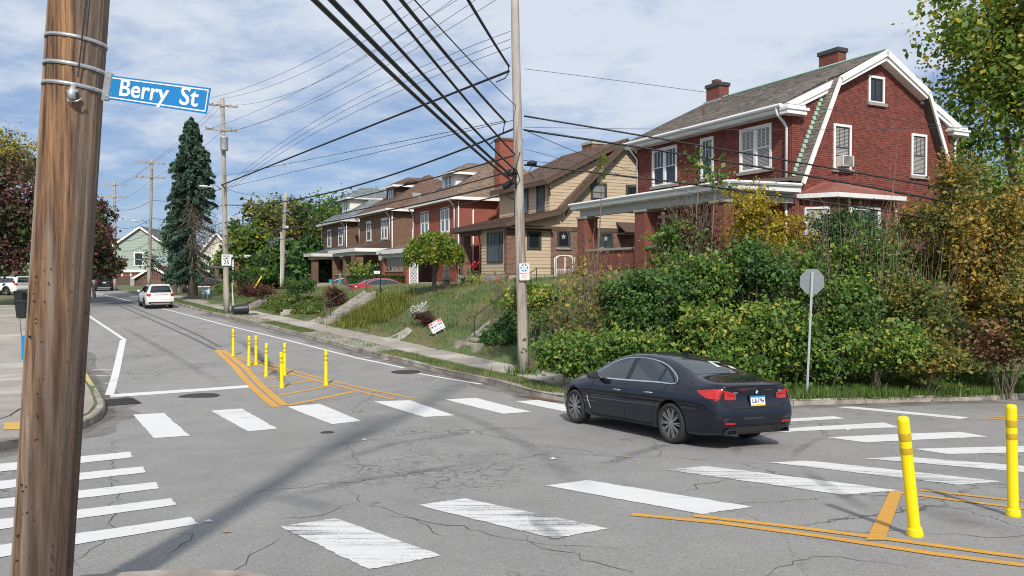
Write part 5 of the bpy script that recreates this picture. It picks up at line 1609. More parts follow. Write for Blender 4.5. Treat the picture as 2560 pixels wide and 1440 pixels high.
def car_body(spec, paint, name='body'):
    L = spec['L']
    xs = np.array(sorted(set(np.round(np.concatenate([np.linspace(0, .5, 10), np.linspace(.5, L - .5, 30), np.linspace(L - .5, L, 10)]), 4))))
    def cur(k, x): return np.interp(x, *zip(*spec[k]))
    def sm(k):
        fx = np.linspace(0, L, 260)
        v = cur(k, fx)
        ker = np.ones(9) / 9
        return np.interp(xs, fx, np.convolve(np.pad(v, 4, mode='edge'), ker, 'valid'))
    top, belt, ym, yr, dr, ybf = (sm(k) for k in ('top', 'belt', 'ym', 'yr', 'dr', 'ybf'))
    cl = spec['clear']
    rings = []
    for i, x in enumerate(xs):
        zb = min(belt[i], top[i] - 0.03)
        zr = max(top[i] - dr[i], zb + 0.012)
        yb = ym[i] * ybf[i]
        yq = min(yr[i], yb - 0.02)
        m0 = cl + (zb - cl)
        zs = cl + 0.06 * max(0, 1 - x / .5) + 0.05 * max(0, 1 - (L - x) / .6)
        pts = [(0, zs), (ym[i] * .55, zs), (ym[i] * .90, zs), (ym[i] * .97, zs + .05), (ym[i] * .985, zs + (zb - zs) * .25), (ym[i], zs + (zb - zs) * .48),
               (ym[i] * .992, zs + (zb - zs) * .68), (ym[i] * .988, zs + (zb - zs) * .80), (yb * .6 + ym[i] * .4 * .99, zs + (zb - zs) * .93), (yb, zb), (yb * .975 + yq * .025, zb + (zr - zb) * .06),
               (yb * .66 + yq * .34, zb + (zr - zb) * .40), (yb * .30 + yq * .70, zb + (zr - zb) * .78), (yq, zr), (yq * .88, zr + (top[i] - zr) * .45), (yq * .5, top[i] - (top[i] - zr) * .14), (0, top[i])]
        ring = []
        for y, z in pts:
            sh = 0
            if x < .5: sh = np.interp(z, *zip(*spec['rear'])) * (1 - x / .5) ** 1.5
            if x > L - .5: sh = -abs(z - .55) * .10 * ((x - L + .5) / .5) ** 2
            ring.append((x + sh, y, z))
        rings.append(ring)
    n = len(rings[0])
    V, Fq = [], []
    for rg in rings:
        V += rg + [(x, -y, z) for x, y, z in rg[-2:0:-1]]
    c = 2 * n - 2
    for i in range(len(rings) - 1):
        for k in range(c):
            Fq.append((i * c + k, (i + 1) * c + k, (i + 1) * c + (k + 1) % c, i * c + (k + 1) % c))
    # end caps, stitched left-right
    for base, flip in ((0, False), ((len(rings) - 1) * c, True)):
        for k in range(n - 1):
            a, b = base + k, base + k + 1
            d, e = base + (c - k) % c, base + c - k - 1
            q = (a, b, e, d) if k not in (0,) else (a, b, e)
            if k == n - 2: q = (a, b, d)
            Fq.append(q if flip else q[::-1])
    me = bpy.data.meshes.new(name)
    me.from_pydata(V, [], Fq)
    bm = bmesh.new(); bm.from_mesh(me)
    bmesh.ops.remove_doubles(bm, verts=bm.verts, dist=1e-5)
    bmesh.ops.recalc_face_normals(bm, faces=bm.faces)
    bm.to_mesh(me); bm.free()
    o = bpy.data.objects.new(name, me)
    COL.objects.link(o)
    me.materials.append(paint); me.materials.append(M_BPLAST)
    s = o.modifiers.new('s', 'SUBSURF'); s.levels = s.render_levels = 1
    cut_ = MB()
    for ax in (spec['ro'], spec['ro'] + spec['wb']):
        for sgn in (-1, 1):
            y0 = sgn * (spec['track'] - spec['tw'] * 1.1)
            prof = [(spec['wr'] + .055, 0), (spec['wr'] + .055, .8)]
            m = MB().lathe(prof, 40, (ax, min(y0, y0 + sgn * .8), spec['wr']), axis='y')
            cut_.add(m.v, m.f)
    cm = cut_.mesh('cut')
    bm = bmesh.new(); bm.from_mesh(cm); bmesh.ops.recalc_face_normals(bm, faces=bm.faces); bm.to_mesh(cm); bm.free()
    cm.materials.append(paint); cm.materials.append(M_BPLAST)
    cm.polygons.foreach_set('material_index', [1] * len(cm.polygons))
    co = bpy.data.objects.new('cut', cm)
    COL.objects.link(co)
    bo = o.modifiers.new('b', 'BOOLEAN')
    bo.object = co; bo.operation = 'DIFFERENCE'; bo.solver = 'EXACT'
    dg = bpy.context.evaluated_depsgraph_get()
    res = bpy.data.meshes.new_from_object(o.evaluated_get(dg))
    bpy.data.objects.remove(o); bpy.data.objects.remove(co)
    res.polygons.foreach_set('use_smooth', [True] * len(res.polygons))
    res.update()
    try: res.set_sharp_from_angle(angle=R(38))
    except Exception: pass
    res.name = name
    return res
class Skin:
    """lays patches and strips on a body surface by casting along an axis"""
    def __init__(s, me):
        s.b = BVHTree.FromPolygons([v.co.copy() for v in me.vertices], [list(p.vertices) for p in me.polygons])
    def hit(s, axis, a, b, sgn=1):
        if axis == 'side': o, d = Vector((a, 3 * sgn, b)), Vector((0, -sgn, 0))
        elif axis == 'rear': o, d = Vector((-2, a, b)), Vector((1, 0, 0))
        elif axis == 'front': o, d = Vector((8, a, b)), Vector((-1, 0, 0))
        else: o, d = Vector((a, b, 4)), Vector((0, 0, -1))
        h = s.b.ray_cast(o, d)
        if h[0] is None:
            h = s.b.find_nearest(o + d * (2.1 if axis != 'front' else 3))
        n = h[1] if h[1].dot(d) < 0 else -h[1]
        return h[0], n
    def patch(s, name, axis, poly, mat, parent, sgn=1, off=0.004, step=0.06, edge=0.03):
        pts = []
        for a, b in zip(poly, poly[1:] + poly[:1]):
            k = max(1, int(math.dist(a, b) / step))
            pts += [Vector((a[0] + (b[0] - a[0]) * i / k, a[1] + (b[1] - a[1]) * i / k)) for i in range(k)]
        A = np.array([tuple(p) for p in pts])
        ex = []
        for x in np.arange(A[:, 0].min(), A[:, 0].max(), step):
            for y in np.arange(A[:, 1].min(), A[:, 1].max(), step):
                c = False
                for i in range(len(A)):
                    x0, y0 = A[i]; x1, y1 = A[(i + 1) % len(A)]
                    if (y0 > y) != (y1 > y) and x < (x1 - x0) * (y - y0) / (y1 - y0) + x0: c = not c
                if c and np.hypot(A[:, 0] - x, A[:, 1] - y).min() > step * .45: ex.append(Vector((x, y)))
        vv, _, ff, *_r = geometry.delaunay_2d_cdt(pts + ex, [], [list(range(len(pts)))], 1, 1e-6)
        V = []
        for p in vv:
            h, n = s.hit(axis, p.x, p.y, sgn)
            V.append(h + n * off)
        nb = len(V)
        me = bpy.data.meshes.new(name)
        me.from_pydata([tuple(v) for v in V], [], [list(f) for f in ff])
        me.polygons.foreach_set('use_smooth', [True] * len(me.polygons))
        me.materials.append(mat)
        return link(name, me, parent)
    def strip(s, name, axis, pts, w, mat, parent, sgn=1, off=0.004, step=0.05, closed=False, thick=0.0):
        q = []
        pp = pts + ([pts[0]] if closed else [])
        for a, b in zip(pp, pp[1:]):
            k = max(1, int(math.dist(a, b) / step))
            q += [(a[0] + (b[0] - a[0]) * i / k, a[1] + (b[1] - a[1]) * i / k) for i in range(k)]
        if not closed: q.append(pp[-1])
        H = [s.hit(axis, a, b, sgn) for a, b in q]
        V, Fq = [], []
        m = len(H)
        for i, (h, n) in enumerate(H):
            p0, p1 = (H[(i - 1) % m][0], H[(i + 1) % m][0]) if closed else (H[max(i - 1, 0)][0], H[min(i + 1, m - 1)][0])
            t = (p1 - p0)
            t = t.normalized() if t.length > 1e-6 else Vector((1, 0, 0))
            e = n.cross(t).normalized() * w / 2
            V += [h + e + n * off, h - e + n * off]
        for i in range(m if closed else m - 1):
            j = (i + 1) % m
            Fq.append((2 * i, 2 * i + 1, 2 * j + 1, 2 * j))
        me = bpy.data.meshes.new(name)
        me.from_pydata([tuple(v) for v in V], [], Fq)
        me.materials.append(mat)
        return link(name, me, parent)
def bez(pts, n=6):
    """smooth closed outline through points (Catmull-Rom)"""
    out = []
    m = len(pts)
    for i in range(m):
        p0, p1, p2, p3 = (np.array(pts[(i + k - 1) % m], float) for k in range(4))
        for t in np.linspace(0, 1, n, endpoint=False):
            q = 0.5 * ((2 * p1) + (-p0 + p2) * t + (2 * p0 - 5 * p1 + 4 * p2 - p3) * t ** 2 + (-p0 + 3 * p1 - 3 * p2 + p3) * t ** 3)
            out.append((float(q[0]), float(q[1])))
    return out
def make_wheel(parent, x, y, sgn, r, w, spokes, rimmat, name='wheel'):
    wroot = MB().lathe([(r * .55, -w * .32), (r * .55, w * .1)], 20, axis='y').build('wheel', M_RIMD, parent)
    wroot.location = (x, y, r)
    tr = r * .76
    MB().lathe([(tr, -w * .5), (r * .93, -w * .5), (r * .985, -w * .42), (r, -w * .3), (r, w * .3), (r * .985, w * .42), (r * .93, w * .5), (tr, w * .5), (tr * .98, w * .4), (tr * .98, -w * .4)], 40, axis='y').build('tyre', M_TYRE, wroot, True)
    f = sgn * w * .40
    m = MB()
    o = len(m.v)
    m.lathe([(tr, f - sgn * .10), (tr, f), (tr * .94, f + sgn * .006), (tr * .93, f - sgn * .10)], 40, axis='y')
    m.lathe([(r * .13, f - sgn * .10), (r * .13, f + sgn * .004), (r * .04, f + sgn * .010)], 16, axis='y')
    for k in range(spokes):
        for d in ((-.085, .085) if spokes > 6 else (0,)):
            t0 = 2 * math.pi * k / spokes
            a = Vector((math.cos(t0 + d * 1.2) * r * .10, f - sgn * .012, math.sin(t0 + d * 1.2) * r * .10))
            b = Vector((math.cos(t0 + d) * tr * .96, f - sgn * .004, math.sin(t0 + d) * tr * .96))
            m.bar(a, b, .030 if spokes <= 6 else .018, .03, up=(0, 1, 0))
    m.build('rim', rimmat, wroot)
    return wroot
def build_car(name, kind, paint, label, group, loc, heading, scale=1.0, detail=True, extras=None, rimmat=None, pitch=0.0, roll=0.0):
    """x runs from rear (0) to front; origin at the middle of the wheelbase on the ground"""
    sp = CARS[kind]
    root = empty(name, loc, 0, label, 'car', group)
    mid = sp['ro'] + sp['wb'] / 2
    key = (kind, paint.name)
    me = car_body(sp, paint)
    sk = Skin(me)
    inner = []
    body = link('body', me, root)
    inner.append(body)
    for ax in (sp['ro'], sp['ro'] + sp['wb']):
        for sgn in (-1, 1):
            inner.append(make_wheel(root, ax, sgn * (sp['track']), sgn, sp['wr'], sp['tw'], 10 if kind == 'sedan' else 5, rimmat or M_RIM))
    add = inner.append
    if kind == 'sedan':
        dlo = [(1.08, .985), (1.06, 1.06), (1.30, 1.19), (1.65, 1.305), (2.1, 1.365), (2.55, 1.36), (2.95, 1.285), (3.35, 1.10), (3.60, .965), (3.3, .955), (2.4, .965), (1.5, .985)]
        d2 = bez(dlo, 5)
        parts_x = [(1.0, 1.45), (1.50, 2.32), (2.42, 3.7)]
    else:
        dlo = [(.38, 1.20), (.42, 1.45), (.55, 1.60), (1.3, 1.645), (2.2, 1.635), (2.75, 1.585), (3.1, 1.43), (3.5, 1.19), (3.3, 1.13), (2.2, 1.15), (1.2, 1.175)]
        d2 = dlo
        parts_x = [(.3, 1.15), (1.22, 2.12), (2.2, 3.7)]
    def clipx(poly, a, b):
        for lim, s_ in ((a, 1), (b, -1)):
            out = []
            for p, q in zip(poly, poly[1:] + poly[:1]):
                ip, iq = (p[0] - lim) * s_ >= 0, (q[0] - lim) * s_ >= 0
                if ip: out.append(p)
                if ip != iq:
                    t = (lim - p[0]) / (q[0] - p[0])
                    out.append((lim, p[1] + (q[1] - p[1]) * t))
            poly = out
        return poly
    for sgn in (1, -1):
        add(sk.patch('window_surround', 'side', d2, M_BPLAST, root, sgn, 0.002))
        for a, b in parts_x:
            pl = clipx(d2, a, b)
            cx, cz = np.mean([p[0] for p in pl]), np.mean([p[1] for p in pl])
            pl = [(cx + (p[0] - cx) * .965, cz + (p[1] - cz) * .94) for p in pl]
            add(sk.patch('side_window', 'side', pl, M_CGLASS, root, sgn, 0.006))
        if kind == 'sedan':
            add(sk.strip('chrome_trim', 'side', d2, 0.024, M_CHROME, root, sgn, 0.010, closed=True))
        for line in ([(2.37, .95 if kind == 'sedan' else 1.14), (2.40, .55), (2.38, .27)], [(1.22, .95), (1.40, .80), (1.58, .48), (1.60, .27)] if kind == 'sedan' else [(1.15, 1.17), (1.3, .9), (1.6, .6), (1.62, .3)],
                     [(3.42, .93 if kind == 'sedan' else 1.1), (3.52, .62), (3.48, .27)], [(1.6, .27), (3.48, .27)]):
            add(sk.strip('door_seam', 'side', line, 0.009, M_SEAM, root, sgn, 0.002))
        for hx, hz in (((1.68, .80), (2.62, .775)) if kind == 'sedan' else ((1.42, .98), (2.38, .96))):
            h, n = sk.hit('side', hx, hz, sgn)
            m = MB().tube([h + n * .0 + Vector((-.11, 0, 0)), h + n * .03 + Vector((-.09, 0, 0)), h + n * .034, h + n * .03 + Vector((.09, 0, 0)), h + Vector((.11, 0, 0))], [.012, .016, .017, .016, .012], 8)
            add(m.build('door_handle', paint if kind != 'sedan' else M_RIM, root, True))
        # mirror
        mx_, mz = (3.28, 1.0) if kind == 'sedan' else (3.3, 1.22)
        h, n = sk.hit('side', mx_, mz - .03, sgn)
        m = MB().tube([h + Vector((0, 0, -.02)), h + Vector((0, sgn * .09, .0))], .025, 6)
        mm = m.build('mirror', M_BPLAST, root)
        add(mm)
        c = h + Vector((.02, sgn * .17, .04))
        prof = [(-.055, .075), (-.05, .092), (.02, .095), (.075, .075), (.11, .04)]
        mb = MB()
        rows = []
        for dx, ry in prof:
            rows.append([(c.x + dx, c.y + math.cos(t) * ry * 1.15 * (1 if abs(math.cos(t)) < .9 else .97), c.z + math.copysign(min(abs(math.sin(t)) * 1.25, 1) * ry * .75, math.sin(t))) for t in np.linspace(0, 2 * math.pi, 16, endpoint=False)])
        Vv = [p for r_ in rows for p in r_]
        ff = [(i * 16 + k, i * 16 + (k + 1) % 16, (i + 1) * 16 + (k + 1) % 16, (i + 1) * 16 + k) for i in range(len(rows) - 1) for k in range(16)] + [tuple(range(15, -1, -1)), tuple(range(64, 80))]
        mb.add(Vv, ff)
        mh = mb.build('mirror_housing', paint if kind == 'suv' else M_BPLAST, mm, True)
        if kind == 'sedan':
            add(sk.strip('side_vent', 'side', [(3.60, .60), (3.56, .50), (3.48, .36)], 0.035, M_CHROME, root, sgn, 0.008))
            add(sk.strip('sill_trim', 'side', [(1.6, .245), (3.5, .235)], 0.05, M_BPLAST, root, sgn, 0.003))
        else:
            add(sk.strip('lower_cladding', 'side', [(1.62, .36), (3.48, .36)], 0.17, M_BPLAST, root, sgn, 0.006))
            for ax in (sp['ro'], sp['ro'] + sp['wb']):
                arc = [(ax + math.cos(t) * (sp['wr'] + .09), sp['wr'] + math.sin(t) * (sp['wr'] + .09)) for t in np.linspace(-.15, math.pi + .15, 18)]
                add(sk.strip('arch_trim', 'side', arc, 0.07, M_BPLAST, root, sgn, 0.008))
            add(MB().tube([(.45, sgn * .66, 1.745), (.6, sgn * .66, 1.80), (2.6, sgn * .66, 1.795), (2.8, sgn * .66, 1.72)], .022, 6).build('roof_rail', M_BPLAST, root))
    # rear and front glass
    if kind == 'sedan':
        add(sk.patch('rear_window', 'top', [(.84, -.60), (.80, -.3), (.79, 0), (.80, .3), (.84, .60), (1.2, .545), (1.62, .495), (1.66, .25), (1.67, 0), (1.66, -.25), (1.62, -.495), (1.2, -.545)], M_CGLASS, root, 1, 0.004, 0.07))
        add(sk.patch('windscreen', 'top', [(2.95, -.50), (2.90, 0), (2.95, .50), (3.35, .57), (3.68, .60), (3.74, .3), (3.76, 0), (3.74, -.3), (3.68, -.60), (3.35, -.57)], M_CGLASS, root, 1, 0.004, 0.07))
        for p in ((1.02, -.05, .20, .28), (.98, -.33, .12, .10)):
            x0, yy, dx, dy = p
            add(sk.patch('window_sticker', 'top', [(x0, yy - dy), (x0, yy), (x0 + dx, yy - .01), (x0 + dx, yy - dy + .01)] if dx < .15 else [(x0, yy - .09), (x0, yy), (x0 + dx * 1.3, yy), (x0 + dx * 1.3, yy - .06)], M_PAPER, root, 1, 0.008))
        add(sk.patch('window_sticker', 'top', [(1.23, -.14), (1.23, 0.0 - .05), (1.27, -.05), (1.27, -.30), (1.23, -.30)], M_PAPER, root, 1, 0.010))
    else:
        add(sk.patch('rear_window', 'rear', [(-.72, 1.20), (.72, 1.20), (.64, 1.60), (.3, 1.645), (-.3, 1.645), (-.64, 1.60)], M_CGLASS, root, 1, 0.006, 0.07))
        add(sk.patch('windscreen', 'top', [(2.98, -.62), (2.95, 0), (2.98, .62), (3.4, .68), (3.72, .70), (3.78, 0), (3.72, -.70), (3.4, -.68)], M_CGLASS, root, 1, 0.004, 0.07))
        add(MB().prism([(-.02, -.64, 1.70), (-.02, .64, 1.70), (.25, .64, 1.765), (.25, -.64, 1.765)], (0, 0, .03)).build('spoiler', paint, root))
    # lamps and trim at the back
    if kind == 'sedan':
        for sgn in (1, -1):
            add(sk.patch('tail_lamp', 'rear', [(sgn * a, b) for a, b in [(.44, .80), (.43, .885), (.55, .92), (.62, .935), (.66, .945), (.665, .80), (.56, .79)]], M_TAIL, root, 1, 0.008, 0.03))
            add(sk.patch('tail_lamp', 'side', [(.07, .80), (.05, .94), (.18, .96), (.35, .94), (.50, .925), (.42, .87), (.27, .815)], M_TAIL, root, sgn, 0.008, 0.03))
            add(sk.patch('tail_lamp_inset', 'rear', [(sgn * a, b) for a, b in [(.46, .845), (.46, .865), (.60, .88), (.60, .858)]], M_TAILD, root, 1, 0.012, 0.04))
            add(sk.patch('reflector', 'rear', [(sgn * a, b) for a, b in [(.50, .415), (.50, .445), (.70, .45), (.70, .42)]], M_TAILD if False else M_TAIL, root, 1, 0.006, 0.04))
            ex = MB()
            cx = sgn * .56
            for k in range(2):
                pass
            o_ = [(cx - .125, .255), (cx + .125, .255), (cx + .105, .335), (cx - .105, .335)]
            i_ = [(cx + (a - cx) * .8, .295 + (b - .295) * .68) for a, b in o_]
            Vx = [(.045, a, b) for a, b in o_] + [(.043, a, b) for a, b in i_] + [(.3, a, b) for a, b in o_] + [(.25, a, b) for a, b in i_]
            ex.add(Vx, [(0, 1, 5, 4), (1, 2, 6, 5), (2, 3, 7, 6), (3, 0, 4, 7), (0, 8, 9, 1), (1, 9, 10, 2), (2, 10, 11, 3), (3, 11, 8, 0), (4, 5, 13, 12), (5, 6, 14, 13), (6, 7, 15, 14), (7, 4, 12, 15)])
            xp = ex.build('exhaust_tip', M_RIMD, root)
            add(xp)
            MB().add([(.10, a, b) for a, b in i_], [(0, 1, 2, 3)]).build('exhaust_hollow', M_SEAM, xp)
        add(sk.strip('bumper_diffuser', 'rear', [(-.62, .33), (.62, .33)], 0.10, M_BPLAST, root, 1, 0.006))
        add(sk.strip('bumper_crease', 'rear', [(-.60, .395), (.60, .395)], 0.012, M_SEAM, root, 1, 0.004))
        add(sk.strip('boot_seam', 'rear', [(-.66, .74), (-.5, .655), (.5, .655), (.66, .74)], 0.010, M_SEAM, root, 1, 0.003))
        add(sk.strip('boot_lip', 'rear', [(-.55, 1.005), (0, 1.01), (.55, 1.005)], 0.010, M_SEAM, root, 1, 0.003))
        # number plate, roundel, badges
        def rear_frame(y, z, off=0.0):
            h, n = sk.hit('rear', y, z)
            n = Vector((-1, 0, .12)).normalized()
            xa = Vector((0, -1, 0))
            ya = n.cross(xa).normalized()
            Mx = Matrix((xa, ya, n)).transposed().to_4x4()
            Mx.translation = h + n * off
            return Mx
        Mx = rear_frame(0, .765, 0.022)
        pm = MB().box((-.155, -.078, -.012), (.155, .078, 0)); pb = pm.build('number_plate', M_SIGNW, root); pb.matrix_basis = Mx; add(pb)
        for z0_, z1_, mt in ((.052, .076, M_BLUE), (-.076, -.052, M_PLATEY)):
            link('plate_band', MB().box((-.15, z0_, 0.0005), (.15, z1_, .002)).mesh('b', mt), pb)
        fr = MB().box((-.17, -.092, -.014), (.17, -.079, .004)).box((-.17, .079, -.014), (.17, .09, .004)).box((-.17, -.079, -.014), (-.156, .079, .004)).box((.156, -.079, -.014), (.17, .079, .004))
        link('plate_frame', fr.mesh('plate_frame', M_BPLAST), pb)
        text('plate_lettering', 'LLR-1794', .098, M_NAVY, Matrix.Translation((0, -.002, .002)), pb, .001, .002, .66)
        Mx = rear_frame(0, .905, 0.010)
        rd = MB().lathe([(.041, -.01), (.041, .002), (.030, .004)], 24).build('roundel', M_BLACK, root, False); rd.matrix_basis = Mx; add(rd)
        for k in range(4):
            t0 = k * math.pi / 2
            sct = [(0, 0, .005)] + [(math.cos(t) * .027, math.sin(t) * .027, .005) for t in np.linspace(t0, t0 + math.pi / 2, 7)]
            MB().add(sct, [tuple(range(8))]).build('roundel_quarter', M_SIGNW if k % 2 == 0 else M_BLUE, rd)
        for k, (s_, yy, zz_) in enumerate((('540i', -.52, .935), ('xDrive', .44, .925))):
            Mx = rear_frame(yy, zz_ - .02, 0.004)
            tb_ = text('badge', s_, .045 if k == 0 else .032, M_CHROME, Matrix(), root, .002, .001)
            tb_.matrix_basis = Mx; add(tb_)
        h, n = sk.hit('top', 1.80, 0)
        add(MB().prism([(1.70, -.008, 1.445), (1.92, -.012, 1.455), (1.78, -.005, 1.51), (1.71, -.003, 1.515)], (0, .016, 0)).build('roof_antenna', paint, root))
        add(sk.patch('head_lamp', 'side', [(4.55, .66), (4.5, .74), (4.75, .72), (4.85, .66)], M_LAMPW, root, 1, .006))
        add(sk.patch('head_lamp', 'side', [(4.55, .66), (4.5, .74), (4.75, .72), (4.85, .66)], M_LAMPW, root, -1, .006))
    else:
        for sgn in (1, -1):
            add(sk.patch('tail_lamp', 'rear', [(sgn * a, b) for a, b in [(.68, .93), (.66, 1.10), (.90, 1.12), (.92, .98), (.80, .92)]], M_TAIL, root, 1, 0.008, 0.04))
            add(sk.patch('tail_lamp', 'side', [(.05, .93), (.05, 1.11), (.30, 1.10), (.22, .95)], M_TAIL, root, sgn, 0.008, 0.04))
            ex = MB().tube([(-.02, sgn * .60, .36), (.25, sgn * .60, .36)], .055, 12).build('exhaust_tip', M_RIM, root)
            add(ex)
            MB().tube([(-.024, sgn * .60, .36), (0.0, sgn * .60, .36)], .04, 12).build('exhaust_hollow', M_SEAM, ex)
        add(sk.patch('rear_bumper', 'rear', [(-.88, .30), (.88, .30), (.88, .52), (-.88, .52)], M_BPLAST, root, 1, 0.010, 0.08))
        add(sk.patch('skid_plate', 'rear', [(-.62, .33), (.62, .33), (.70, .44), (-.70, .44)], M_SIGNBACK, root, 1, 0.016, 0.08))
        add(sk.strip('tailgate_trim', 'rear', [(-.5, 1.03), (.5, 1.03)], .03, M_CHROME, root, 1, .010))
        add(sk.strip('tailgate_seam', 'rear', [(-.72, 1.16), (-.74, .66), (.74, .66), (.72, 1.16)], .012, M_SEAM, root, 1, .004))
        h, n = sk.hit('rear', 0, .93)
        add(MB().box((h.x - .015, -.16, .865), (h.x - .003, .16, .985)).build('number_plate', M_SIGNW, root))
    if extras: extras(root, sk, add)
    # turn the parts' own frame: rear-to-front x becomes local +y
    Rz = Matrix.Rotation(math.pi / 2, 4, 'Z') @ Matrix.Translation((-mid, 0, 0))
    for o in inner:
        o.matrix_basis = Rz @ o.matrix_basis
    root.rotation_euler = (pitch, roll, heading)
    root.scale = (scale,) * 3
    return root
def road_pitch(x, y, hd):
    d = Vector((-math.sin(hd), math.cos(hd)))
    s = Vector((math.cos(hd), math.sin(hd)))
    return (math.atan2(float(g(x + d.x, y + d.y)) - float(g(x - d.x, y - d.y)), 2), -math.atan2(float(g(x + s.x, y + s.y)) - float(g(x - s.x, y - s.y)), 2))
def park(name, kind, paint, label, x, y, hd, zf=None, group='cars on the street', **kw):
    zf = zf or g
    p, r_ = road_pitch(x, y, hd) if zf is g else (0, 0)
    return build_car(name, kind, paint, label, group, (x, y, float(zf(x, y)) + 0.006), hd, pitch=p, roll=r_, **kw)
hdA = R(33)
_w1, _w2 = G(1688, 1108), G(1440, 1066)          # near rear and near front tyre
hb = R(27.5)
_s = Vector((math.cos(hb), math.sin(hb), 0))
_m = _w1 + Vector((-math.sin(hb), math.cos(hb), 0)) * 1.4875 + _s * 0.80
park('sedan', 'sedan', P_NAVY, 'dark blue sedan with red tail lamps turning through the crossing', _m.x, _m.y, hb)

_p = G(364, 771)
park('suv', 'suv', P_WHITE, 'white suv driving away up the street', _p.x, _p.y + 1.6, hdA, rimmat=M_RIMD)
_p = G(240, 727)
park('suv', 'suv', P_BLACK, 'black suv far up the street by the tall brown pole', _p.x, _p.y + 1.6, R(30), rimmat=M_RIMD)
_x, _y = at_px(962, 54), 54.0
park('parked_sedan', 'sedan', P_RED, 'red sedan parked behind the concrete steps and hedge', _x, _y, R(-62), zf=lambda x, y: 1.62, group='parked cars')
_x, _y = at_px(520, 88), 88
park('parked_suv', 'suv', P_GREY, 'dark grey suv parked in front of the white house', _x, _y, R(-70), zf=bankR, group='parked cars')
_x, _y = at_px(8, 75), 75
park('parked_suv', 'suv', P_WHITE, 'white suv parked across the pavement behind the bins', _x, _y, R(75), zf=bankL, group='parked cars')
# ------------------------------------------------------------------ poles, signs, posts, bins, steps
_pc = PR[:-3:4] + PR[-4:]
PRE = list(zip(_pc, _pc[1:] + _pc[:1]))
def in_bank(x, y):
    c = False
    for (x0, y0), (x1, y1) in PRE:
        if (y0 > y) != (y1 > y) and x < (x1 - x0) * (y - y0) / (y1 - y0) + x0: c = not c
    return c
def px_on(zf, u, v, dz=0.0):
    if zf is bankR: return G(u, v, lambda x, y: bankR(x, y) if y > 17 and in_bank(x, y) else float(g(x, y)), dz)
    return G(u, v, zf, dz)
def pole_mesh(base, top, r0, r1, mat, name='shaft', parent=None, n=20):
    m = MB()
    base, top = Vector(base), Vector(top)
    pts, rad = [], []
    for k in range(13):
        f = k / 12
        pts.append(base.lerp(top, f) + Vector((random.gauss(0, .004), random.gauss(0, .004), 0)))
        rad.append(r0 + (r1 - r0) * f)
    m.tube(pts, rad, n)
    return m.build(name, mat, parent, True)
# the near pole, leaning
A_, B_ = P(105, 1440, 4.5), P(198, 0, 4.5)
ax = (B_ - A_)
k_ = (float(blockN(A_.x, 4.5)) - 0.3 - A_.z) / ax.z
pb_, pt_ = A_ + ax * k_, A_ + ax * ((10.5 - A_.z) / ax.z)
NP = empty('utility_pole', pb_, label='weathered brown wooden pole carrying the blue street name sign', cat='utility pole', group='utility poles')
def rel(p, o): return Vector(p) - Vector(o.location)
def axis_near(z):
    return A_ + ax * ((z - A_.z) / ax.z)
nth, nz_ = 150, 170                                    # split, checked surface
th_ = np.linspace(0, 2 * math.pi, nth, endpoint=False)
zs_ = np.linspace(0, 1, nz_)
gr_ = np.zeros((nz_, nth))
for _ in range(210):
    t0, wd, dp = RNG.uniform(0, 2 * math.pi), RNG.uniform(.02, .06), RNG.uniform(.001, .006)
    z0_, zl = RNG.uniform(-.1, 1), RNG.uniform(.03, .22)
    dth = (th_[None, :] - t0 - .25 * (zs_[:, None] - z0_) + math.pi) % (2 * math.pi) - math.pi
    gr_ -= dp * np.exp(-(dth / wd) ** 2) * np.exp(-((zs_[:, None] - z0_) / zl) ** 4)
gr_ += .0012 * RNG.normal(size=(1, nth))
rr_ = .162 + (.149 - .162) * zs_[:, None] + gr_
base_, vec_ = np.array(rel(pb_, NP)), np.array(pt_ - pb_)
V_ = base_ + zs_[:, None, None] * vec_ + np.stack([np.cos(th_)[None] * rr_, np.sin(th_)[None] * rr_, np.zeros_like(rr_)], -1)
ix = np.arange(nz_ * nth).reshape(nz_, nth)
np_mesh('shaft', V_.reshape(-1, 3), np.c_[ix[:-1].ravel(), np.roll(ix, -1, 1)[:-1].ravel(), np.roll(ix, -1, 1)[1:].ravel(), ix[1:].ravel()], M_POLE, smooth=True, parent=NP)
axd = ax.normalized()
for v0, w_ in ((97, .02), (164, .022), (213, .022)):
    c = P(190, v0 + 8, 4.5)
    c = axis_near(c.z)
    r_ = 0.162 + (0.149 - 0.162) * ((c.z - pb_.z) / (pt_.z - pb_.z)) + 0.003
    m, n_ = MB(), 40
    V_ = []
    for dr, dz in ((.0, -w_ / 2), (.003, -w_ / 2), (.003, w_ / 2), (.0, w_ / 2)):
        for t in np.linspace(0, 2 * math.pi, n_, endpoint=False):
            z_ = c.z - .11 * math.cos(t) * r_ + dz
            a_ = axis_near(z_)
            V_.append(rel((a_.x + math.cos(t) * (r_ + dr), a_.y + math.sin(t) * (r_ + dr), z_), NP))
    m.add(V_, [(j * n_ + i, j * n_ + (i + 1) % n_, (j + 1) * n_ + (i + 1) % n_, (j + 1) * n_ + i) for j in range(3) for i in range(n_)])
    m.build('steel_strap', M_STEEL, NP, True)
def on_near(u, v, out=0.0):
    """point on the near pole's camera side under pixel u, v"""
    d = ray(u, v)
    y = 4.5
    for _ in range(6):
        p = Vector((d[0], d[1], d[2])) * (y / d[1]) + Vector((0, 0, ZC))
        c = axis_near(p.z)
        r_ = 0.162 + (0.149 - 0.162) * ((c.z - pb_.z) / (pt_.z - pb_.z))
        y = 4.5 - math.sqrt(max(0, r_ ** 2 - (p.x - c.x) ** 2))
    p = Vector((d[0], d[1], d[2])) * ((y - out) / d[1]) + Vector((0, 0, ZC))
    return p
gw = [rel(on_near(222 - 3 * k, -60 + 28 * k, .02), NP) for k in range(10)]
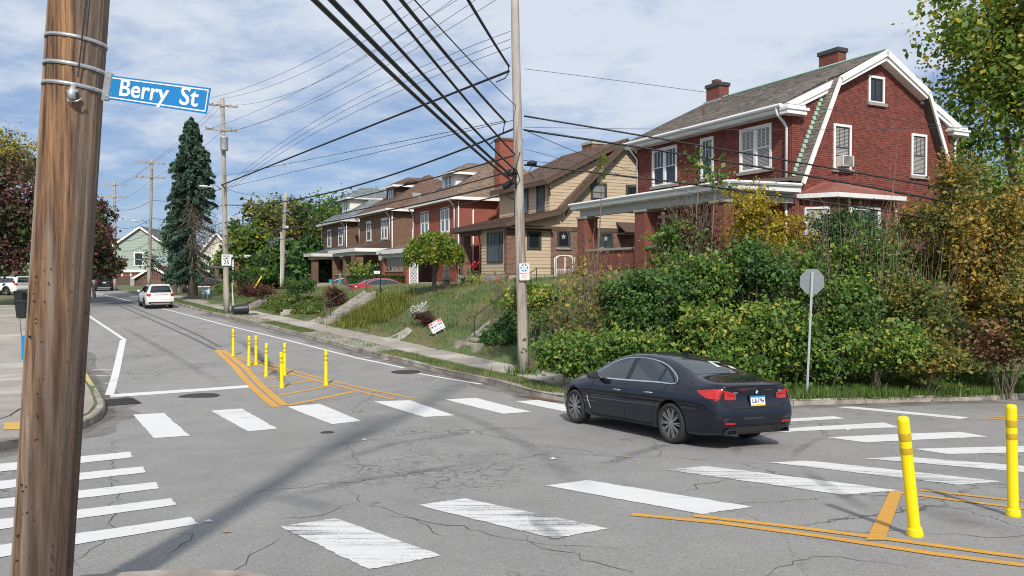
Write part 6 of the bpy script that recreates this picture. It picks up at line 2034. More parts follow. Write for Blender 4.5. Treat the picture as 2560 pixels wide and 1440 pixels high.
MB().tube([rel(on_near(224, -400, .03), NP)] + gw, .0038, 6).build('guy_wire', M_CABLE, NP)
cl_ = MB()
c0 = rel(on_near(184, 236, .02), NP)
cl_.tube([c0 + Vector((0, 0, .05)), c0 + Vector((0, -.02, .0)), c0 + Vector((0, -.015, -.03))], [.012, .022, .02], 10)
cl_.bar(c0 + Vector((-.03, -.01, .015)), c0 + Vector((.03, -.01, .015)), .02, .012)
cl_.tube([c0 + Vector((-.04, .01, -.02)), c0 + Vector((-.025, -.01, -.04)), c0 + Vector((.025, -.01, -.04)), c0 + Vector((.04, .01, -.02))], .005, 6)
cl_.build('guy_clamp', M_GALV, NP, True)
for k in range(110):                                                    # staples and nails left in the wood
    v_ = random.uniform(640, 1430)
    a_ = 198 + (105 - 198) * v_ / 1440
    u_ = a_ + random.choice((-1, 1, 1, -1, .7)) * random.uniform(25, 70)
    p_ = on_near(u_, v_)
    q_ = p_ + Vector(((p_.x - axis_near(p_.z).x) * .09, -.012, .002))
    MB().bar(rel(p_, NP), rel(q_, NP), .003, .003 if k % 2 else .008).build('staple', M_IRON, NP)
# the blue street name sign
SG = empty('street_sign', P(262, 225, 4.5), label='blue street name sign reading Berry St banded to the near pole', cat='sign')
c_tl, c_tr, c_br, c_bl = P(277, 187, 4.42), P(523, 222, 4.05), P(519, 283, 4.05), P(273, 250, 4.42)
sx = ((c_tr + c_br) / 2 - (c_tl + c_bl) / 2)
W_, H_ = sx.length, ((c_tl - c_bl).length + (c_tr - c_br).length) / 2
ex_ = sx.normalized(); ez_ = ((c_tl - c_bl) + (c_tr - c_br)).normalized(); ey_ = ez_.cross(ex_).normalized(); ez_ = ex_.cross(ey_).normalized()
Ms = Matrix((ex_, ez_, -ey_)).transposed().to_4x4()
Ms.translation = (c_tl + c_tr + c_br + c_bl) / 4 - SG.location
def sign_part(name, m, mat):
    me = m.mesh(name, mat)
    me.transform(Ms)
    return link(name, me, SG)
sign_part('panel', MB().box((-W_ / 2, -H_ / 2, -.004), (W_ / 2, H_ / 2, 0)), M_BLUE)
fr = MB()
t_ = .007; i_ = .009
for b in ((-W_ / 2 + i_, H_ / 2 - i_ - t_, W_ / 2 - i_, H_ / 2 - i_), (-W_ / 2 + i_, -H_ / 2 + i_, W_ / 2 - i_, -H_ / 2 + i_ + t_), (W_ / 2 - i_ - t_, -H_ / 2 + i_ + t_, W_ / 2 - i_, H_ / 2 - i_ - t_)):
    fr.box((b[0], b[1], 0.0004), (b[2], b[3], .0016))
sign_part('border', fr, M_SIGNW)
for s_, x_ in (('Berry', -.145), ('St', .315)): text('lettering', s_, H_ * 1.0, M_SIGNW, Ms @ Matrix.Translation((W_ * x_, H_ * .03, .001)), SG, .0008, .0022, 1.36)
brk = MB()
brk.box((-W_ / 2 - .035, -H_ / 2 - .004, -.012), (-W_ / 2 + .004, H_ / 2 + .012, .006)); brk.box((-W_ / 2 - .06, -H_ / 2 - .01, -.03), (-W_ / 2 - .034, H_ / 2 + .016, .002))
sign_part('bracket', brk, M_SIGNBACK)
for yy in (-H_ * .38, H_ * .42):
    sign_part('bolt', MB().lathe([(.006, .006), (.006, .010), (.003, .011)], 8, (-W_ / 2 - .012, yy, 0)), M_GALV)

# roadside poles with arms
def util_pole(name, base, top, r0, r1, label, arms=(), mat=None, steps=True, ang=TH):
    o = empty(name, base, label=label, cat='utility pole', group='utility poles')
    pole_mesh((0, 0, 0), Vector(top) - Vector(base), r0, r1, mat or M_POLEG, parent=o)
    d = (Vector(top) - Vector(base))
    ux = Vector((math.cos(ang), math.sin(ang), 0))
    for z, half in arms:
        c = d * ((z - base[2]) / d.z) + Vector((0, -.16, 0))
        a = MB().bar(c - ux * half, c + ux * half, .10, .12).build('crossarm', M_POLEG, o)
        b = MB()
        for s_ in (-1, 1): b.bar(c + ux * s_ * half * .5 + Vector((0, 0, -.05)), c + Vector((0, 0, -.6)), .02, .04)
        b.build('arm_brace', M_GALV, a)
        for s_ in (-1, -.55, .55, 1):
            MB().lathe([(.025, 0), (.05, .03), (.03, .06), (.05, .09), (.035, .13), (.01, .15)], 10, tuple(c + ux * s_ * half * .95 + Vector((0, 0, .06)))).build('insulator', M_SIGNBACK, a)
    return o
b1 = px_on(bankR, 1309, 936)
t1 = P(1285, -60, b1.y)
UP1 = util_pole('utility_pole', b1 - Vector((0, 0, .1)), t1, 0.175, 0.125, 'tall grey wooden pole with the snow route sign on it', ())
D1 = b1.y
b2 = px_on(bankR, 567, 782)
D2 = b2.y
t2 = P(556, 246, D2)
arm2 = [(P(557, 265, D2).z, 1.05), (P(557, 326, D2).z, 1.05)]
UP2 = util_pole('utility_pole', b2 - Vector((0, 0, .1)), t2, 0.19, 0.13, 'grey wooden pole with two crossarms and the speed limit sign', arm2)
b3 = P(372, 718, 72); t3 = P(380, 398, 72)
UP3 = util_pole('utility_pole', b3, t3, 0.17, 0.12, 'wooden pole beside the brown garage with two crossarms', [(P(380, 408, 72).z, 1.3), (P(380, 444, 72).z, 1.3)])
b4 = P(287, 722, 86); t4 = P(287, 455, 86)
UP4 = util_pole('utility_pole', b4, t4, 0.17, 0.13, 'far pole with dark brown stained base near the black suv', [(P(287, 463, 86).z, 1.3), (P(287, 492, 86).z, 1.3)])
b5 = P(704, 716, 57); t5 = P(714, 482, 57)
UP5 = util_pole('utility_pole', b5, t5, 0.16, 0.12, 'pale pole with guy wires in front of the wooded lot', ())
MB().tube([(0, -.18, .0), (.02, -.17, 2.0), (.03, -.16, 4.0)], .05, 8).build('conduit', M_WHITE_OLD, UP5)
gy = MB()
for k in range(3): gy.tube([Vector((.05, -.1, 5.6 - k * .5)), P(632 + 9 * k, 722, 55.5) - b5], .015, 5)
gy.build('guy_wire', M_WIRE, UP5)
MB().tube([P(636, 720, 55.4) - b5, P(655, 690, 55.6) - b5], .05, 8).build('guy_guard', M_YPOST, UP5)
# transformer, lamps
def transformer(pole, base, z, side):
    m = MB().lathe([(.10, -.02), (.24, 0), (.25, .06), (.25, .80), (.27, .84), (.25, .88), (.06, .94)], 20, (side, -.30, z))
    t = m.build('transformer', M_SIGNBACK, pole, True)
    for s_ in (-.1, .1): MB().lathe([(.04, .9), (.05, .96), (.03, 1.0), (.045, 1.06), (.02, 1.14)], 10, (side + s_, -.3, z)).build('bushing', M_SIGNBACK, t)
transformer(UP2, b2, P(559, 378, D2).z - UP2.location.z, .02)
def street_lamp(name, pole_loc, att, end, label):
    o = empty(name, att, label=label, cat='street lamp', group='street lamps on the poles')
    att, end = Vector(att), Vector(end)
    mid_ = att.lerp(end, .5) + Vector((0, 0, .22))
    MB().tube([Vector((0, 0, 0)), att.lerp(end, .25) - att + Vector((0, 0, .16)), mid_ - att, end - att], .035, 8).build('lamp_arm', M_GALV, o, True)
    d = (end - att); d.z = 0; d.normalize()
    h = []
    s_ = d.cross(Vector((0, 0, 1)))
    e = end - att
    rows = [(0, .05, .05), (.12, .11, .09), (.4, .15, .10), (.62, .12, .08), (.72, .03, .03)]
    V_ = []
    for t, w_, hh in rows:
        for k in range(10):
            a = 2 * math.pi * k / 10
            V_.append(e + d * t + s_ * math.cos(a) * w_ + Vector((0, 0, math.sin(a) * hh * (1 if math.sin(a) > 0 else .45))))
    ff = [(i * 10 + k, i * 10 + (k + 1) % 10, (i + 1) * 10 + (k + 1) % 10, (i + 1) * 10 + k) for i in range(4) for k in range(10)] + [tuple(range(9, -1, -1)), tuple(range(40, 50))]
    MB().add(V_, ff).build('lamp_head', M_SIGNW, o, True)
street_lamp('street_lamp', b2, P(552, 474, D2), P(522, 468, D2 - .8), 'white street lamp reaching out from the speed limit pole')
street_lamp('street_lamp', b3, P(368, 560, 72), P(345, 553, 71), 'small street lamp on the pole by the brown garage')
street_lamp('street_lamp', b5, P(712, 572, 57), P(716, 570, 56.0), 'small lamp on the pale pole before the wooded lot')

# cables: parabola between two points, sag in metres
CBL = [0]
def cable(a, b, sag, r, label, name='overhead_cable', mat=None, group='overhead cables', n=22, cat='cable'):
    a, b = Vector(a), Vector(b)
    m = MB().tube([rel(a.lerp(b, t) - Vector((0, 0, sag * 4 * t * (1 - t))), type('o', (), {'location': a})) for t in np.linspace(0, 1, n)], r, 6 if r > .02 else 5)
    o = m.build(name, mat or M_CABLE, None, True)
    o.location = a
    tag(o, label, cat, group)
    CBL[0] += 1
    return o
def to_near(u0, v1a, u1, r, label, sag=0.12, mat=None):
    """from the roadside pole (u1, v1a) over the crossing to the near pole, leaving the frame's top edge at u0"""
    A = P(u1, v1a, D1 - .12)
    lo, hi = 4.5, 12.0
    for _ in range(40):
        z = (lo + hi) / 2
        E = axis_near(z) + Vector((.0, -.1, 0))
        # where the straight line crosses v = 0
        best = None
        for t in np.linspace(0, 1, 400):
            p = A.lerp(E, t)
            y_ = p.y * CP - (p.z - ZC) * SP
            zc_ = p.y * SP + (p.z - ZC) * CP
            if 720 - F * zc_ / y_ <= 0:
                best = 1280 + F * p.x / y_
                break
        if best is None or best < u0: lo = z
        else: hi = z
    E = axis_near((lo + hi) / 2) + Vector((0, -.1, 0))
    return cable(A, E, sag, r, label, mat=mat)
to_near(802, 462, 1292, .030, 'lowest thick black cable slanting from the top edge to the snow route pole')
to_near(843, 440, 1280, .034, 'thick black cable lashed double, second of those slanting to the snow route pole')
to_near(905, 425, 1288, .026, 'black cable slanting to the snow route pole just above the lashed double one')
to_near(975, 385, 1286, .026, 'black cable slanting to the snow route pole below its highest splice')
to_near(1018, 305, 1264, .034, 'thick black cable slanting down to the splice loop beside the pole')
to_near(1052, 265, 1290, .013, 'thin black wire slanting to the pole above the splice loop')
to_near(1177, 165, 1272, .040, 'thickest steep black cable meeting the pole near its top')
def pole_to_pole(uv0, Y0, uv1, Y1, vm, r, label, um=None, mat=None):
    """sag chosen so that the middle of the span hangs at image row vm"""
    a, b = P(*uv0, Y0), P(*uv1, Y1)
    m = (a + b) / 2
    y_ = m.y
    zt = P(1280 + F * m.x / y_, vm, y_).z
    return cable(a, b, m.z - zt, r, label, mat=mat)
W2 = D2
pole_to_pole((1272, 178), D1, (553, 463), W2, 370, .040, 'heavy black cable sweeping from high on the snow route pole to the speed limit pole')
pole_to_pole((1285, 322), D1, (560, 512), W2, 488, .034, 'heavy black cable with a coil drooping before the dormers')
pole_to_pole((1288, 388), D1, (560, 556), W2, 515, .026, 'black cable crossing the brown roof to the speed limit pole')
pole_to_pole((1270, 430), D1, (560, 568), W2, 545, .022, 'black cable passing just under the white dormer windows')
pole_to_pole((1280, 455), D1, (560, 590), W2, 560, .030, 'black cable with splice boxes below the house eaves')
pole_to_pole((1288, 480), D1, (560, 612), W2, 584, .022, 'lowest black cable between the two near roadside poles')
pole_to_pole((1285, 300), D1, (562, 470), W2, 415, .012, 'thin black wire running parallel under the heaviest cable', mat=M_WIRE)
for u0, v0, u1, v1, vm, nm in ((1290, -175, 528, 244, 150, 'first'), (1290, -150, 556, 246, 165, 'second'), (1290, -120, 604, 262, 190, 'third'), (1290, -95, 524, 322, 215, 'fourth'), (1290, -70, 604, 322, 225, 'fifth'), (1285, -30, 562, 330, 250, 'sixth')):
    pole_to_pole((u0, v0), D1, (u1, v1), W2, vm, .009, f'thin high power wire, {nm} from the top among those on the crossarms', mat=M_WIRE)
for v0, v1, vm, nm in ((78, 470, 300, 'upper'), (98, 478, 315, 'middle'), (118, 486, 330, 'lower')):
    pole_to_pole((1276, v0), D1, (560, v1), W2, vm, .009, f'{nm} of the three thin wires climbing in parallel to the pole', mat=M_WIRE)
pole_to_pole((1262, 302), D1, (560, 440), W2, 396, .012, 'thin wire rising gently from the speed limit pole to the splice', mat=M_WIRE)
# spreaders on the three wires
for u_, v_ in ((625, 432), (712, 410), (729, 406)):
    t = (1276 - u_) / (1276 - 560)
    c = P(u_, v_ + 8, 1 / ((1 - t) / D1 + t / W2))
    o = MB().bar(Vector((0, 0, -.22)), Vector((0, 0, .22)), .02, .03).build('wire_spreader', M_POLEG)
    o.location = c
    tag(o, {625: 'wooden wire spreader closest to the speed limit pole', 712: 'small wire spreader hanging with a loop of wire', 729: 'tall wire spreader holding three wires above the dormers'}[u_], 'wire spreader', 'wire spreaders')
# to the far side, across the red house
for v0, u1, v1, vm, r_, lb in ((290, 3000, 590, 440, .028, 'uppermost black cable crossing before the gambrel house windows'), (325, 3000, 640, 470, .034, 'lashed black cable crossing before the gambrel house at mid height'),
                       (412, 3000, 670, 525, .030, 'black cable crossing in front of the porch gutter'), (172, 3000, 420, 290, .008, 'pale thin wire crossing the gambrel house roof'),
                       (318, 3000, 300, 322, .007, 'level thin wire crossing the gambrel gable'), (372, 3000, 740, 590, .008, 'thin wire crossing low over the shrubs')):
    a = P(1310, v0, D1); b = P(u1, v1, 26.5)
    m = (a + b) / 2
    zt = P(1280 + F * m.x / m.y, vm, m.y).z
    cable(a, b, m.z - zt, r_, lb, mat=M_CABLE if r_ > .01 else M_WIRE)
cable(P(1300, 320, D1), P(1590, 430, 37), .1, .012, 'service wire running to the corner of the gambrel house eave', mat=M_WIRE)
cable(P(1305, 400, D1), P(1500, 395, 50), .2, .010, 'service wire running to the tan bungalow roof', mat=M_WIRE)
# onward spans
for i, (v0, v1) in enumerate(((246, 405), (262, 408), (326, 446), (470, 500), (512, 545), (556, 575), (575, 600), (600, 622))):
    lab = ['uppermost', 'second', 'third', 'fourth', 'fifth', 'sixth', 'seventh', 'lowest'][i]
    cable(P(557, v0, W2), P(380, v1, 72), .25 + .05 * i, .010 if i < 3 else .02, f'{lab} cable between the speed limit pole and the garage pole', mat=M_WIRE if i < 3 else M_CABLE)
    cable(P(380, v1, 72), P(287, v1 + (58 if i < 3 else 22), 86), .3 + .05 * i, .010 if i < 3 else .02, f'{lab} cable between the garage pole and the far stained pole', mat=M_WIRE if i < 3 else M_CABLE)
for i, (v0, v1, s_) in enumerate(((515, 590, .5), (560, 600, .9), (600, 640, .7))):
    cable(P(287, v0, 86), P(60, v1, 100), s_, .02, f"{['upper', 'middle', 'lower'][i]} drooping cable beyond the far stained pole", mat=M_CABLE)
cable(P(560, 470, W2), P(710, 486, 57), .3, .012, 'service wire from the speed limit pole to the pale pole', mat=M_WIRE)
cable(P(712, 500, 57), P(895, 590, 68), .5, .012, 'service wire from the pale pole to the brown brick house', mat=M_WIRE)
# splice cases and hardware on the roadside pole
def gear(name, label, pts, r, mat=M_CABLE):
    a = Vector(pts[0])
    o = MB().tube([Vector(p) - a for p in pts], r, 10).build(name, mat, None, True)
    o.location = a
    return tag(o, label, 'cable splice', 'splice cases')
gear('splice_case', 'black splice case low beside the snow route pole', [P(1258, 470, D1 - .2), P(1268, 462, D1 - .2), P(1290, 450, D1 - .2)], [.07, .11, .07])
gear('splice_case', 'tangled black splice case against the snow route pole', [P(1262, 440, D1 - .25), P(1275, 432, D1 - .25), P(1292, 428, D1 - .25)], [.06, .12, .10])
gear('splice_case', 'black terminal box on the far side of the snow route pole', [P(1318, 410, D1 - .1), P(1330, 407, D1 - .1), P(1342, 408, D1 - .1)], [.06, .09, .06])
for k, pts in enumerate(([(1272, 160), (1270, 185), (1262, 196), (1240, 205)], [(1262, 302), (1258, 330), (1240, 350), (1222, 362)], [(1285, 440), (1270, 470), (1250, 480), (1285, 500)], [(1300, 380), (1290, 420), (1300, 450), (1288, 470)], [(1330, 415), (1322, 430), (1334, 446), (1326, 436)])):
    cable_pts = [P(*p, D1 - .15) for p in pts]
    a = cable_pts[0]
    o = MB().tube([p - a for p in cable_pts], .018, 6).build('cable_loop', M_CABLE, None, True)
    o.location = a
    tag(o, ['loop of black cable near the pole top', 'loop of black cable under the upper splice', 'slack cable loop at the lowest splice case', 'cable loop strapped down the pole', 'small wire loops under the terminal box'][k], 'cable loop', 'slack cable loops')
gear('cable_coil', 'black coil lashed to the cable above the brown roof', [P(1010, 462, 29.5), P(1025, 456, 29.5), P(1045, 455, 29.5)], [.05, .09, .05])

# signs
def face_frame(c, du, toward=None):
    """frame for a flat sign at c: x to the viewer's right, y up, z toward the viewer"""
    n = Vector(toward).normalized()
    x = Vector((0, 0, 1)).cross(n).normalized()
    y = n.cross(x)
    M_ = Matrix((x, y, n)).transposed().to_4x4()
    return M_ @ Matrix.Rotation(du, 4, 'Z')
def rrect(w, h, r, n=5):
    out = []
    for cx, cy, a0 in ((w / 2 - r, h / 2 - r, 0), (-w / 2 + r, h / 2 - r, 90), (-w / 2 + r, -h / 2 + r, 180), (w / 2 - r, -h / 2 + r, 270)):
        out += [(cx + r * math.cos(R(a0 + 90 * k / n)), cy + r * math.sin(R(a0 + 90 * k / n))) for k in range(n + 1)]
    return out
def plate(m, w, h, r, z0, z1, cx=0, cy=0):
    return m.prism([(x + cx, y + cy, z0) for x, y in rrect(w, h, r)], (0, 0, z1 - z0))
def sign(name, loc, label, Mf):
    o = empty(name, loc, label=label, cat='sign', group='roadside signs')
    o.rotation_euler = Mf.to_euler()
    return o
c_ = P(566, 650, D2 - .24)
s25 = sign('speed_limit_sign', c_, 'white speed limit 25 sign on a wooden pole', face_frame(c_, 0, (.3, -1, 0)))
plate(MB(), .61, .76, .04, -.004, 0).build('panel', M_SIGNW, s25)
bd = MB()
for a in ((-.29, .345, .29, .36), (-.29, -.36, .29, -.345), (-.29, -.345, -.275, .345), (.275, -.345, .29, .345)): bd.box((a[0], a[1], .0005), (a[2], a[3], .002))
bd.build('border', M_BLACK, s25)
text('lettering', 'SPEED', .17, M_BLACK, Matrix.Translation((0, .23, .001)), s25, .001, .004)
text('lettering', 'LIMIT', .17, M_BLACK, Matrix.Translation((0, .08, .001)), s25, .001, .004)
text('numerals', '25', .36, M_BLACK, Matrix.Translation((0, -.17, .001)), s25, .001, .008)
c_ = P(1311, 679, D1 - .24)
sn = sign('snow_route_sign', c_, 'white emergency snow route sign with blue snowflake on the grey pole', face_frame(c_, R(1.5), (.05, -1, 0)))
plate(MB(), .33, .55, .035, -.004, 0).build('panel', M_SIGNW, sn)
bd = MB()
for a in ((-.155, .255, .155, .264), (-.155, -.264, .155, -.255), (-.155, -.255, -.147, .255), (.147, -.255, .155, .255)): bd.box((a[0], a[1], .0005), (a[2], a[3], .002))
bd.build('border', M_SIGNRED, sn)
MB().lathe([(.125, .0005), (.125, .0016)], 28, (0, .12, 0)).build('snow_disc', M_BLUE, sn)
fl_ = MB()
for k in range(6):
    t = k * math.pi / 3 + math.pi / 2
    d_ = Vector((math.cos(t), math.sin(t), 0))
    fl_.bar(Vector((0, .12, .002)), Vector((0, .12, .002)) + d_ * .11, .045, .001)
    for s_ in (-.5, .5):
        e_ = Vector((math.cos(t + s_), math.sin(t + s_), 0))
        fl_.bar(Vector((0, .12, .0026)) + d_ * .06, Vector((0, .12, .0026)) + d_ * .06 + e_ * .04, .02, .001)
fl_.build('snowflake', M_SIGNW, sn)
for s_, y_ in (('EMERGENCY', -.055), ('SNOW', -.115), ('ROUTE', -.175)):
    text('lettering', s_, .056, M_SIGNRED, Matrix.Translation((0, y_, .001)), sn, .001, .0015)
MB().prism([(.02, -.215, .001), (.02, -.235, .001), (.05, -.225, .001)], (0, 0, .001)).box((-.04, -.229, .001), (.02, -.221, .002)).build('arrow', M_SIGNRED, sn)
# stop sign seen from behind
bs = px_on(bankR, 2016, 986)
Ds = bs.y
ps = P(2031, 704, Ds)
st = empty('stop_sign', bs, label='octagonal stop sign seen from behind on a leaning galvanised post', cat='sign', group='roadside signs')
dv = P(2031, 680, Ds) - bs
u_ = MB().bar(Vector((0, 0, -.3)), dv * 1.0, .06, .03)
u_.build('post', M_GALV, st)
hl = MB()
for k in range(60):
    c = dv * (k / 60) + Vector((0, -.017, 0))
    hl.box((c.x - .005, c.y - .001, c.z - .006), (c.x + .005, c.y + .001, c.z + .006))
hl.build('bolt_hole', M_DARKTRIM, st); tag(bpy.data.objects['bolt_hole'], kind='stuff')
oc = ps - bs
M_ = face_frame(oc, 0, (-.75, -.66, 0))
ot = [(math.cos(R(22.5 + 45 * k)) * .375, math.sin(R(22.5 + 45 * k)) * .375, 0) for k in range(8)]
me = MB().prism(ot, (0, 0, .004)).mesh('panel', M_SIGNBACK); me.transform(Matrix.Translation(oc + Vector((0, .03, 0))) @ M_); link('panel', me, st)
me = MB().prism([(x * .97, y * .97, -.002) for x, y, z in ot], (0, 0, .0015)).mesh('sign_face', M_SIGNRED); me.transform(Matrix.Translation(oc + Vector((0, .03, 0))) @ M_); link('sign_face', me, st)
# yard sign
_yb = px_on(bankR, 1086, 842).y - .1
c_ = P(1092, 815, _yb)
ys = sign('yard_sign', c_, 'tilted white and red campaign yard sign on the grass bank', face_frame(c_, R(29), (-.1, -1, .1)))
plate(MB(), .61, .46, .01, -.008, 0).build('panel', M_SIGNW, ys)
rb_ = MB().box((-.29, .115, .0005), (-.13, .215, .002)).box((.13, .115, .0005), (.29, .215, .002)); rb_.build('red_band', M_SIGNRED, ys)
for x in (-.21, .21):
    s5 = [(x + math.sin(k * math.pi / 5) * (.035 if k % 2 == 0 else .015), .165 + math.cos(k * math.pi / 5) * (.035 if k % 2 == 0 else .015), .0025) for k in range(10)]
    MB().prism(s5, (0, 0, .001)).build('star', M_SIGNW, ys)
text('lettering', 'VOTE', .10, M_SIGNRED, Matrix.Translation((0, .165, .001)), ys, .001, .002, .85)
text('lettering', 'MARTINI', .155, M_NAVY, Matrix.Translation((0, .02, .001)), ys, .001, .003, .88)
fr_ = MB()
for a in ((-.28, -.105, .28, -.098), (-.28, -.205, .28, -.198), (-.28, -.198, -.273, -.105), (.273, -.198, .28, -.105)): fr_.box((a[0], a[1], .0005), (a[2], a[3], .002))
fr_.build('border', M_NAVY, ys)
text('lettering', 'DISTRICT JUDGE', .062, M_NAVY, Matrix.Translation((0, -.152, .001)), ys, .001, .001, .9)
MB().tube([(-.2, -.2, -.006), (-.2, -.75, -.006)], .006, 5).tube([(.2, -.2, -.006), (.2, -.75, -.006)], .006, 5).build('stake', M_GALV, ys)
c_ = P(515, 728, 66)
y2 = sign('yard_sign', c_, 'small pale blue yard sign under the spruce', face_frame(c_, R(-6), (-.1, -1, .1)))
plate(MB(), .7, .5, .01, -.008, 0).build('panel', mk('pale_blue', (.25, .50, .68), .5, .1), y2)
MB().box((-.3, -.05, .0005), (.3, .12, .002)).build('white_patch', M_SIGNW, y2)
MB().tube([(-.2, -.2, -.006), (-.2, -.7, -.006)], .012, 5).tube([(.2, -.2, -.006), (.2, -.7, -.006)], .012, 5).build('stake', M_GALV, y2)
for u, v, Y, lb, pb__ in ((709 - 709 + 399, 647, 71.5, 'blue street name blade on the pole by the brown garage', None), (270, 662, 85.5, 'blue street name blade on the far stained pole', None)):
    c_ = P(u, v, Y)
    o = sign('street_name_sign', c_, lb, face_frame(c_, 0, (-.2, -1, 0)))
    plate(MB(), .95, .2, .01, -.004, 0).build('panel', M_BLUE, o)
    MB().box((-.36, -.035, .0005), (.30, .035, .002)).build('lettering', M_SIGNW, o)
c_ = P(244, 668, 92)
o = sign('bus_stop_sign', c_, 'small blue and white sign on a thin post beyond the black suv', face_frame(c_, 0, (-.1, -1, 0)))
plate(MB(), .45, .55, .03, -.004, 0).build('panel', M_SIGNW, o); MB().box((-.2, -.02, .0005), (.2, .25, .002)).build('blue_field', M_BLUE, o)
MB().tube([(0, .25, -.02), (0, -2.4, -.02)], .03, 6).build('post', M_GALV, o)

# yellow posts on the traffic islands
def make_post(base, top, label):
    base, top = Vector(base), Vector(top)
    o = empty('delineator_post', base, label=label, cat='post', group='yellow posts on the islands')
    d = top - base
    h = d.length
    q = d.to_track_quat('Z', 'Y')
    o.rotation_mode = 'QUATERNION'; o.rotation_quaternion = q
    r = .05
    MB().lathe([(r * 1.12, 0.03), (r, .06), (r * 1.0, h * .96), (r * .93, h * .99), (r * .6, h)], 18).build('tube', M_YPOST, o, True)
    MB().lathe([(r * 1.35, 0), (r * 1.4, .02), (r * 1.25, .07), (r * 1.12, .08)], 18).build('base', M_YPOST, o)
    for a, b in ((.80, .865), (.69, .745)) :
        MB().lathe([(r + .0015, h * a), (r + .0022, h * a + .004), (r + .0022, h * b - .004), (r + .0015, h * b)], 18).build('reflective_band', M_YBAND, o, True)
    return o
PO = [((2288, 1340), (2257, 1041), 'leaning yellow post, larger of the two at the near crossing'), ((2533, 1290), (2528, 1011), 'upright yellow post farther out on the near crossing island'),
      ((705, 970), (703, 880), 'yellow post closest to the crossing bars on the far island'), ((815, 963), (815, 875), 'yellow post standing alone at the wide end of the far island'),
      ((665, 941), (666, 858), 'yellow post midway along the near edge of the far island'), ((711, 938), (712, 857), 'yellow post midway along the kerb edge of the far island'),
      ((622, 914), (623, 840), 'yellow post in the tight pair, on the near edge of the far island'), ((640, 912), (640, 839), 'yellow post in the tight pair, on the kerb edge of the far island'), ((583, 890), (583, 822), 'yellow post at the narrow tip of the far island')]
for bpx, tpx, lb in PO:
    b = G(*bpx)
    make_post(b, P(*tpx, b.y - (.02 if bpx[0] == 2288 else 0)), lb)
# guy guard by the speed limit pole
b = px_on(bankR, 584, 780)
o = MB().tube([(0, 0, 0), P(580, 708, b.y) - b], [.05, .04], 8).build('guy_guard', M_WHITE_OLD)
o.location = b
tag(o, 'pale plastic guy wire guard beside the speed limit pole', 'guy guard')
MB().tube([P(580, 708, b.y) - b, P(562, 520, b.y) - b], .008, 5).build('guy_wire', M_WIRE, o)

# wheeled bins
def make_bin(loc, rz, label, tip=False, col=None):
    o = empty('wheeled_bin', loc, rz, label, 'bin', 'dark wheeled bins')
    def body(z): return .24 + .06 * z, .27 + .07 * z
    V_ = []
    for z in (0.05, .15, .95, 1.0):
        a, b = body(z)
        V_ += [(x * a, y * b, z) for x, y in ((-1, -1), (1, -1), (1, 1), (-1, 1))]
    MB().add(V_, [(i * 4 + k, i * 4 + (k + 1) % 4, (i + 1) * 4 + (k + 1) % 4, (i + 1) * 4 + k) for i in range(3) for k in range(4)] + [(3, 2, 1, 0), (12, 13, 14, 15)]).build('body', M_BIN, o)
    MB().box((-.33, -.37, 1.0), (.33, .36, 1.045)).prism([(-.3, -.33, 1.045), (.3, -.33, 1.045), (.24, -.2, 1.09), (-.24, -.2, 1.09)], (0, .45, 0)).build('lid', M_BIN, o)
    MB().tube([(-.28, .40, .98), (.28, .40, .98)], .018, 6).build('handle', M_BIN, o)
    for s_ in (-1, 1): MB().lathe([(.11, -.02), (.11, .02)], 16, (s_ * .27, .0, 0), axis='y').build('wheel', M_TYRE, o).matrix_basis = Matrix.Translation((0, .24, .11)) @ Matrix.Rotation(math.pi / 2, 4, 'Z') @ Matrix.Translation((-s_ * .27, s_ * .27, 0))
    return o
for u, v, lb in ((46, 763, 'dark bin standing farthest along the pavement'), (53, 769, 'dark bin in the middle of the three on the pavement'), (58, 796, 'dark bin closest to the brown pole on the pavement')):
    make_bin(px_on(bankL, u, v), random.uniform(-.3, .6), lb)
o = empty('tipped_bin', px_on(bankR, 599, 788), R(40), 'dark round bin tipped over on its side beside the speed limit pole', 'bin', 'dark wheeled bins')
MB().lathe([(.24, 0), (.27, .04), (.33, .85), (.37, .88), (.37, .93), (.33, .93), (.28, .3)], 22).build('body', M_BIN, o, True).matrix_basis = Matrix.Translation((-.45, 0, .36)) @ Matrix.Rotation(R(88), 4, 'Y')
MB().lathe([(.38, 0), (.39, .03), (.3, .09), (.05, .12)], 22, (.75, -.35, 0)).build('lid', M_BIN, o, True)
# blue notice behind the near pole
c_ = px_on(bankL, 62, 905)
o = empty('newspaper_box', c_, .3, 'blue box almost hidden behind the brown pole', 'box')
MB().box((-.05, -.2, .1), (.45, .2, .95)).build('case', M_BLUE, o); MB().box((0, -.15, 0), (.4, .15, .1)).build('base', M_IRON, o)
# tactile pad on the far corner
pz = [(12, 1062), (55, 1060), (55, 1078), (8, 1078)]
cq = [px_on(bankL, *p) for p in pz]
MB().prism([(p.x, p.y, p.z + .03) for p in cq], (0, 0, .012)).build('tactile_pad', mk('pad_yellow', (.55, .36, .08), .7, .15), walk)
_cp = [px_on(bankL, 20, 930), px_on(bankL, 55, 928)]

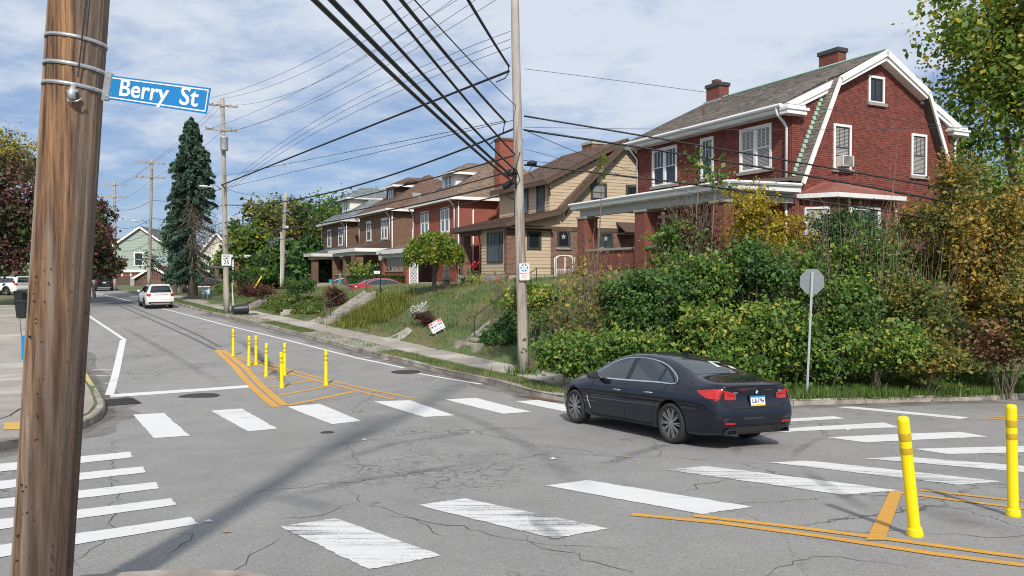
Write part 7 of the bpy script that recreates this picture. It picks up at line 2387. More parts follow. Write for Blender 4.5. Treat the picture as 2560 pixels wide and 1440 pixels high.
# concrete steps with cheek walls and hand rails
def steps(name, p0, dirv, n, rise, run, width, label, cheek=True, rail=True, railside=-1):
    o = empty(name, p0, math.atan2(dirv[1], dirv[0]), label, 'steps', 'concrete steps up the bank')
    for k in range(n):
        MB().box((k * run, -width / 2, k * rise - .5), ((k + 1) * run + .02, width / 2, (k + 1) * rise)).build('step', M_CONC2, o)
    if cheek:
        for s_ in (-1, 1):
            y = s_ * (width / 2 + .11)
            pts = [(-.35, -.4), (n * run, n * rise - 1.0), (n * run, n * rise + .12), (.15, .26), (-.35, .24)]
            MB().prism([(x, y - .11, z) for x, z in pts], (0, .22, 0)).build('cheek_wall', M_CURB, o)
    if rail:
        y = railside * (width / 2 - .05)
        r_ = MB()
        a, b = Vector((.45, y, rise * 2 + .85)), Vector((n * run, y, n * rise + .85))
        r_.tube([a + Vector((-.3, 0, -.16)), a + Vector((-.36, 0, -.06)), a + Vector((-.25, 0, -.02)), a, b, b + Vector((.9, 0, 0)), b + Vector((.9, 0, -.85))], .02, 6)
        r_.tube([a, a + Vector((0, 0, -.95))], .018, 6); r_.tube([b, b + Vector((0, 0, -.9))], .018, 6)
        r_.build('hand_rail', M_BLACKIRON, o)
    return o
q0 = px_on(bankR, 1172, 872)
ST1 = steps('front_steps', q0 + Vector((.1, .1, .02)), (.84, .54), 13, .18, .27, 1.2, 'concrete steps climbing the bank to the tan bungalow', railside=1)
q1 = px_on(bankR, 815, 808)
ST2 = steps('front_steps', q1, (.84, .54), 9, .185, .29, 1.2, 'pale concrete steps beside the green ground cover', railside=1)
q2 = px_on(bankR, 622, 770)
ST3 = steps('front_steps', q2, (.84, .54), 3, .17, .35, 1.2, 'short low steps behind the tipped bin', cheek=True, rail=False)
# paths on the bank
def path_px(name, pts, lift=.05, mat=None, n=6):
    c = [px_on(bankR, *p) for p in pts]
    V_, Fq, n = [], [], 14
    for i in range(n + 1):
        for j in range(7):
            p = c[0].lerp(c[1], i / n).lerp(c[3].lerp(c[2], i / n), j / 6)
            V_.append((p.x, p.y, float(bankR(p.x, p.y)) + lift * (1 if 0 < j < 6 and 0 < i < n else -1)))
    for i in range(n):
        for j in range(6): Fq.append((7 * i + j, 7 * i + 7 + j, 7 * i + 8 + j, 7 * i + j + 1))
    return np_mesh(name, V_, Fq, mat or M_CONC2, parent=walk)
path_px('path_slab', [(925, 846), (1022, 815), (1037, 824), (975, 858)])
path_px('path_slab', [(735, 806), (800, 790), (815, 800), (770, 812)])
# iron posts by the second steps, low block
for u, v, h_, lb in ((808, 792, 1.35, 'tall thin iron rail post at the foot of the pale steps'),):
    b = px_on(bankR, u, v)
    o = empty('rail_post', b, label=lb, cat='post')
    MB().tube([(0, 0, -.1), (0, 0, h_)], .022, 6).build('shaft', M_BLACKIRON, o); MB().lathe([(.04, h_), (.045, h_ + .04), (.01, h_ + .07)], 8).build('finial', M_BLACKIRON, o)
b = px_on(bankR, 724, 785)
o = MB().box((-.4, -.2, -.2), (.4, .2, .28)).box((-.55, -.25, -.2), (-.4, .25, .12)).build('stone_block', M_CONC2); o.location = b; o.rotation_euler = (0, 0, .3); tag(o, 'low stone block set in the grass below the ivy', 'block')
# yard lamp with a house number, arbor, birdbath statue, table
b = P(951, 738, 45.0)
o = empty('yard_lamp', b, label='black lamp post with a white house number plate by the hedge', cat='lamp post')
MB().tube([(0, 0, -.3), (0, 0, 2.0)], [.04, .03], 8).build('post', M_BLACKIRON, o)
MB().lathe([(.05, 2.0), (.10, 2.05), (.13, 2.3), (.15, 2.32), (.03, 2.42)], 6).build('lantern', mk('lantern_glass', (.35, .35, .33), .2, .1), o)
MB().lathe([(.14, 2.31), (.16, 2.33), (.02, 2.46), (.015, 2.5)], 6).build('lantern_cap', M_BLACKIRON, o)
MB().box((-.36, -.03, 1.25), (-.02, -.015, 1.42)).build('number_plate', M_SIGNW, o)
text('numerals', '147', .12, M_BLACK, Matrix.Translation((-.19, -.031, 1.335)) @ Matrix.Rotation(math.pi / 2, 4, 'X'), o, .001, .001)
MB().bar((-.36, -.02, 1.44), (0, -.02, 1.44), .02, .02).build('plate_arm', M_BLACKIRON, o)
c_ = P(1413, 722, 41.5)
o = empty('garden_arbor', c_, R(8), 'white garden arbor gate at the top of the bank', 'arbor')
for s_ in (-1, 1):
    for yy in (0, .45):
        MB().tube([(s_ * .50, yy, -.2), (s_ * .50, yy, 1.65)], .03, 6).build('arbor_post', M_WHITE, o)
MB().tube([(-.5, 0, 1.65), (-.3, 0, 1.78), (0, 0, 1.80), (.3, 0, 1.78), (.5, 0, 1.65)], .025, 6).tube([(-.5, .45, 1.65), (-.3, .45, 1.78), (0, .45, 1.80), (.3, .45, 1.78), (.5, .45, 1.65)], .025, 6).build('arch', M_WHITE, o)
for s_ in (-1, 1):
    gt_ = MB().tube([(s_ * .03, 0, 1.7), (s_ * .03, 0, 0.0)], .02, 6)
    gt_.tube([(s_ * .48, 0, 1.05), (s_ * .03, 0, 1.05)], .02, 5).tube([(s_ * .48, 0, .3), (s_ * .03, 0, .3)], .02, 5)
    for k in range(5): gt_.tube([(s_ * .26, 0, .32), (s_ * (.06 + .1 * k), 0, 1.02)], .012, 5)
    gt_.build('gate_leaf', M_WHITE, o)
c_ = P(1116, 724, 43)
o = empty('garden_statue', c_, 0, 'grey stone garden statue on a pedestal behind the umbrella tree', 'statue')
MB().lathe([(.35, -.3), (.35, .1), (.22, .15), (.18, .5), (.42, .55), (.42, .62)], 12).build('pedestal', M_STONE, o)
MB().lathe([(.2, .62), (.22, .8), (.15, 1.0), (.17, 1.12), (.09, 1.2), (.1, 1.32), (.03, 1.42)], 10).tube([(.0, 0, 1.0), (.25, 0, 1.15), (.38, 0, 1.4)], [.08, .06, .02], 6).build('figure', M_STONE, o)
for k, (u, c) in enumerate(((825, 'left'), (848, 'right'))):
    p = P(u + 2, 707, 62)
    o = MB().lathe([(.13, 0), (.17, .25), (.18, .27)], 12).build('plant_bucket', mk(f'bucket_blue_{k}', (.03, .33, .48), .4, .05)); o.location = p
    tag(o, ['turquoise bucket standing by the white ladder', 'turquoise bucket beyond the white ladder'][k], 'bucket', 'buckets on the porch wall')
p = P(850, 712, 62.4)
o = MB().tube([(-.15, 0, 0), (0, 0, 1.2), (.15, 0, 0)], .02, 5).bar((-.5, 0, .35), (.3, 0, .55), .02, .03).build('step_ladder', M_WHITE); o.location = p; tag(o, 'white step ladder set up on the porch wall', 'ladder')
# brown fence and hoop in the distance
fb = empty('board_fence', P(270, 720, 104), 0.1, 'dark brown board fence left of the brown garage', 'fence')
for k in range(22): MB().box((k * .15, 0, 0), (k * .15 + .135, .03, 1.6 + random.uniform(-.03, .03))).build('fence_board', M_BROWNTRIM, fb)
# ------------------------------------------------------------------ foliage
def unit(v): return v / np.maximum(np.linalg.norm(v, axis=1, keepdims=True), 1e-9)
def leaf_cloud(name, pts, size, mat, tint, parent=None, out=None, droop=0.0, aspect=0.68, origin=(0, 0, 0), flat=0.6, svar=0.35):
    """one small folded quad per leaf"""
    n = len(pts)
    nrm = unit(RNG.normal(size=(n, 3)) + np.array([0, -0.25, flat]) + (out if out is not None else 0))
    ax = RNG.normal(size=(n, 3)); ax[:, 2] -= droop
    ax = unit(ax - nrm * (ax * nrm).sum(1, keepdims=True))
    sd_ = np.cross(nrm, ax)
    s = (size * np.clip(RNG.lognormal(0, svar, n), .45, 2.0))[:, None]
    p = np.asarray(pts) - np.array(origin)
    V = np.empty((n, 4, 3))
    V[:, 0] = p - ax * s * 0.5
    V[:, 1] = p + sd_ * s * 0.5 * aspect + nrm * s * 0.08
    V[:, 2] = p + ax * s * 0.5
    V[:, 3] = p - sd_ * s * 0.5 * aspect + nrm * s * 0.08
    return np_mesh(name, V.reshape(-1, 3), np.arange(4 * n).reshape(n, 4), mat, tint, parent=parent)
def clumps(c, rad, n, k, spread=0.32, low=-0.9, shell=0.45):
    """leaf positions gathered in clumps through an ellipsoid"""
    d = unit(RNG.normal(size=(k, 3)))
    r = RNG.uniform(shell, 1.0, (k, 1))
    cc = d * r
    cc = cc[cc[:, 2] > low]
    w = RNG.uniform(0.4, 1.6, len(cc)); w /= w.sum()
    i = RNG.choice(len(cc), n, p=w)
    sz = RNG.uniform(0.6, 1.3, len(cc))
    q = cc[i] + RNG.normal(size=(n, 3)) * spread * sz[i][:, None] * np.array([1, 1, .8])
    tone = RNG.normal(0, 0.16, len(cc))
    return q * np.array(rad) + np.array(c), tone[i], q
def twigs(m, base, n, height, spread, r=0.012, seg=4, lean=(0, 0), fork=2):
    for _ in range(n):
        a = RNG.uniform(0, 2 * math.pi)
        d = np.array([math.cos(a) * spread * RNG.uniform(.1, 1) + lean[0], math.sin(a) * spread * RNG.uniform(.1, 1) + lean[1], height * RNG.uniform(.6, 1.1)])
        p = [np.array(base) + RNG.normal(0, .08, 3) * np.array([1, 1, 0])]
        for k in range(seg): p.append(p[-1] + d / seg + RNG.normal(0, .05, 3) * height * .25)
        m.tube(p, list(np.linspace(r, r * .35, seg + 1)), 4, cap=False)
        for _f in range(fork):
            k = RNG.integers(1, seg)
            e = d * .45 + RNG.normal(0, .22, 3) * height * .5
            e[2] = abs(e[2]) + .05
            m.tube([p[k], p[k] + e * .5 + RNG.normal(0, .02, 3), p[k] + e], [r * .55, r * .4, r * .2], 3, cap=False)
def shrub(u, v, Y, rx, ry, rz, n, mat, label, size=0.105, k=None, tone=0.5, tv=0.2, stems=8, stem_mat=None, name='shrub', cat='shrub', group='shrubs on the bank', flat=.5, zf=None, spread=.30, shell=.35, twig_extra=0, low=-.95):
    n = int(n * 1.5)
    c = P(u, v, Y)
    zb = (zf or bankR)(c.x, c.y)
    o = empty(name, (c.x, c.y, zb), label=label, cat=cat, group=group)
    q, tn, un = clumps((c.x, c.y, c.z), (rx, ry, rz), n, k or max(14, int(26 * rx * rz)), spread, low, shell)
    ok = q[:, 2] > zb - .05
    t = np.clip(tone + tn + RNG.normal(0, tv, n), 0, 1)
    leaf_cloud('foliage', q[ok], size, mat, t[ok], o, origin=o.location, flat=flat, out=unit(un)[ok] * .7)
    m = MB()
    h = max(.3, c.z - zb + rz * .5)
    sp, st = [], []
    for _ in range(int(7 + 7 * rx)):                        # loose shoots that break the outline
        d = RNG.normal(size=3) * np.array([1, .7, 0]) + np.array([0, -.2, .9]); d /= np.linalg.norm(d)
        a0 = np.array([c.x, c.y, c.z]) + d * np.array([rx, ry, rz]) * .5
        ln = RNG.uniform(.55, 1.0) * (rx + rz) * .5
        e = d + RNG.normal(0, .25, 3)
        p1, p2 = a0 + d * ln * .6, a0 + d * ln * .6 + e * ln * .5 + np.array([0, 0, -.12])
        m.tube([a0 - np.array(o.location), p1 - np.array(o.location), p2 - np.array(o.location)], [.008, .006, .003], 3, cap=False)
        k_ = RNG.integers(14, 34)
        tt_ = RNG.uniform(.1, 1, (k_, 1))
        sp.append(np.where(tt_ < .5, a0 + (p1 - a0) * tt_ * 2, p1 + (p2 - p1) * (tt_ * 2 - 1)) + RNG.normal(0, .05, (k_, 3)))
        st.append(np.clip(tone + RNG.normal(.1, .15) + RNG.normal(0, tv, k_), 0, 1))
    if n > 1200: tag(leaf_cloud('shoots', np.concatenate(sp), size * 1.15, mat, np.concatenate(st), o, origin=o.location, flat=.4), kind='stuff')
    twigs(m, (0, 0, -.1), stems, h, rx * .8, .014)
    if twig_extra: twigs(m, (0, 0, -.1), twig_extra, h * 1.25, rx * 1.0, .010, 5, fork=4)
    m.build('stems', stem_mat or M_TWIG, o)
    return o
B = shrub
B(1455, 890, 21.6, 1.0, .8, .62, 5200, L_GREEN, 'low green shrub at the kerb just left of the sedan bonnet', tone=.62)
B(1425, 815, 23.6, .9, .7, .8, 700, L_RUST, 'twiggy half bare shrub beside the snow route pole', tone=.35, twig_extra=22, stems=14)
B(1480, 720, 24.6, .8, .7, 1.3, 500, L_RUST, 'bare upright twiggy bush under the porch column', tone=.55, twig_extra=26, stems=16)
B(1650, 785, 23.4, 1.25, 1.0, 1.3, 8000, L_DARK, 'large glossy dark green shrub behind the sedan roof', tone=.75)
B(1575, 765, 24.0, .85, .8, .7, 3400, L_DARK, 'dark green shrub in front of the brick porch wall', tone=.8)
B(1590, 880, 21.9, .9, .7, .7, 4200, L_GREEN, 'green shrub rising right behind the sedan windscreen', tone=.65)
B(1690, 625, 25.0, .9, .8, .8, 1100, L_GREEN, 'loose green shrub climbing toward the porch gutter', tone=.5, twig_extra=14)
B(1735, 590, 25.2, .9, .8, 1.1, 700, L_BURG, 'reddish brown thin shrub before the porch shadow', tone=.7, twig_extra=26)
B(1790, 860, 21.9, 1.0, .8, .95, 6200, L_GREEN, 'bright yellow green shrub above the sedan rear window', tone=.72)
B(1760, 715, 23.8, 1.0, .9, 1.0, 5200, L_GREEN, 'mid green shrub in the middle of the bank thicket', tone=.6, twig_extra=14)
B(1880, 545, 25.6, .95, .8, 1.15, 2300, L_YEL, 'yellow leaved sapling in front of the brick porch column', tone=.45, size=.085, stems=10, spread=.24, shell=.2)
B(1965, 590, 25.2, .75, .7, .75, 1300, L_YEL, 'smaller yellow leaved sapling beside the white downspout', tone=.5, size=.085, spread=.26)
B(1890, 690, 24.0, 1.1, .9, 1.05, 4200, L_DARK, 'dark green shrub below the yellow sapling', tone=.8)
B(1950, 830, 22.2, .95, .8, 1.0, 5200, L_GREEN, 'green shrub rising left of the stop sign post', tone=.65)
B(2110, 595, 26.2, 1.4, 1.0, .8, 6000, L_DARK, 'spreading dark evergreen yew under the bay window', tone=.35, size=.085, flat=.1)
B(2060, 690, 24.6, 1.0, .8, 1.0, 2300, L_GREEN, 'thin green shrub full of bare twigs behind the stop sign', tone=.6, twig_extra=26)
B(2120, 790, 23.4, 1.0, .9, 1.0, 4200, L_GREEN, 'dull green shrub just right of the stop sign', tone=.55, twig_extra=10)
B(2070, 890, 21.9, .9, .7, .6, 3400, L_GREEN, 'low green shrub at the foot of the stop sign post', tone=.5)
B(2190, 690, 24.2, .95, .9, 1.15, 2600, L_GREEN, 'tall stemmed thicket between the stop sign and the autumn tree', tone=.6, twig_extra=24, stem_mat=M_STEMG)
B(2200, 880, 22.2, 1.0, .8, .75, 4200, L_GREEN, 'low sprawling green shrub at the bank foot', tone=.6)
B(2300, 790, 23.4, 1.0, .9, 1.2, 3000, L_RUST, 'brown green thicket with pale upright stems', tone=.25, twig_extra=22, stem_mat=M_STEMG)
B(2320, 900, 22.4, .9, .7, .5, 2600, L_RUST, 'low brownish shrub near the far kerb', tone=.3)
B(2520, 860, 23.4, 1.0, .6, .7, 1700, L_DEAD, 'rust brown dead brush at the edge of the side street', tone=.2, twig_extra=4)
B(2590, 800, 23.2, 1.1, .9, 1.1, 3400, L_RUST, 'olive brown brush at the end of the bank', tone=.35, twig_extra=16)
B(1330, 750, 26.5, 1.0, .7, .5, 2600, L_GREEN, 'bright green low shrub right behind the snow route pole', tone=.75)
B(1700, 940, 20.9, .7, .5, .35, 1500, L_GREEN, 'small green clump at the kerb behind the sedan boot', tone=.5)
B(1850, 930, 21.2, .9, .5, .4, 2200, L_GREEN, 'low green clump between the sedan and the stop sign', tone=.5)
# climbing sprays that reach above the porch gutter
def sapling(pts_px, Y, n, mat, label, size=.13, spread=.22, tone=.6):
    pts = [P(u, v, Y) for u, v in pts_px]
    b = pts[0]; b.z = min(b.z, bankR(b.x, b.y))
    o = empty('sapling', b, label=label, cat='sapling', group='saplings on the bank')
    MB().tube([p - b for p in pts], list(np.linspace(.025, .006, len(pts))), 5).build('stem', M_TWIG, o)
    tops = np.array([tuple(p) for p in pts[-4:]])
    i = RNG.integers(0, len(tops), n)
    q = tops[i] + RNG.normal(0, spread, (n, 3))
    leaf_cloud('foliage', q, size, mat, np.clip(RNG.normal(tone, .2, n), 0, 1), o, origin=b, flat=.3)
sapling([(1735, 640), (1742, 520), (1748, 440), (1742, 415), (1735, 398), (1755, 420)], 24.8, 150, L_GREEN, 'slender sapling whose leafy tip crosses the gambrel house windows')
sapling([(1770, 640), (1785, 500), (1795, 450), (1800, 428), (1790, 440), (1810, 455)], 24.6, 110, L_GREEN, 'second slender sapling beside the single upstairs window')
sapling([(1480, 720), (1500, 560), (1505, 430), (1508, 402), (1500, 398), (1512, 395)], 25.5, 40, L_LIME, 'thin whip with a tuft of yellow green leaves before the tan gable', spread=.1)

# trees
def limbs(m, p, d, L, r, depth, tips, spread=.55):
    p, d = np.array(p, float), np.array(d, float)
    n = 4
    pts = [p]
    for k in range(n):
        d = d + RNG.normal(0, .10, 3); d /= np.linalg.norm(d)
        pts.append(pts[-1] + d * L / n)
    m.tube(pts, list(np.linspace(r, r * .62, n + 1)), 7 if r > .08 else 4, cap=False)
    if depth == 0:
        tips.append(pts[-1]); tips.append((pts[-1] + pts[-2]) / 2); return
    for k in range(RNG.integers(2, 4)):
        e = d + RNG.normal(0, spread, 3); e[2] = max(e[2], -.15); e /= np.linalg.norm(e)
        limbs(m, pts[-1 - (k == 2)], e, L * RNG.uniform(.62, .82), r * .6, depth - 1, tips, spread)
def tree(name, base, height, crown_c, rad, n, mat, label, size, tone=.5, tv=.2, trunk=.22, k=60, group='trees', spread=.17, depth=3, shell=.3, lean=(0, 0), bark=None, low=-.75):
    base = Vector(base)
    o = empty(name, base, label=label, cat='tree', group=group)
    m = MB(); tips = []
    limbs(m, (0, 0, -.3), (lean[0], lean[1], 1), height * .38, trunk, depth, tips, .6)
    m.build('trunk', bark or M_BARK, o, True)
    q, tn, un = clumps(crown_c, rad, n, k, spread, low, shell)
    if tips:
        tp = np.array(tips) + np.array(base)
        nn = n // 3
        i = RNG.integers(0, len(tp), nn)
        q[:nn] = tp[i] + RNG.normal(0, .11, (nn, 3)) * np.mean(rad)
    t = np.clip(tone + tn + RNG.normal(0, tv, n), 0, 1)
    leaf_cloud('crown', q, size, mat, t, o, origin=base, flat=.35, out=unit(un) * .5)
    return o
cR = P(2585, 150, 41)
tree('maple_tree', (cR.x, 41, 3.0), 13, (cR.x, 41, cR.z), (6.5, 5.0, 7.6), 42000, L_MAPLE, 'tall maple turning yellow green behind the gambrel house gable', .25, tone=.45, tv=.22, trunk=.4, k=120, depth=4, spread=.13)
c = P(2345, 560, 27.2)
tree('autumn_tree', (c.x, c.y, bankR(c.x, c.y)), 4.2, (c.x, c.y, c.z), (1.5, 1.2, 2.15), 13000, L_RUST, 'rust and olive leaved tree in front of the gable wall', .11, tone=.38, tv=.24, trunk=.06, k=46, group='autumn trees on the bank', bark=M_STEMG, depth=3)
c = P(2470, 640, 25)
tree('autumn_tree', (c.x, c.y, bankR(c.x, c.y)), 4.0, (c.x, c.y, c.z), (1.45, 1.2, 2.2), 14000, L_RUST, 'golden brown leaved tree standing behind the tall post at the bank end', .11, tone=.55, tv=.25, trunk=.06, k=46, group='autumn trees on the bank', bark=M_STEMG)
c = P(2620, 560, 26)
tree('autumn_tree', (c.x, c.y, bankR(c.x, c.y)), 4.2, (c.x, c.y, c.z), (1.6, 1.2, 2.3), 12000, L_RUST, 'green and gold tree cut by the picture edge above the dry brush', .11, tone=.4, tv=.25, trunk=.06, k=46, group='autumn trees on the bank', bark=M_STEMG)
c = P(2420, 470, 29)
tree('autumn_tree', (c.x, c.y, 3.2), 4.0, (c.x, c.y, c.z), (1.1, 1.0, 1.5), 5000, L_RUST, 'thin olive brown tree top against the gable corner', .09, tone=.3, tv=.25, trunk=.05, k=34, group='autumn trees on the bank', bark=M_STEMG)
c = P(0, 540, 58)
tree('purple_tree', (at_px(80, 58), 58, float(g(-35, 58)) + .1), 8, (c.x - .4, 58, c.z), (4.0, 3.6, 5.2), 30000, L_PURPLE, 'big tree with dark purple and green leaves left of the brown pole', .26, tone=.5, tv=.2, trunk=.26, k=90, group='street trees', spread=.15)
c = P(236, 572, 72)
tree('purple_tree', (at_px(236, 72), 72, float(g(-39, 72)) + .1), 6.4, (c.x, 72, c.z), (1.75, 1.8, 3.1), 12000, L_PURPLE, 'narrow reddish tree just right of the brown pole', .24, tone=.6, tv=.2, trunk=.16, k=50, group='street trees')
c = P(30, 400, 88)
tree('yellow_tree', (c.x, 88, 1.6), 9, (c.x, 88, c.z), (4.5, 4, 3.6), 9000, L_YEL, 'pale yellow tree top above the purple tree', .28, tone=.2, tv=.2, trunk=.3, k=60, group='street trees')
# background wood: separate crowns
BG = [(610, 650, 90, 3.2, 4.2, L_MAPLE, .25, 'yellow green tree above the brown brick bungalow'), (650, 605, 100, 4.4, 5.6, L_RUST, .22, 'tall rust tinged tree left of the pale pole'),
      (715, 600, 104, 4.5, 6.2, L_RUST, .28, 'tallest rust brown tree rising behind the pale pole'), (775, 600, 108, 4.5, 6, L_GREEN, .4, 'green tree between the pale pole and the grey roof'),
      (850, 580, 118, 5.0, 6.6, L_MAPLE, .42, 'pale yellow green tree over the grey roof'), (920, 570, 124, 4.5, 5.6, L_MAPLE, .35, 'yellow green tree top between two roofs'),
      (690, 660, 84, 3.0, 2.6, L_GREEN, .35, 'dense dark tree at the foot of the pale pole'), (770, 670, 82, 3.0, 2.8, L_DARK, .5, 'dark shrubby tree beside the grey roofed house')]
for u, v, Y, rx, rz, mt, tn, lb in BG:
    c = P(u, v, Y)
    tree('background_tree', (c.x, Y, 1.8), (c.z - 1.8) * .8, (c.x, Y, c.z), (rx, rx * .8, rz), 11000, mt, lb, .42, tone=tn, tv=.22, trunk=.2, k=44, group='trees of the wooded lot', depth=2)
for u, v, Y, rx, rz, mt, tn, lb in ((2500, 560, 60, 6, 6, L_MAPLE, .5, 'yellowing tree far behind the autumn thicket'), (2640, 500, 70, 7, 8, L_GREEN, .5, 'green tree far beyond the maple')):
    c = P(u, v, Y)
    tree('background_tree', (c.x, Y, 2), c.z, (c.x, Y, c.z), (rx, rx * .8, rz), 14000, mt, lb, .4, tone=tn, tv=.22, trunk=.25, k=60, group='trees beyond the maple', depth=2)
# distant mass of trees along the skyline
pts = []
for a in np.linspace(-1.05, 1.25, 150):
    Y = 230 + 20 * math.sin(a * 9)
    h = (7 + 3.5 * math.sin(a * 13) + 2 * math.sin(a * 31)) * (1 if a > -.35 else .75)
    q, _, _ = clumps((math.tan(a) * Y if abs(a) < 1.2 else 600, Y, 2 + h * .45), (6, 4, h * .62), 190, 9, .3)
    pts.append(q)
pts = np.concatenate(pts)
tag(leaf_cloud('treeline', pts, 1.2, L_GREEN, np.clip(RNG.normal(.5, .25, len(pts)), 0, 1)), 'distant wooded skyline behind the houses', 'woods', kind='stuff')

# spruce: drooping whorls, bare grey lower limbs
def spruce():
    Y = 66
    base = P(482, 730, Y); top = P(480, 288, Y)
    H = top.z - base.z
    o = empty('spruce_tree', base, label='tall blue green spruce with bare grey lower trunk', cat='tree', group='street trees')
    MB().tube([(0, 0, -.3), (0, 0, H * .35), (0, 0, H * .98)], [.42, .30, .03], 12).build('trunk', M_BARK, o, True)
    br, dead, pts, tn = MB(), MB(), [], []
    for lv in range(46):
        f = lv / 45
        z = H * (.10 + .885 * f)
        ln = (1 - f) ** .5 * 2.8 * (1 if f > .25 else .75) + .18
        nb = 9 if f < .8 else 6
        for k in range(nb):
            a = 2 * math.pi * (k / nb) + lv * 1.9 + RNG.normal(0, .2)
            L_ = ln * RNG.uniform(.65, 1.12)
            d = np.array([math.cos(a), math.sin(a), 0])
            p = [np.array([0, 0, z]) + d * t * L_ + np.array([0, 0, -.42 * L_ * t ** 1.3 + .12 * L_ * max(0, t - .75)]) for t in (0, .35, .7, 1)]
            bare = f < .55 and (d[0] > -.25) and RNG.random() < (.92 if f < .42 else .55)
            (dead if bare else br).tube(p, [.035, .028, .018, .008], 4, cap=False)
            if bare:
                for _ in range(7):
                    t = RNG.uniform(.2, 1); q = p[0] + (p[-1] - p[0]) * t
                    dead.tube([q, q + RNG.normal(0, .12, 3) + np.array([0, 0, -.3]), q + RNG.normal(0, .2, 3) + np.array([0, 0, -.6])], [.012, .009, .004], 3, cap=False)
            else:
                n = int(110 * L_) + 16
                t = RNG.uniform(.12, 1.03, n)
                q = np.stack([np.interp(t, (0, .35, .7, 1), [pp[j] for pp in p]) for j in range(3)], 1)
                side = np.cross(d, [0, 0, 1.0])
                q += side * (RNG.normal(0, .17, n) * (1.15 - t))[:, None] * L_ * .55 + np.array([0, 0, -1]) * np.abs(RNG.normal(0, .13, n))[:, None]
                pts.append(q); tn.append(np.clip(RNG.normal(.42 + .25 * (RNG.random() - .5), .2, n), 0, 1))
    br.build('limb', M_BARK, o); tag(bpy.data.objects['limb'], kind='stuff')
    tag(dead.build('bare_limbs', M_TWIG, o), kind='stuff')
    pts = np.concatenate(pts); tn = np.concatenate(tn)
    leaf_cloud('crown', pts + np.array(base), .27, L_SPRUCE, tn, o, origin=base, droop=1.2, aspect=.42, flat=.2)
spruce()
for u, Y, h_, lb in ((434, 74, 2.6, 'thick grey trunk left of the spruce'), (460, 70, 3.0, 'darker trunk close beside the spruce')):
    b = P(u, 724, Y)
    o = empty('tree_trunk', b, label=lb, cat='tree', group='street trees')
    m = MB(); tips = []
    limbs(m, (0, 0, -.3), (0, 0, 1), h_, .35, 1, tips)
    m.build('trunk', M_BARK, o, True)
    tp = np.array(tips) + np.array(b)
    q = tp[RNG.integers(0, len(tp), 1500)] + RNG.normal(0, .55, (1500, 3))
    leaf_cloud('crown', q, .22, L_SPRUCE, np.clip(RNG.normal(.5, .25, 1500), 0, 1), o, origin=b, droop=.8, aspect=.4)
# umbrella shaped weeping tree
b = px_on(bankR, 1085, 728)
cY = b.y
o = empty('umbrella_tree', b, label='small weeping umbrella tree with a dense mop of leaves', cat='tree')
tz = P(1080, 612, cY).z - b.z
m = MB().tube([(0, 0, -.2), (.03, 0, tz * .45), (-.02, 0, tz * .8), (0, 0, tz)], [.13, .10, .10, .13], 10)
for k in range(16):
    a = k * .79
    d = np.array([math.cos(a), math.sin(a), 0])
    m.tube([np.array([0, 0, tz * .8]), np.array([0, 0, tz + .35]) + d * .55, np.array([0, 0, tz + .30]) + d * 1.15, np.array([0, 0, tz - .35]) + d * 1.5], [.05, .035, .02, .008], 5, cap=False)
m.build('trunk', M_BARK, o, True)
n = 12000
th_ = RNG.uniform(0, 2 * math.pi, n); rr = np.sqrt(RNG.uniform(.02, 1, n)) * 1.62
zt_ = tz + .62 - .36 * rr ** 2 + RNG.normal(0, .07, n) - np.abs(RNG.normal(0, .22, n)) - (rr > 1.2) * RNG.uniform(0, .75, n) * RNG.random(n)
q = np.c_[np.cos(th_) * rr, np.sin(th_) * rr, zt_] + np.array(b)
ph = np.sin(th_ * 7) * .12 + np.sin(th_ * 17 + rr * 5) * .1
leaf_cloud('crown', q, .15, L_MAPLE, np.clip(.44 + ph + RNG.normal(0, .2, n), 0, 1), o, origin=b, droop=1.6, aspect=.5, flat=.5)

# garden shrubs
S = lambda *a, **k: shrub(*a, group='garden shrubs', stems=5, **k)
S(905, 695, 60, 1.2, .9, 1.0, 2000, L_GREEN, 'loose green shrub by the brown house porch', size=.13, tone=.6)
S(750, 716, 50, .95, .9, .62, 3000, L_DARK, 'round blue green shrub left of the porch wall', size=.085, tone=.75)
S(836, 747, 46.5, .62, .6, .62, 2200, L_BURG, 'round burgundy shrub at the foot of the pale steps', size=.08, tone=.55)
S(640, 728, 56, 1.6, .8, .42, 2600, L_BURG, 'low reddish hedge near the speed limit pole', size=.1, tone=.85)
S(604, 700, 66, .8, .7, .95, 1500, L_DARK, 'dark upright bush at the brick bungalow corner', size=.12, tone=.3)
S(560, 722, 62, 1.0, .7, .35, 900, L_GREEN, 'low green shrub with red blooms beyond the speed limit pole', size=.1, tone=.6)
S(1060, 802, px_on(bankR, 1060, 815).y, .42, .4, .42, 1500, L_BURG, 'small dark shrub right beside the campaign sign', size=.065, tone=.5)
S(1180, 700, 42, .6, .5, .5, 700, L_GREEN, 'flowering bush at the corner of the tan bungalow', size=.09, tone=.7)
S(1250, 715, 41, 1.5, .7, .30, 1100, L_DEAD, 'dry garden stems before the bungalow foundation', size=.07, tone=.75, twig_extra=22)
S(1150, 735, 41, 1.4, .7, .28, 900, L_DEAD, 'dry seed heads behind the umbrella tree', size=.07, tone=.75, twig_extra=16)
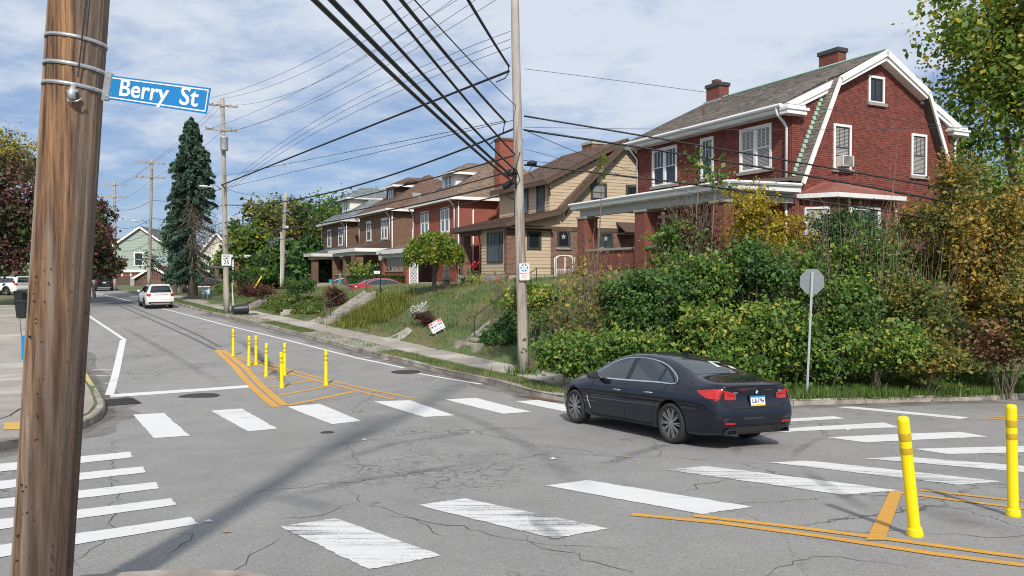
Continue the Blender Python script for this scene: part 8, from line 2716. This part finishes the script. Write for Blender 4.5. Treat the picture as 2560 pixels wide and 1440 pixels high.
# clipped hedge
c = P(955, 712, 57)
o = empty('hedge', (c.x, c.y, bankR(c.x, c.y)), label='clipped dark green hedge behind the red sedan', cat='hedge')
n = 9000
q = np.c_[RNG.uniform(-2.5, 2.5, n), RNG.uniform(-.7, .7, n), RNG.uniform(-1.2, .62, n)]
q[:, 2] = np.where(RNG.random(n) < .3, .62 + RNG.normal(0, .04, n), q[:, 2]); q[:, 1] = np.where(RNG.random(n) < .5, -.7 + RNG.normal(0, .05, n), q[:, 1])
rot = np.array([[math.cos(TH), -math.sin(TH), 0], [math.sin(TH), math.cos(TH), 0], [0, 0, 1]])
rot = np.array([[1, 0, 0], [0, 1, 0], [0, 0, 1.0]])
leaf_cloud('foliage', q @ rot.T + np.array(c), .10, L_DARK, np.clip(RNG.normal(.4, .2, n), 0, 1), o, origin=o.location)
twm = MB(); twigs(twm, (0, 0, 0), 10, 1.0, 1.8, .02); twm.build('stems', M_TWIG, o)
# red blooms and white flowers
for (u, v, Y, n, mt, sp, lb) in ((1186, 662, 41.5, 60, M_SIGNRED, .16, 'red flower heads at the bungalow corner'), (1248, 702, 41, 14, M_SIGNRED, .1, 'red blooms among the dry garden stems'), (1052, 775, px_on(bankR, 1052, 790).y, 260, L_FLOWER, .22, 'white flowers above the dark shrub on the bank')):
    c = P(u, v, Y)
    q = RNG.normal(0, sp, (n, 3)) * np.array([1, .6, .7]) + np.array(c)
    f_ = leaf_cloud('flower_heads', q, .09, mt, RNG.uniform(0, 1, n), None, origin=c); f_.location = c
    tag(f_, lb, 'flowers', kind='stuff')
# ------------------------------------------------------------------ grass and ground cover on the bank
def scatter(px_poly, n, zf, ylim=None):
    """random points on the bank seen inside an image polygon's ground footprint"""
    w = np.array([tuple(px_on(zf, *p))[:2] for p in px_poly])
    lo, hi = w.min(0), w.max(0)
    out = []
    while len(out) < n:
        q = RNG.uniform(lo, hi, (n * 2, 2))
        c = np.zeros(len(q), bool)
        for i in range(len(w)):
            x0, y0 = w[i]; x1, y1 = w[(i + 1) % len(w)]
            c ^= ((y0 > q[:, 1]) != (y1 > q[:, 1])) & (q[:, 0] < (x1 - x0) * (q[:, 1] - y0) / (y1 - y0 + 1e-12) + x0)
        out += list(q[c])
    q = np.array(out[:n])
    return np.c_[q, zf(q[:, 0], q[:, 1])]
def blades(name, base, h, w, mat, tint, bend=.5, hv=.4):
    n = len(base)
    a = RNG.uniform(0, 2 * math.pi, n)
    d = np.c_[np.cos(a), np.sin(a), np.zeros(n)]
    hh = (h * RNG.uniform(1 - hv, 1 + hv, n))[:, None]
    b = RNG.uniform(0, 1, n)[:, None] * bend
    e = np.c_[-np.sin(a), np.cos(a), np.zeros(n)]
    V = np.empty((n, 3, 3))
    V[:, 0] = base - e * w / 2; V[:, 1] = base + e * w / 2
    V[:, 2] = base + d * hh * b + np.array([0, 0, 1.0]) * hh * np.sqrt(1 - np.minimum(b, .95) ** 2)
    return np_mesh(name, V.reshape(-1, 3), np.arange(3 * n).reshape(n, 3), mat, tint)
# verge and bank along the street
N1 = 190000
xs_ = RNG.uniform(-34, 20, N1 * 3); ys_ = RNG.uniform(18.3, 66, N1 * 3)
d_ = dist_to(RS_A, xs_, ys_)
PRa = np.array(PR)
ins = np.zeros(len(xs_), bool)
for i in range(len(PRa)):
    x0, y0 = PRa[i]; x1, y1 = PRa[(i + 1) % len(PRa)]
    ins ^= ((y0 > ys_) != (y1 > ys_)) & (xs_ < (x1 - x0) * (ys_ - y0) / (y1 - y0 + 1e-12) + x0)
cross = xs_ > 2.6                                             # along the side street there is no pavement
keep = ins & (d_ < 9) & (d_ > .2) & ((d_ < 1.08) | (d_ > 2.62) | (cross & (d_ > .2)))
keep &= RNG.random(len(xs_)) < np.clip(1.25 - (ys_ - 20) / 60, .25, 1) * np.where(d_ > 6.5, .35, 1)
bx_, by2, bd_ = xs_[keep], ys_[keep], d_[keep]
for (a0, b0) in ((gp(760, 838), gp(905, 876)),):
    sa, sb = arc_of(RS, a0), arc_of(RS, b0)
bz_ = bankR(bx_, by2)
dry = np.sin(bx_ * 1.7 + 3 * np.sin(by2 * .6)) * .18 + np.sin(by2 * 2.3 + bx_) * .12
dry += np.where((bd_ > 4.2) & (by2 > 24), .22, 0) + np.where(bd_ < .6, .15, 0)
tt = np.clip(.42 + dry + RNG.normal(0, .2, len(bx_)), 0, 1)
hc = .085 * (1 + .9 * np.clip(np.sin(bx_ * 3.1 + by2 * 1.3) * np.sin(by2 * 2.7 - bx_ * .8), 0, 1) + .5 * (bd_ > 3))
gs = blades('grass', np.c_[bx_, by2, bz_ - .01], hc, .026, L_GRASS, tt, .9, .5)
tag(gs, 'short patchy grass on the verge and bank', 'grass', kind='stuff')
print('grass', len(bx_))
q = scatter([(1990, 1003), (2560, 990), (2600, 960), (1980, 965)], 9000, bankR)
tag(blades('grass', q, .26, .025, L_GRASS, np.clip(RNG.normal(.42, .22, len(q)), 0, 1), .8), 'longer grass along the side street kerb', 'grass', kind='stuff')
q = RNG.normal(0, .28, (160, 3)) + np.array(b1); q[:, 2] = bankR(q[:, 0], q[:, 1])
tag(blades('weeds', q, .32, .05, L_GREEN, np.clip(RNG.normal(.5, .2, len(q)), 0, 1), .8), 'weeds at the foot of the snow route pole', 'weeds', kind='stuff')
q = scatter([(868, 818), (1000, 790), (1010, 742), (905, 745), (850, 800)], 9000, bankR)
q[:, :2] += RNG.normal(0, .35, (len(q), 2)); q[:, 2] = bankR(q[:, 0], q[:, 1]) + .02
tag(blades('ground_cover', q, .30, .05, L_LIME, np.clip(RNG.normal(.55, .27, len(q)), 0, 1), 1.4), 'yellow green strap leaved ground cover beside the pale steps', 'ground cover', kind='stuff')
q = scatter([(650, 768), (690, 785), (800, 786), (806, 750), (720, 742)], 5200, bankR)
tag(leaf_cloud('ground_cover', q + np.array([0, 0, .12]) + RNG.normal(0, .06, (len(q), 3)), .16, L_LIME, np.clip(RNG.normal(.25, .2, len(q)), 0, 1), flat=1.2), 'bright green ivy on the bank left of the burgundy shrub', 'ground cover', kind='stuff')
q = scatter([(1200, 868), (1290, 862), (1292, 770), (1268, 800), (1205, 850)], 4200, bankR)
tag(leaf_cloud('ivy', q + np.array([0, 0, .14]) + RNG.normal(0, .07, (len(q), 3)), .12, L_DARK, np.clip(RNG.normal(.6, .25, len(q)), 0, 1), flat=1.0), 'dark ivy spilling beside the bungalow steps', 'ivy', kind='stuff')
q = scatter([(1330, 760), (1330, 900), (1420, 930), (1560, 940), (1540, 700)], 6000, bankR)
tag(leaf_cloud('undergrowth', q + np.array([0, 0, .1]) + RNG.normal(0, .08, (len(q), 3)), .10, L_GREEN, np.clip(RNG.normal(.45, .25, len(q)), 0, 1), flat=.9), 'mixed undergrowth below the twiggy shrubs', 'undergrowth', kind='stuff')
n = 26000
xs2 = RNG.uniform(-.5, 18, n); 
t_ = RNG.uniform(0, 1, n)
yb0 = np.interp(xs2, [p.x for p in RS if p.y < 40 and p.x > -3], [p.y for p in RS if p.y < 40 and p.x > -3]) if False else None
dd = RNG.uniform(1.6, 7.5, n)
off_ = [offset_line(RS, k) for k in (0,)]
ra = np.array([tuple(p) for p in RS]); tang = np.gradient(ra, axis=0); tang /= np.linalg.norm(tang, axis=1, keepdims=True)
nr = np.c_[-tang[:, 1], tang[:, 0]]
sel = np.where((ra[:, 0] > 2.0) & (ra[:, 0] < 20) & (ra[:, 1] < 30))[0]
ii = RNG.choice(sel, n)
q2 = ra[ii] + nr[ii] * dd[:, None] + RNG.normal(0, .5, (n, 2))
q = np.c_[q2, bankR(q2[:, 0], q2[:, 1]) + .15] + RNG.normal(0, .12, (n, 3))
tag(leaf_cloud('undergrowth', q, .14, L_GREEN, np.clip(RNG.normal(.4, .25, n), 0, 1), flat=.8), 'leafy undergrowth covering the bank below the gambrel house', 'undergrowth', kind='stuff')
n = 5000
q2 = np.c_[RNG.uniform(-60, -14, n), RNG.uniform(14, 70, n)]
dl_ = dist_to(LS[::3] + [LS[-1]] if (len(LS) - 1) % 3 else LS[::3], q2[:, 0], q2[:, 1])
pla = np.array(PL); inl = np.zeros(len(q2), bool)
for i in range(len(pla)):
    x0, y0 = pla[i]; x1, y1 = pla[(i + 1) % len(pla)]
    inl ^= ((y0 > q2[:, 1]) != (y1 > q2[:, 1])) & (q2[:, 0] < (x1 - x0) * (q2[:, 1] - y0) / (y1 - y0 + 1e-12) + x0)
q2 = q2[(dl_ > 3.1) & inl]
q = np.c_[q2, bankL(q2[:, 0], q2[:, 1])]
tag(blades('grass', q, .14, .04, L_GRASS, np.clip(RNG.normal(.35, .2, len(q)), 0, 1), .9), 'lawn grass beyond the pavement with the bins', 'grass', kind='stuff')
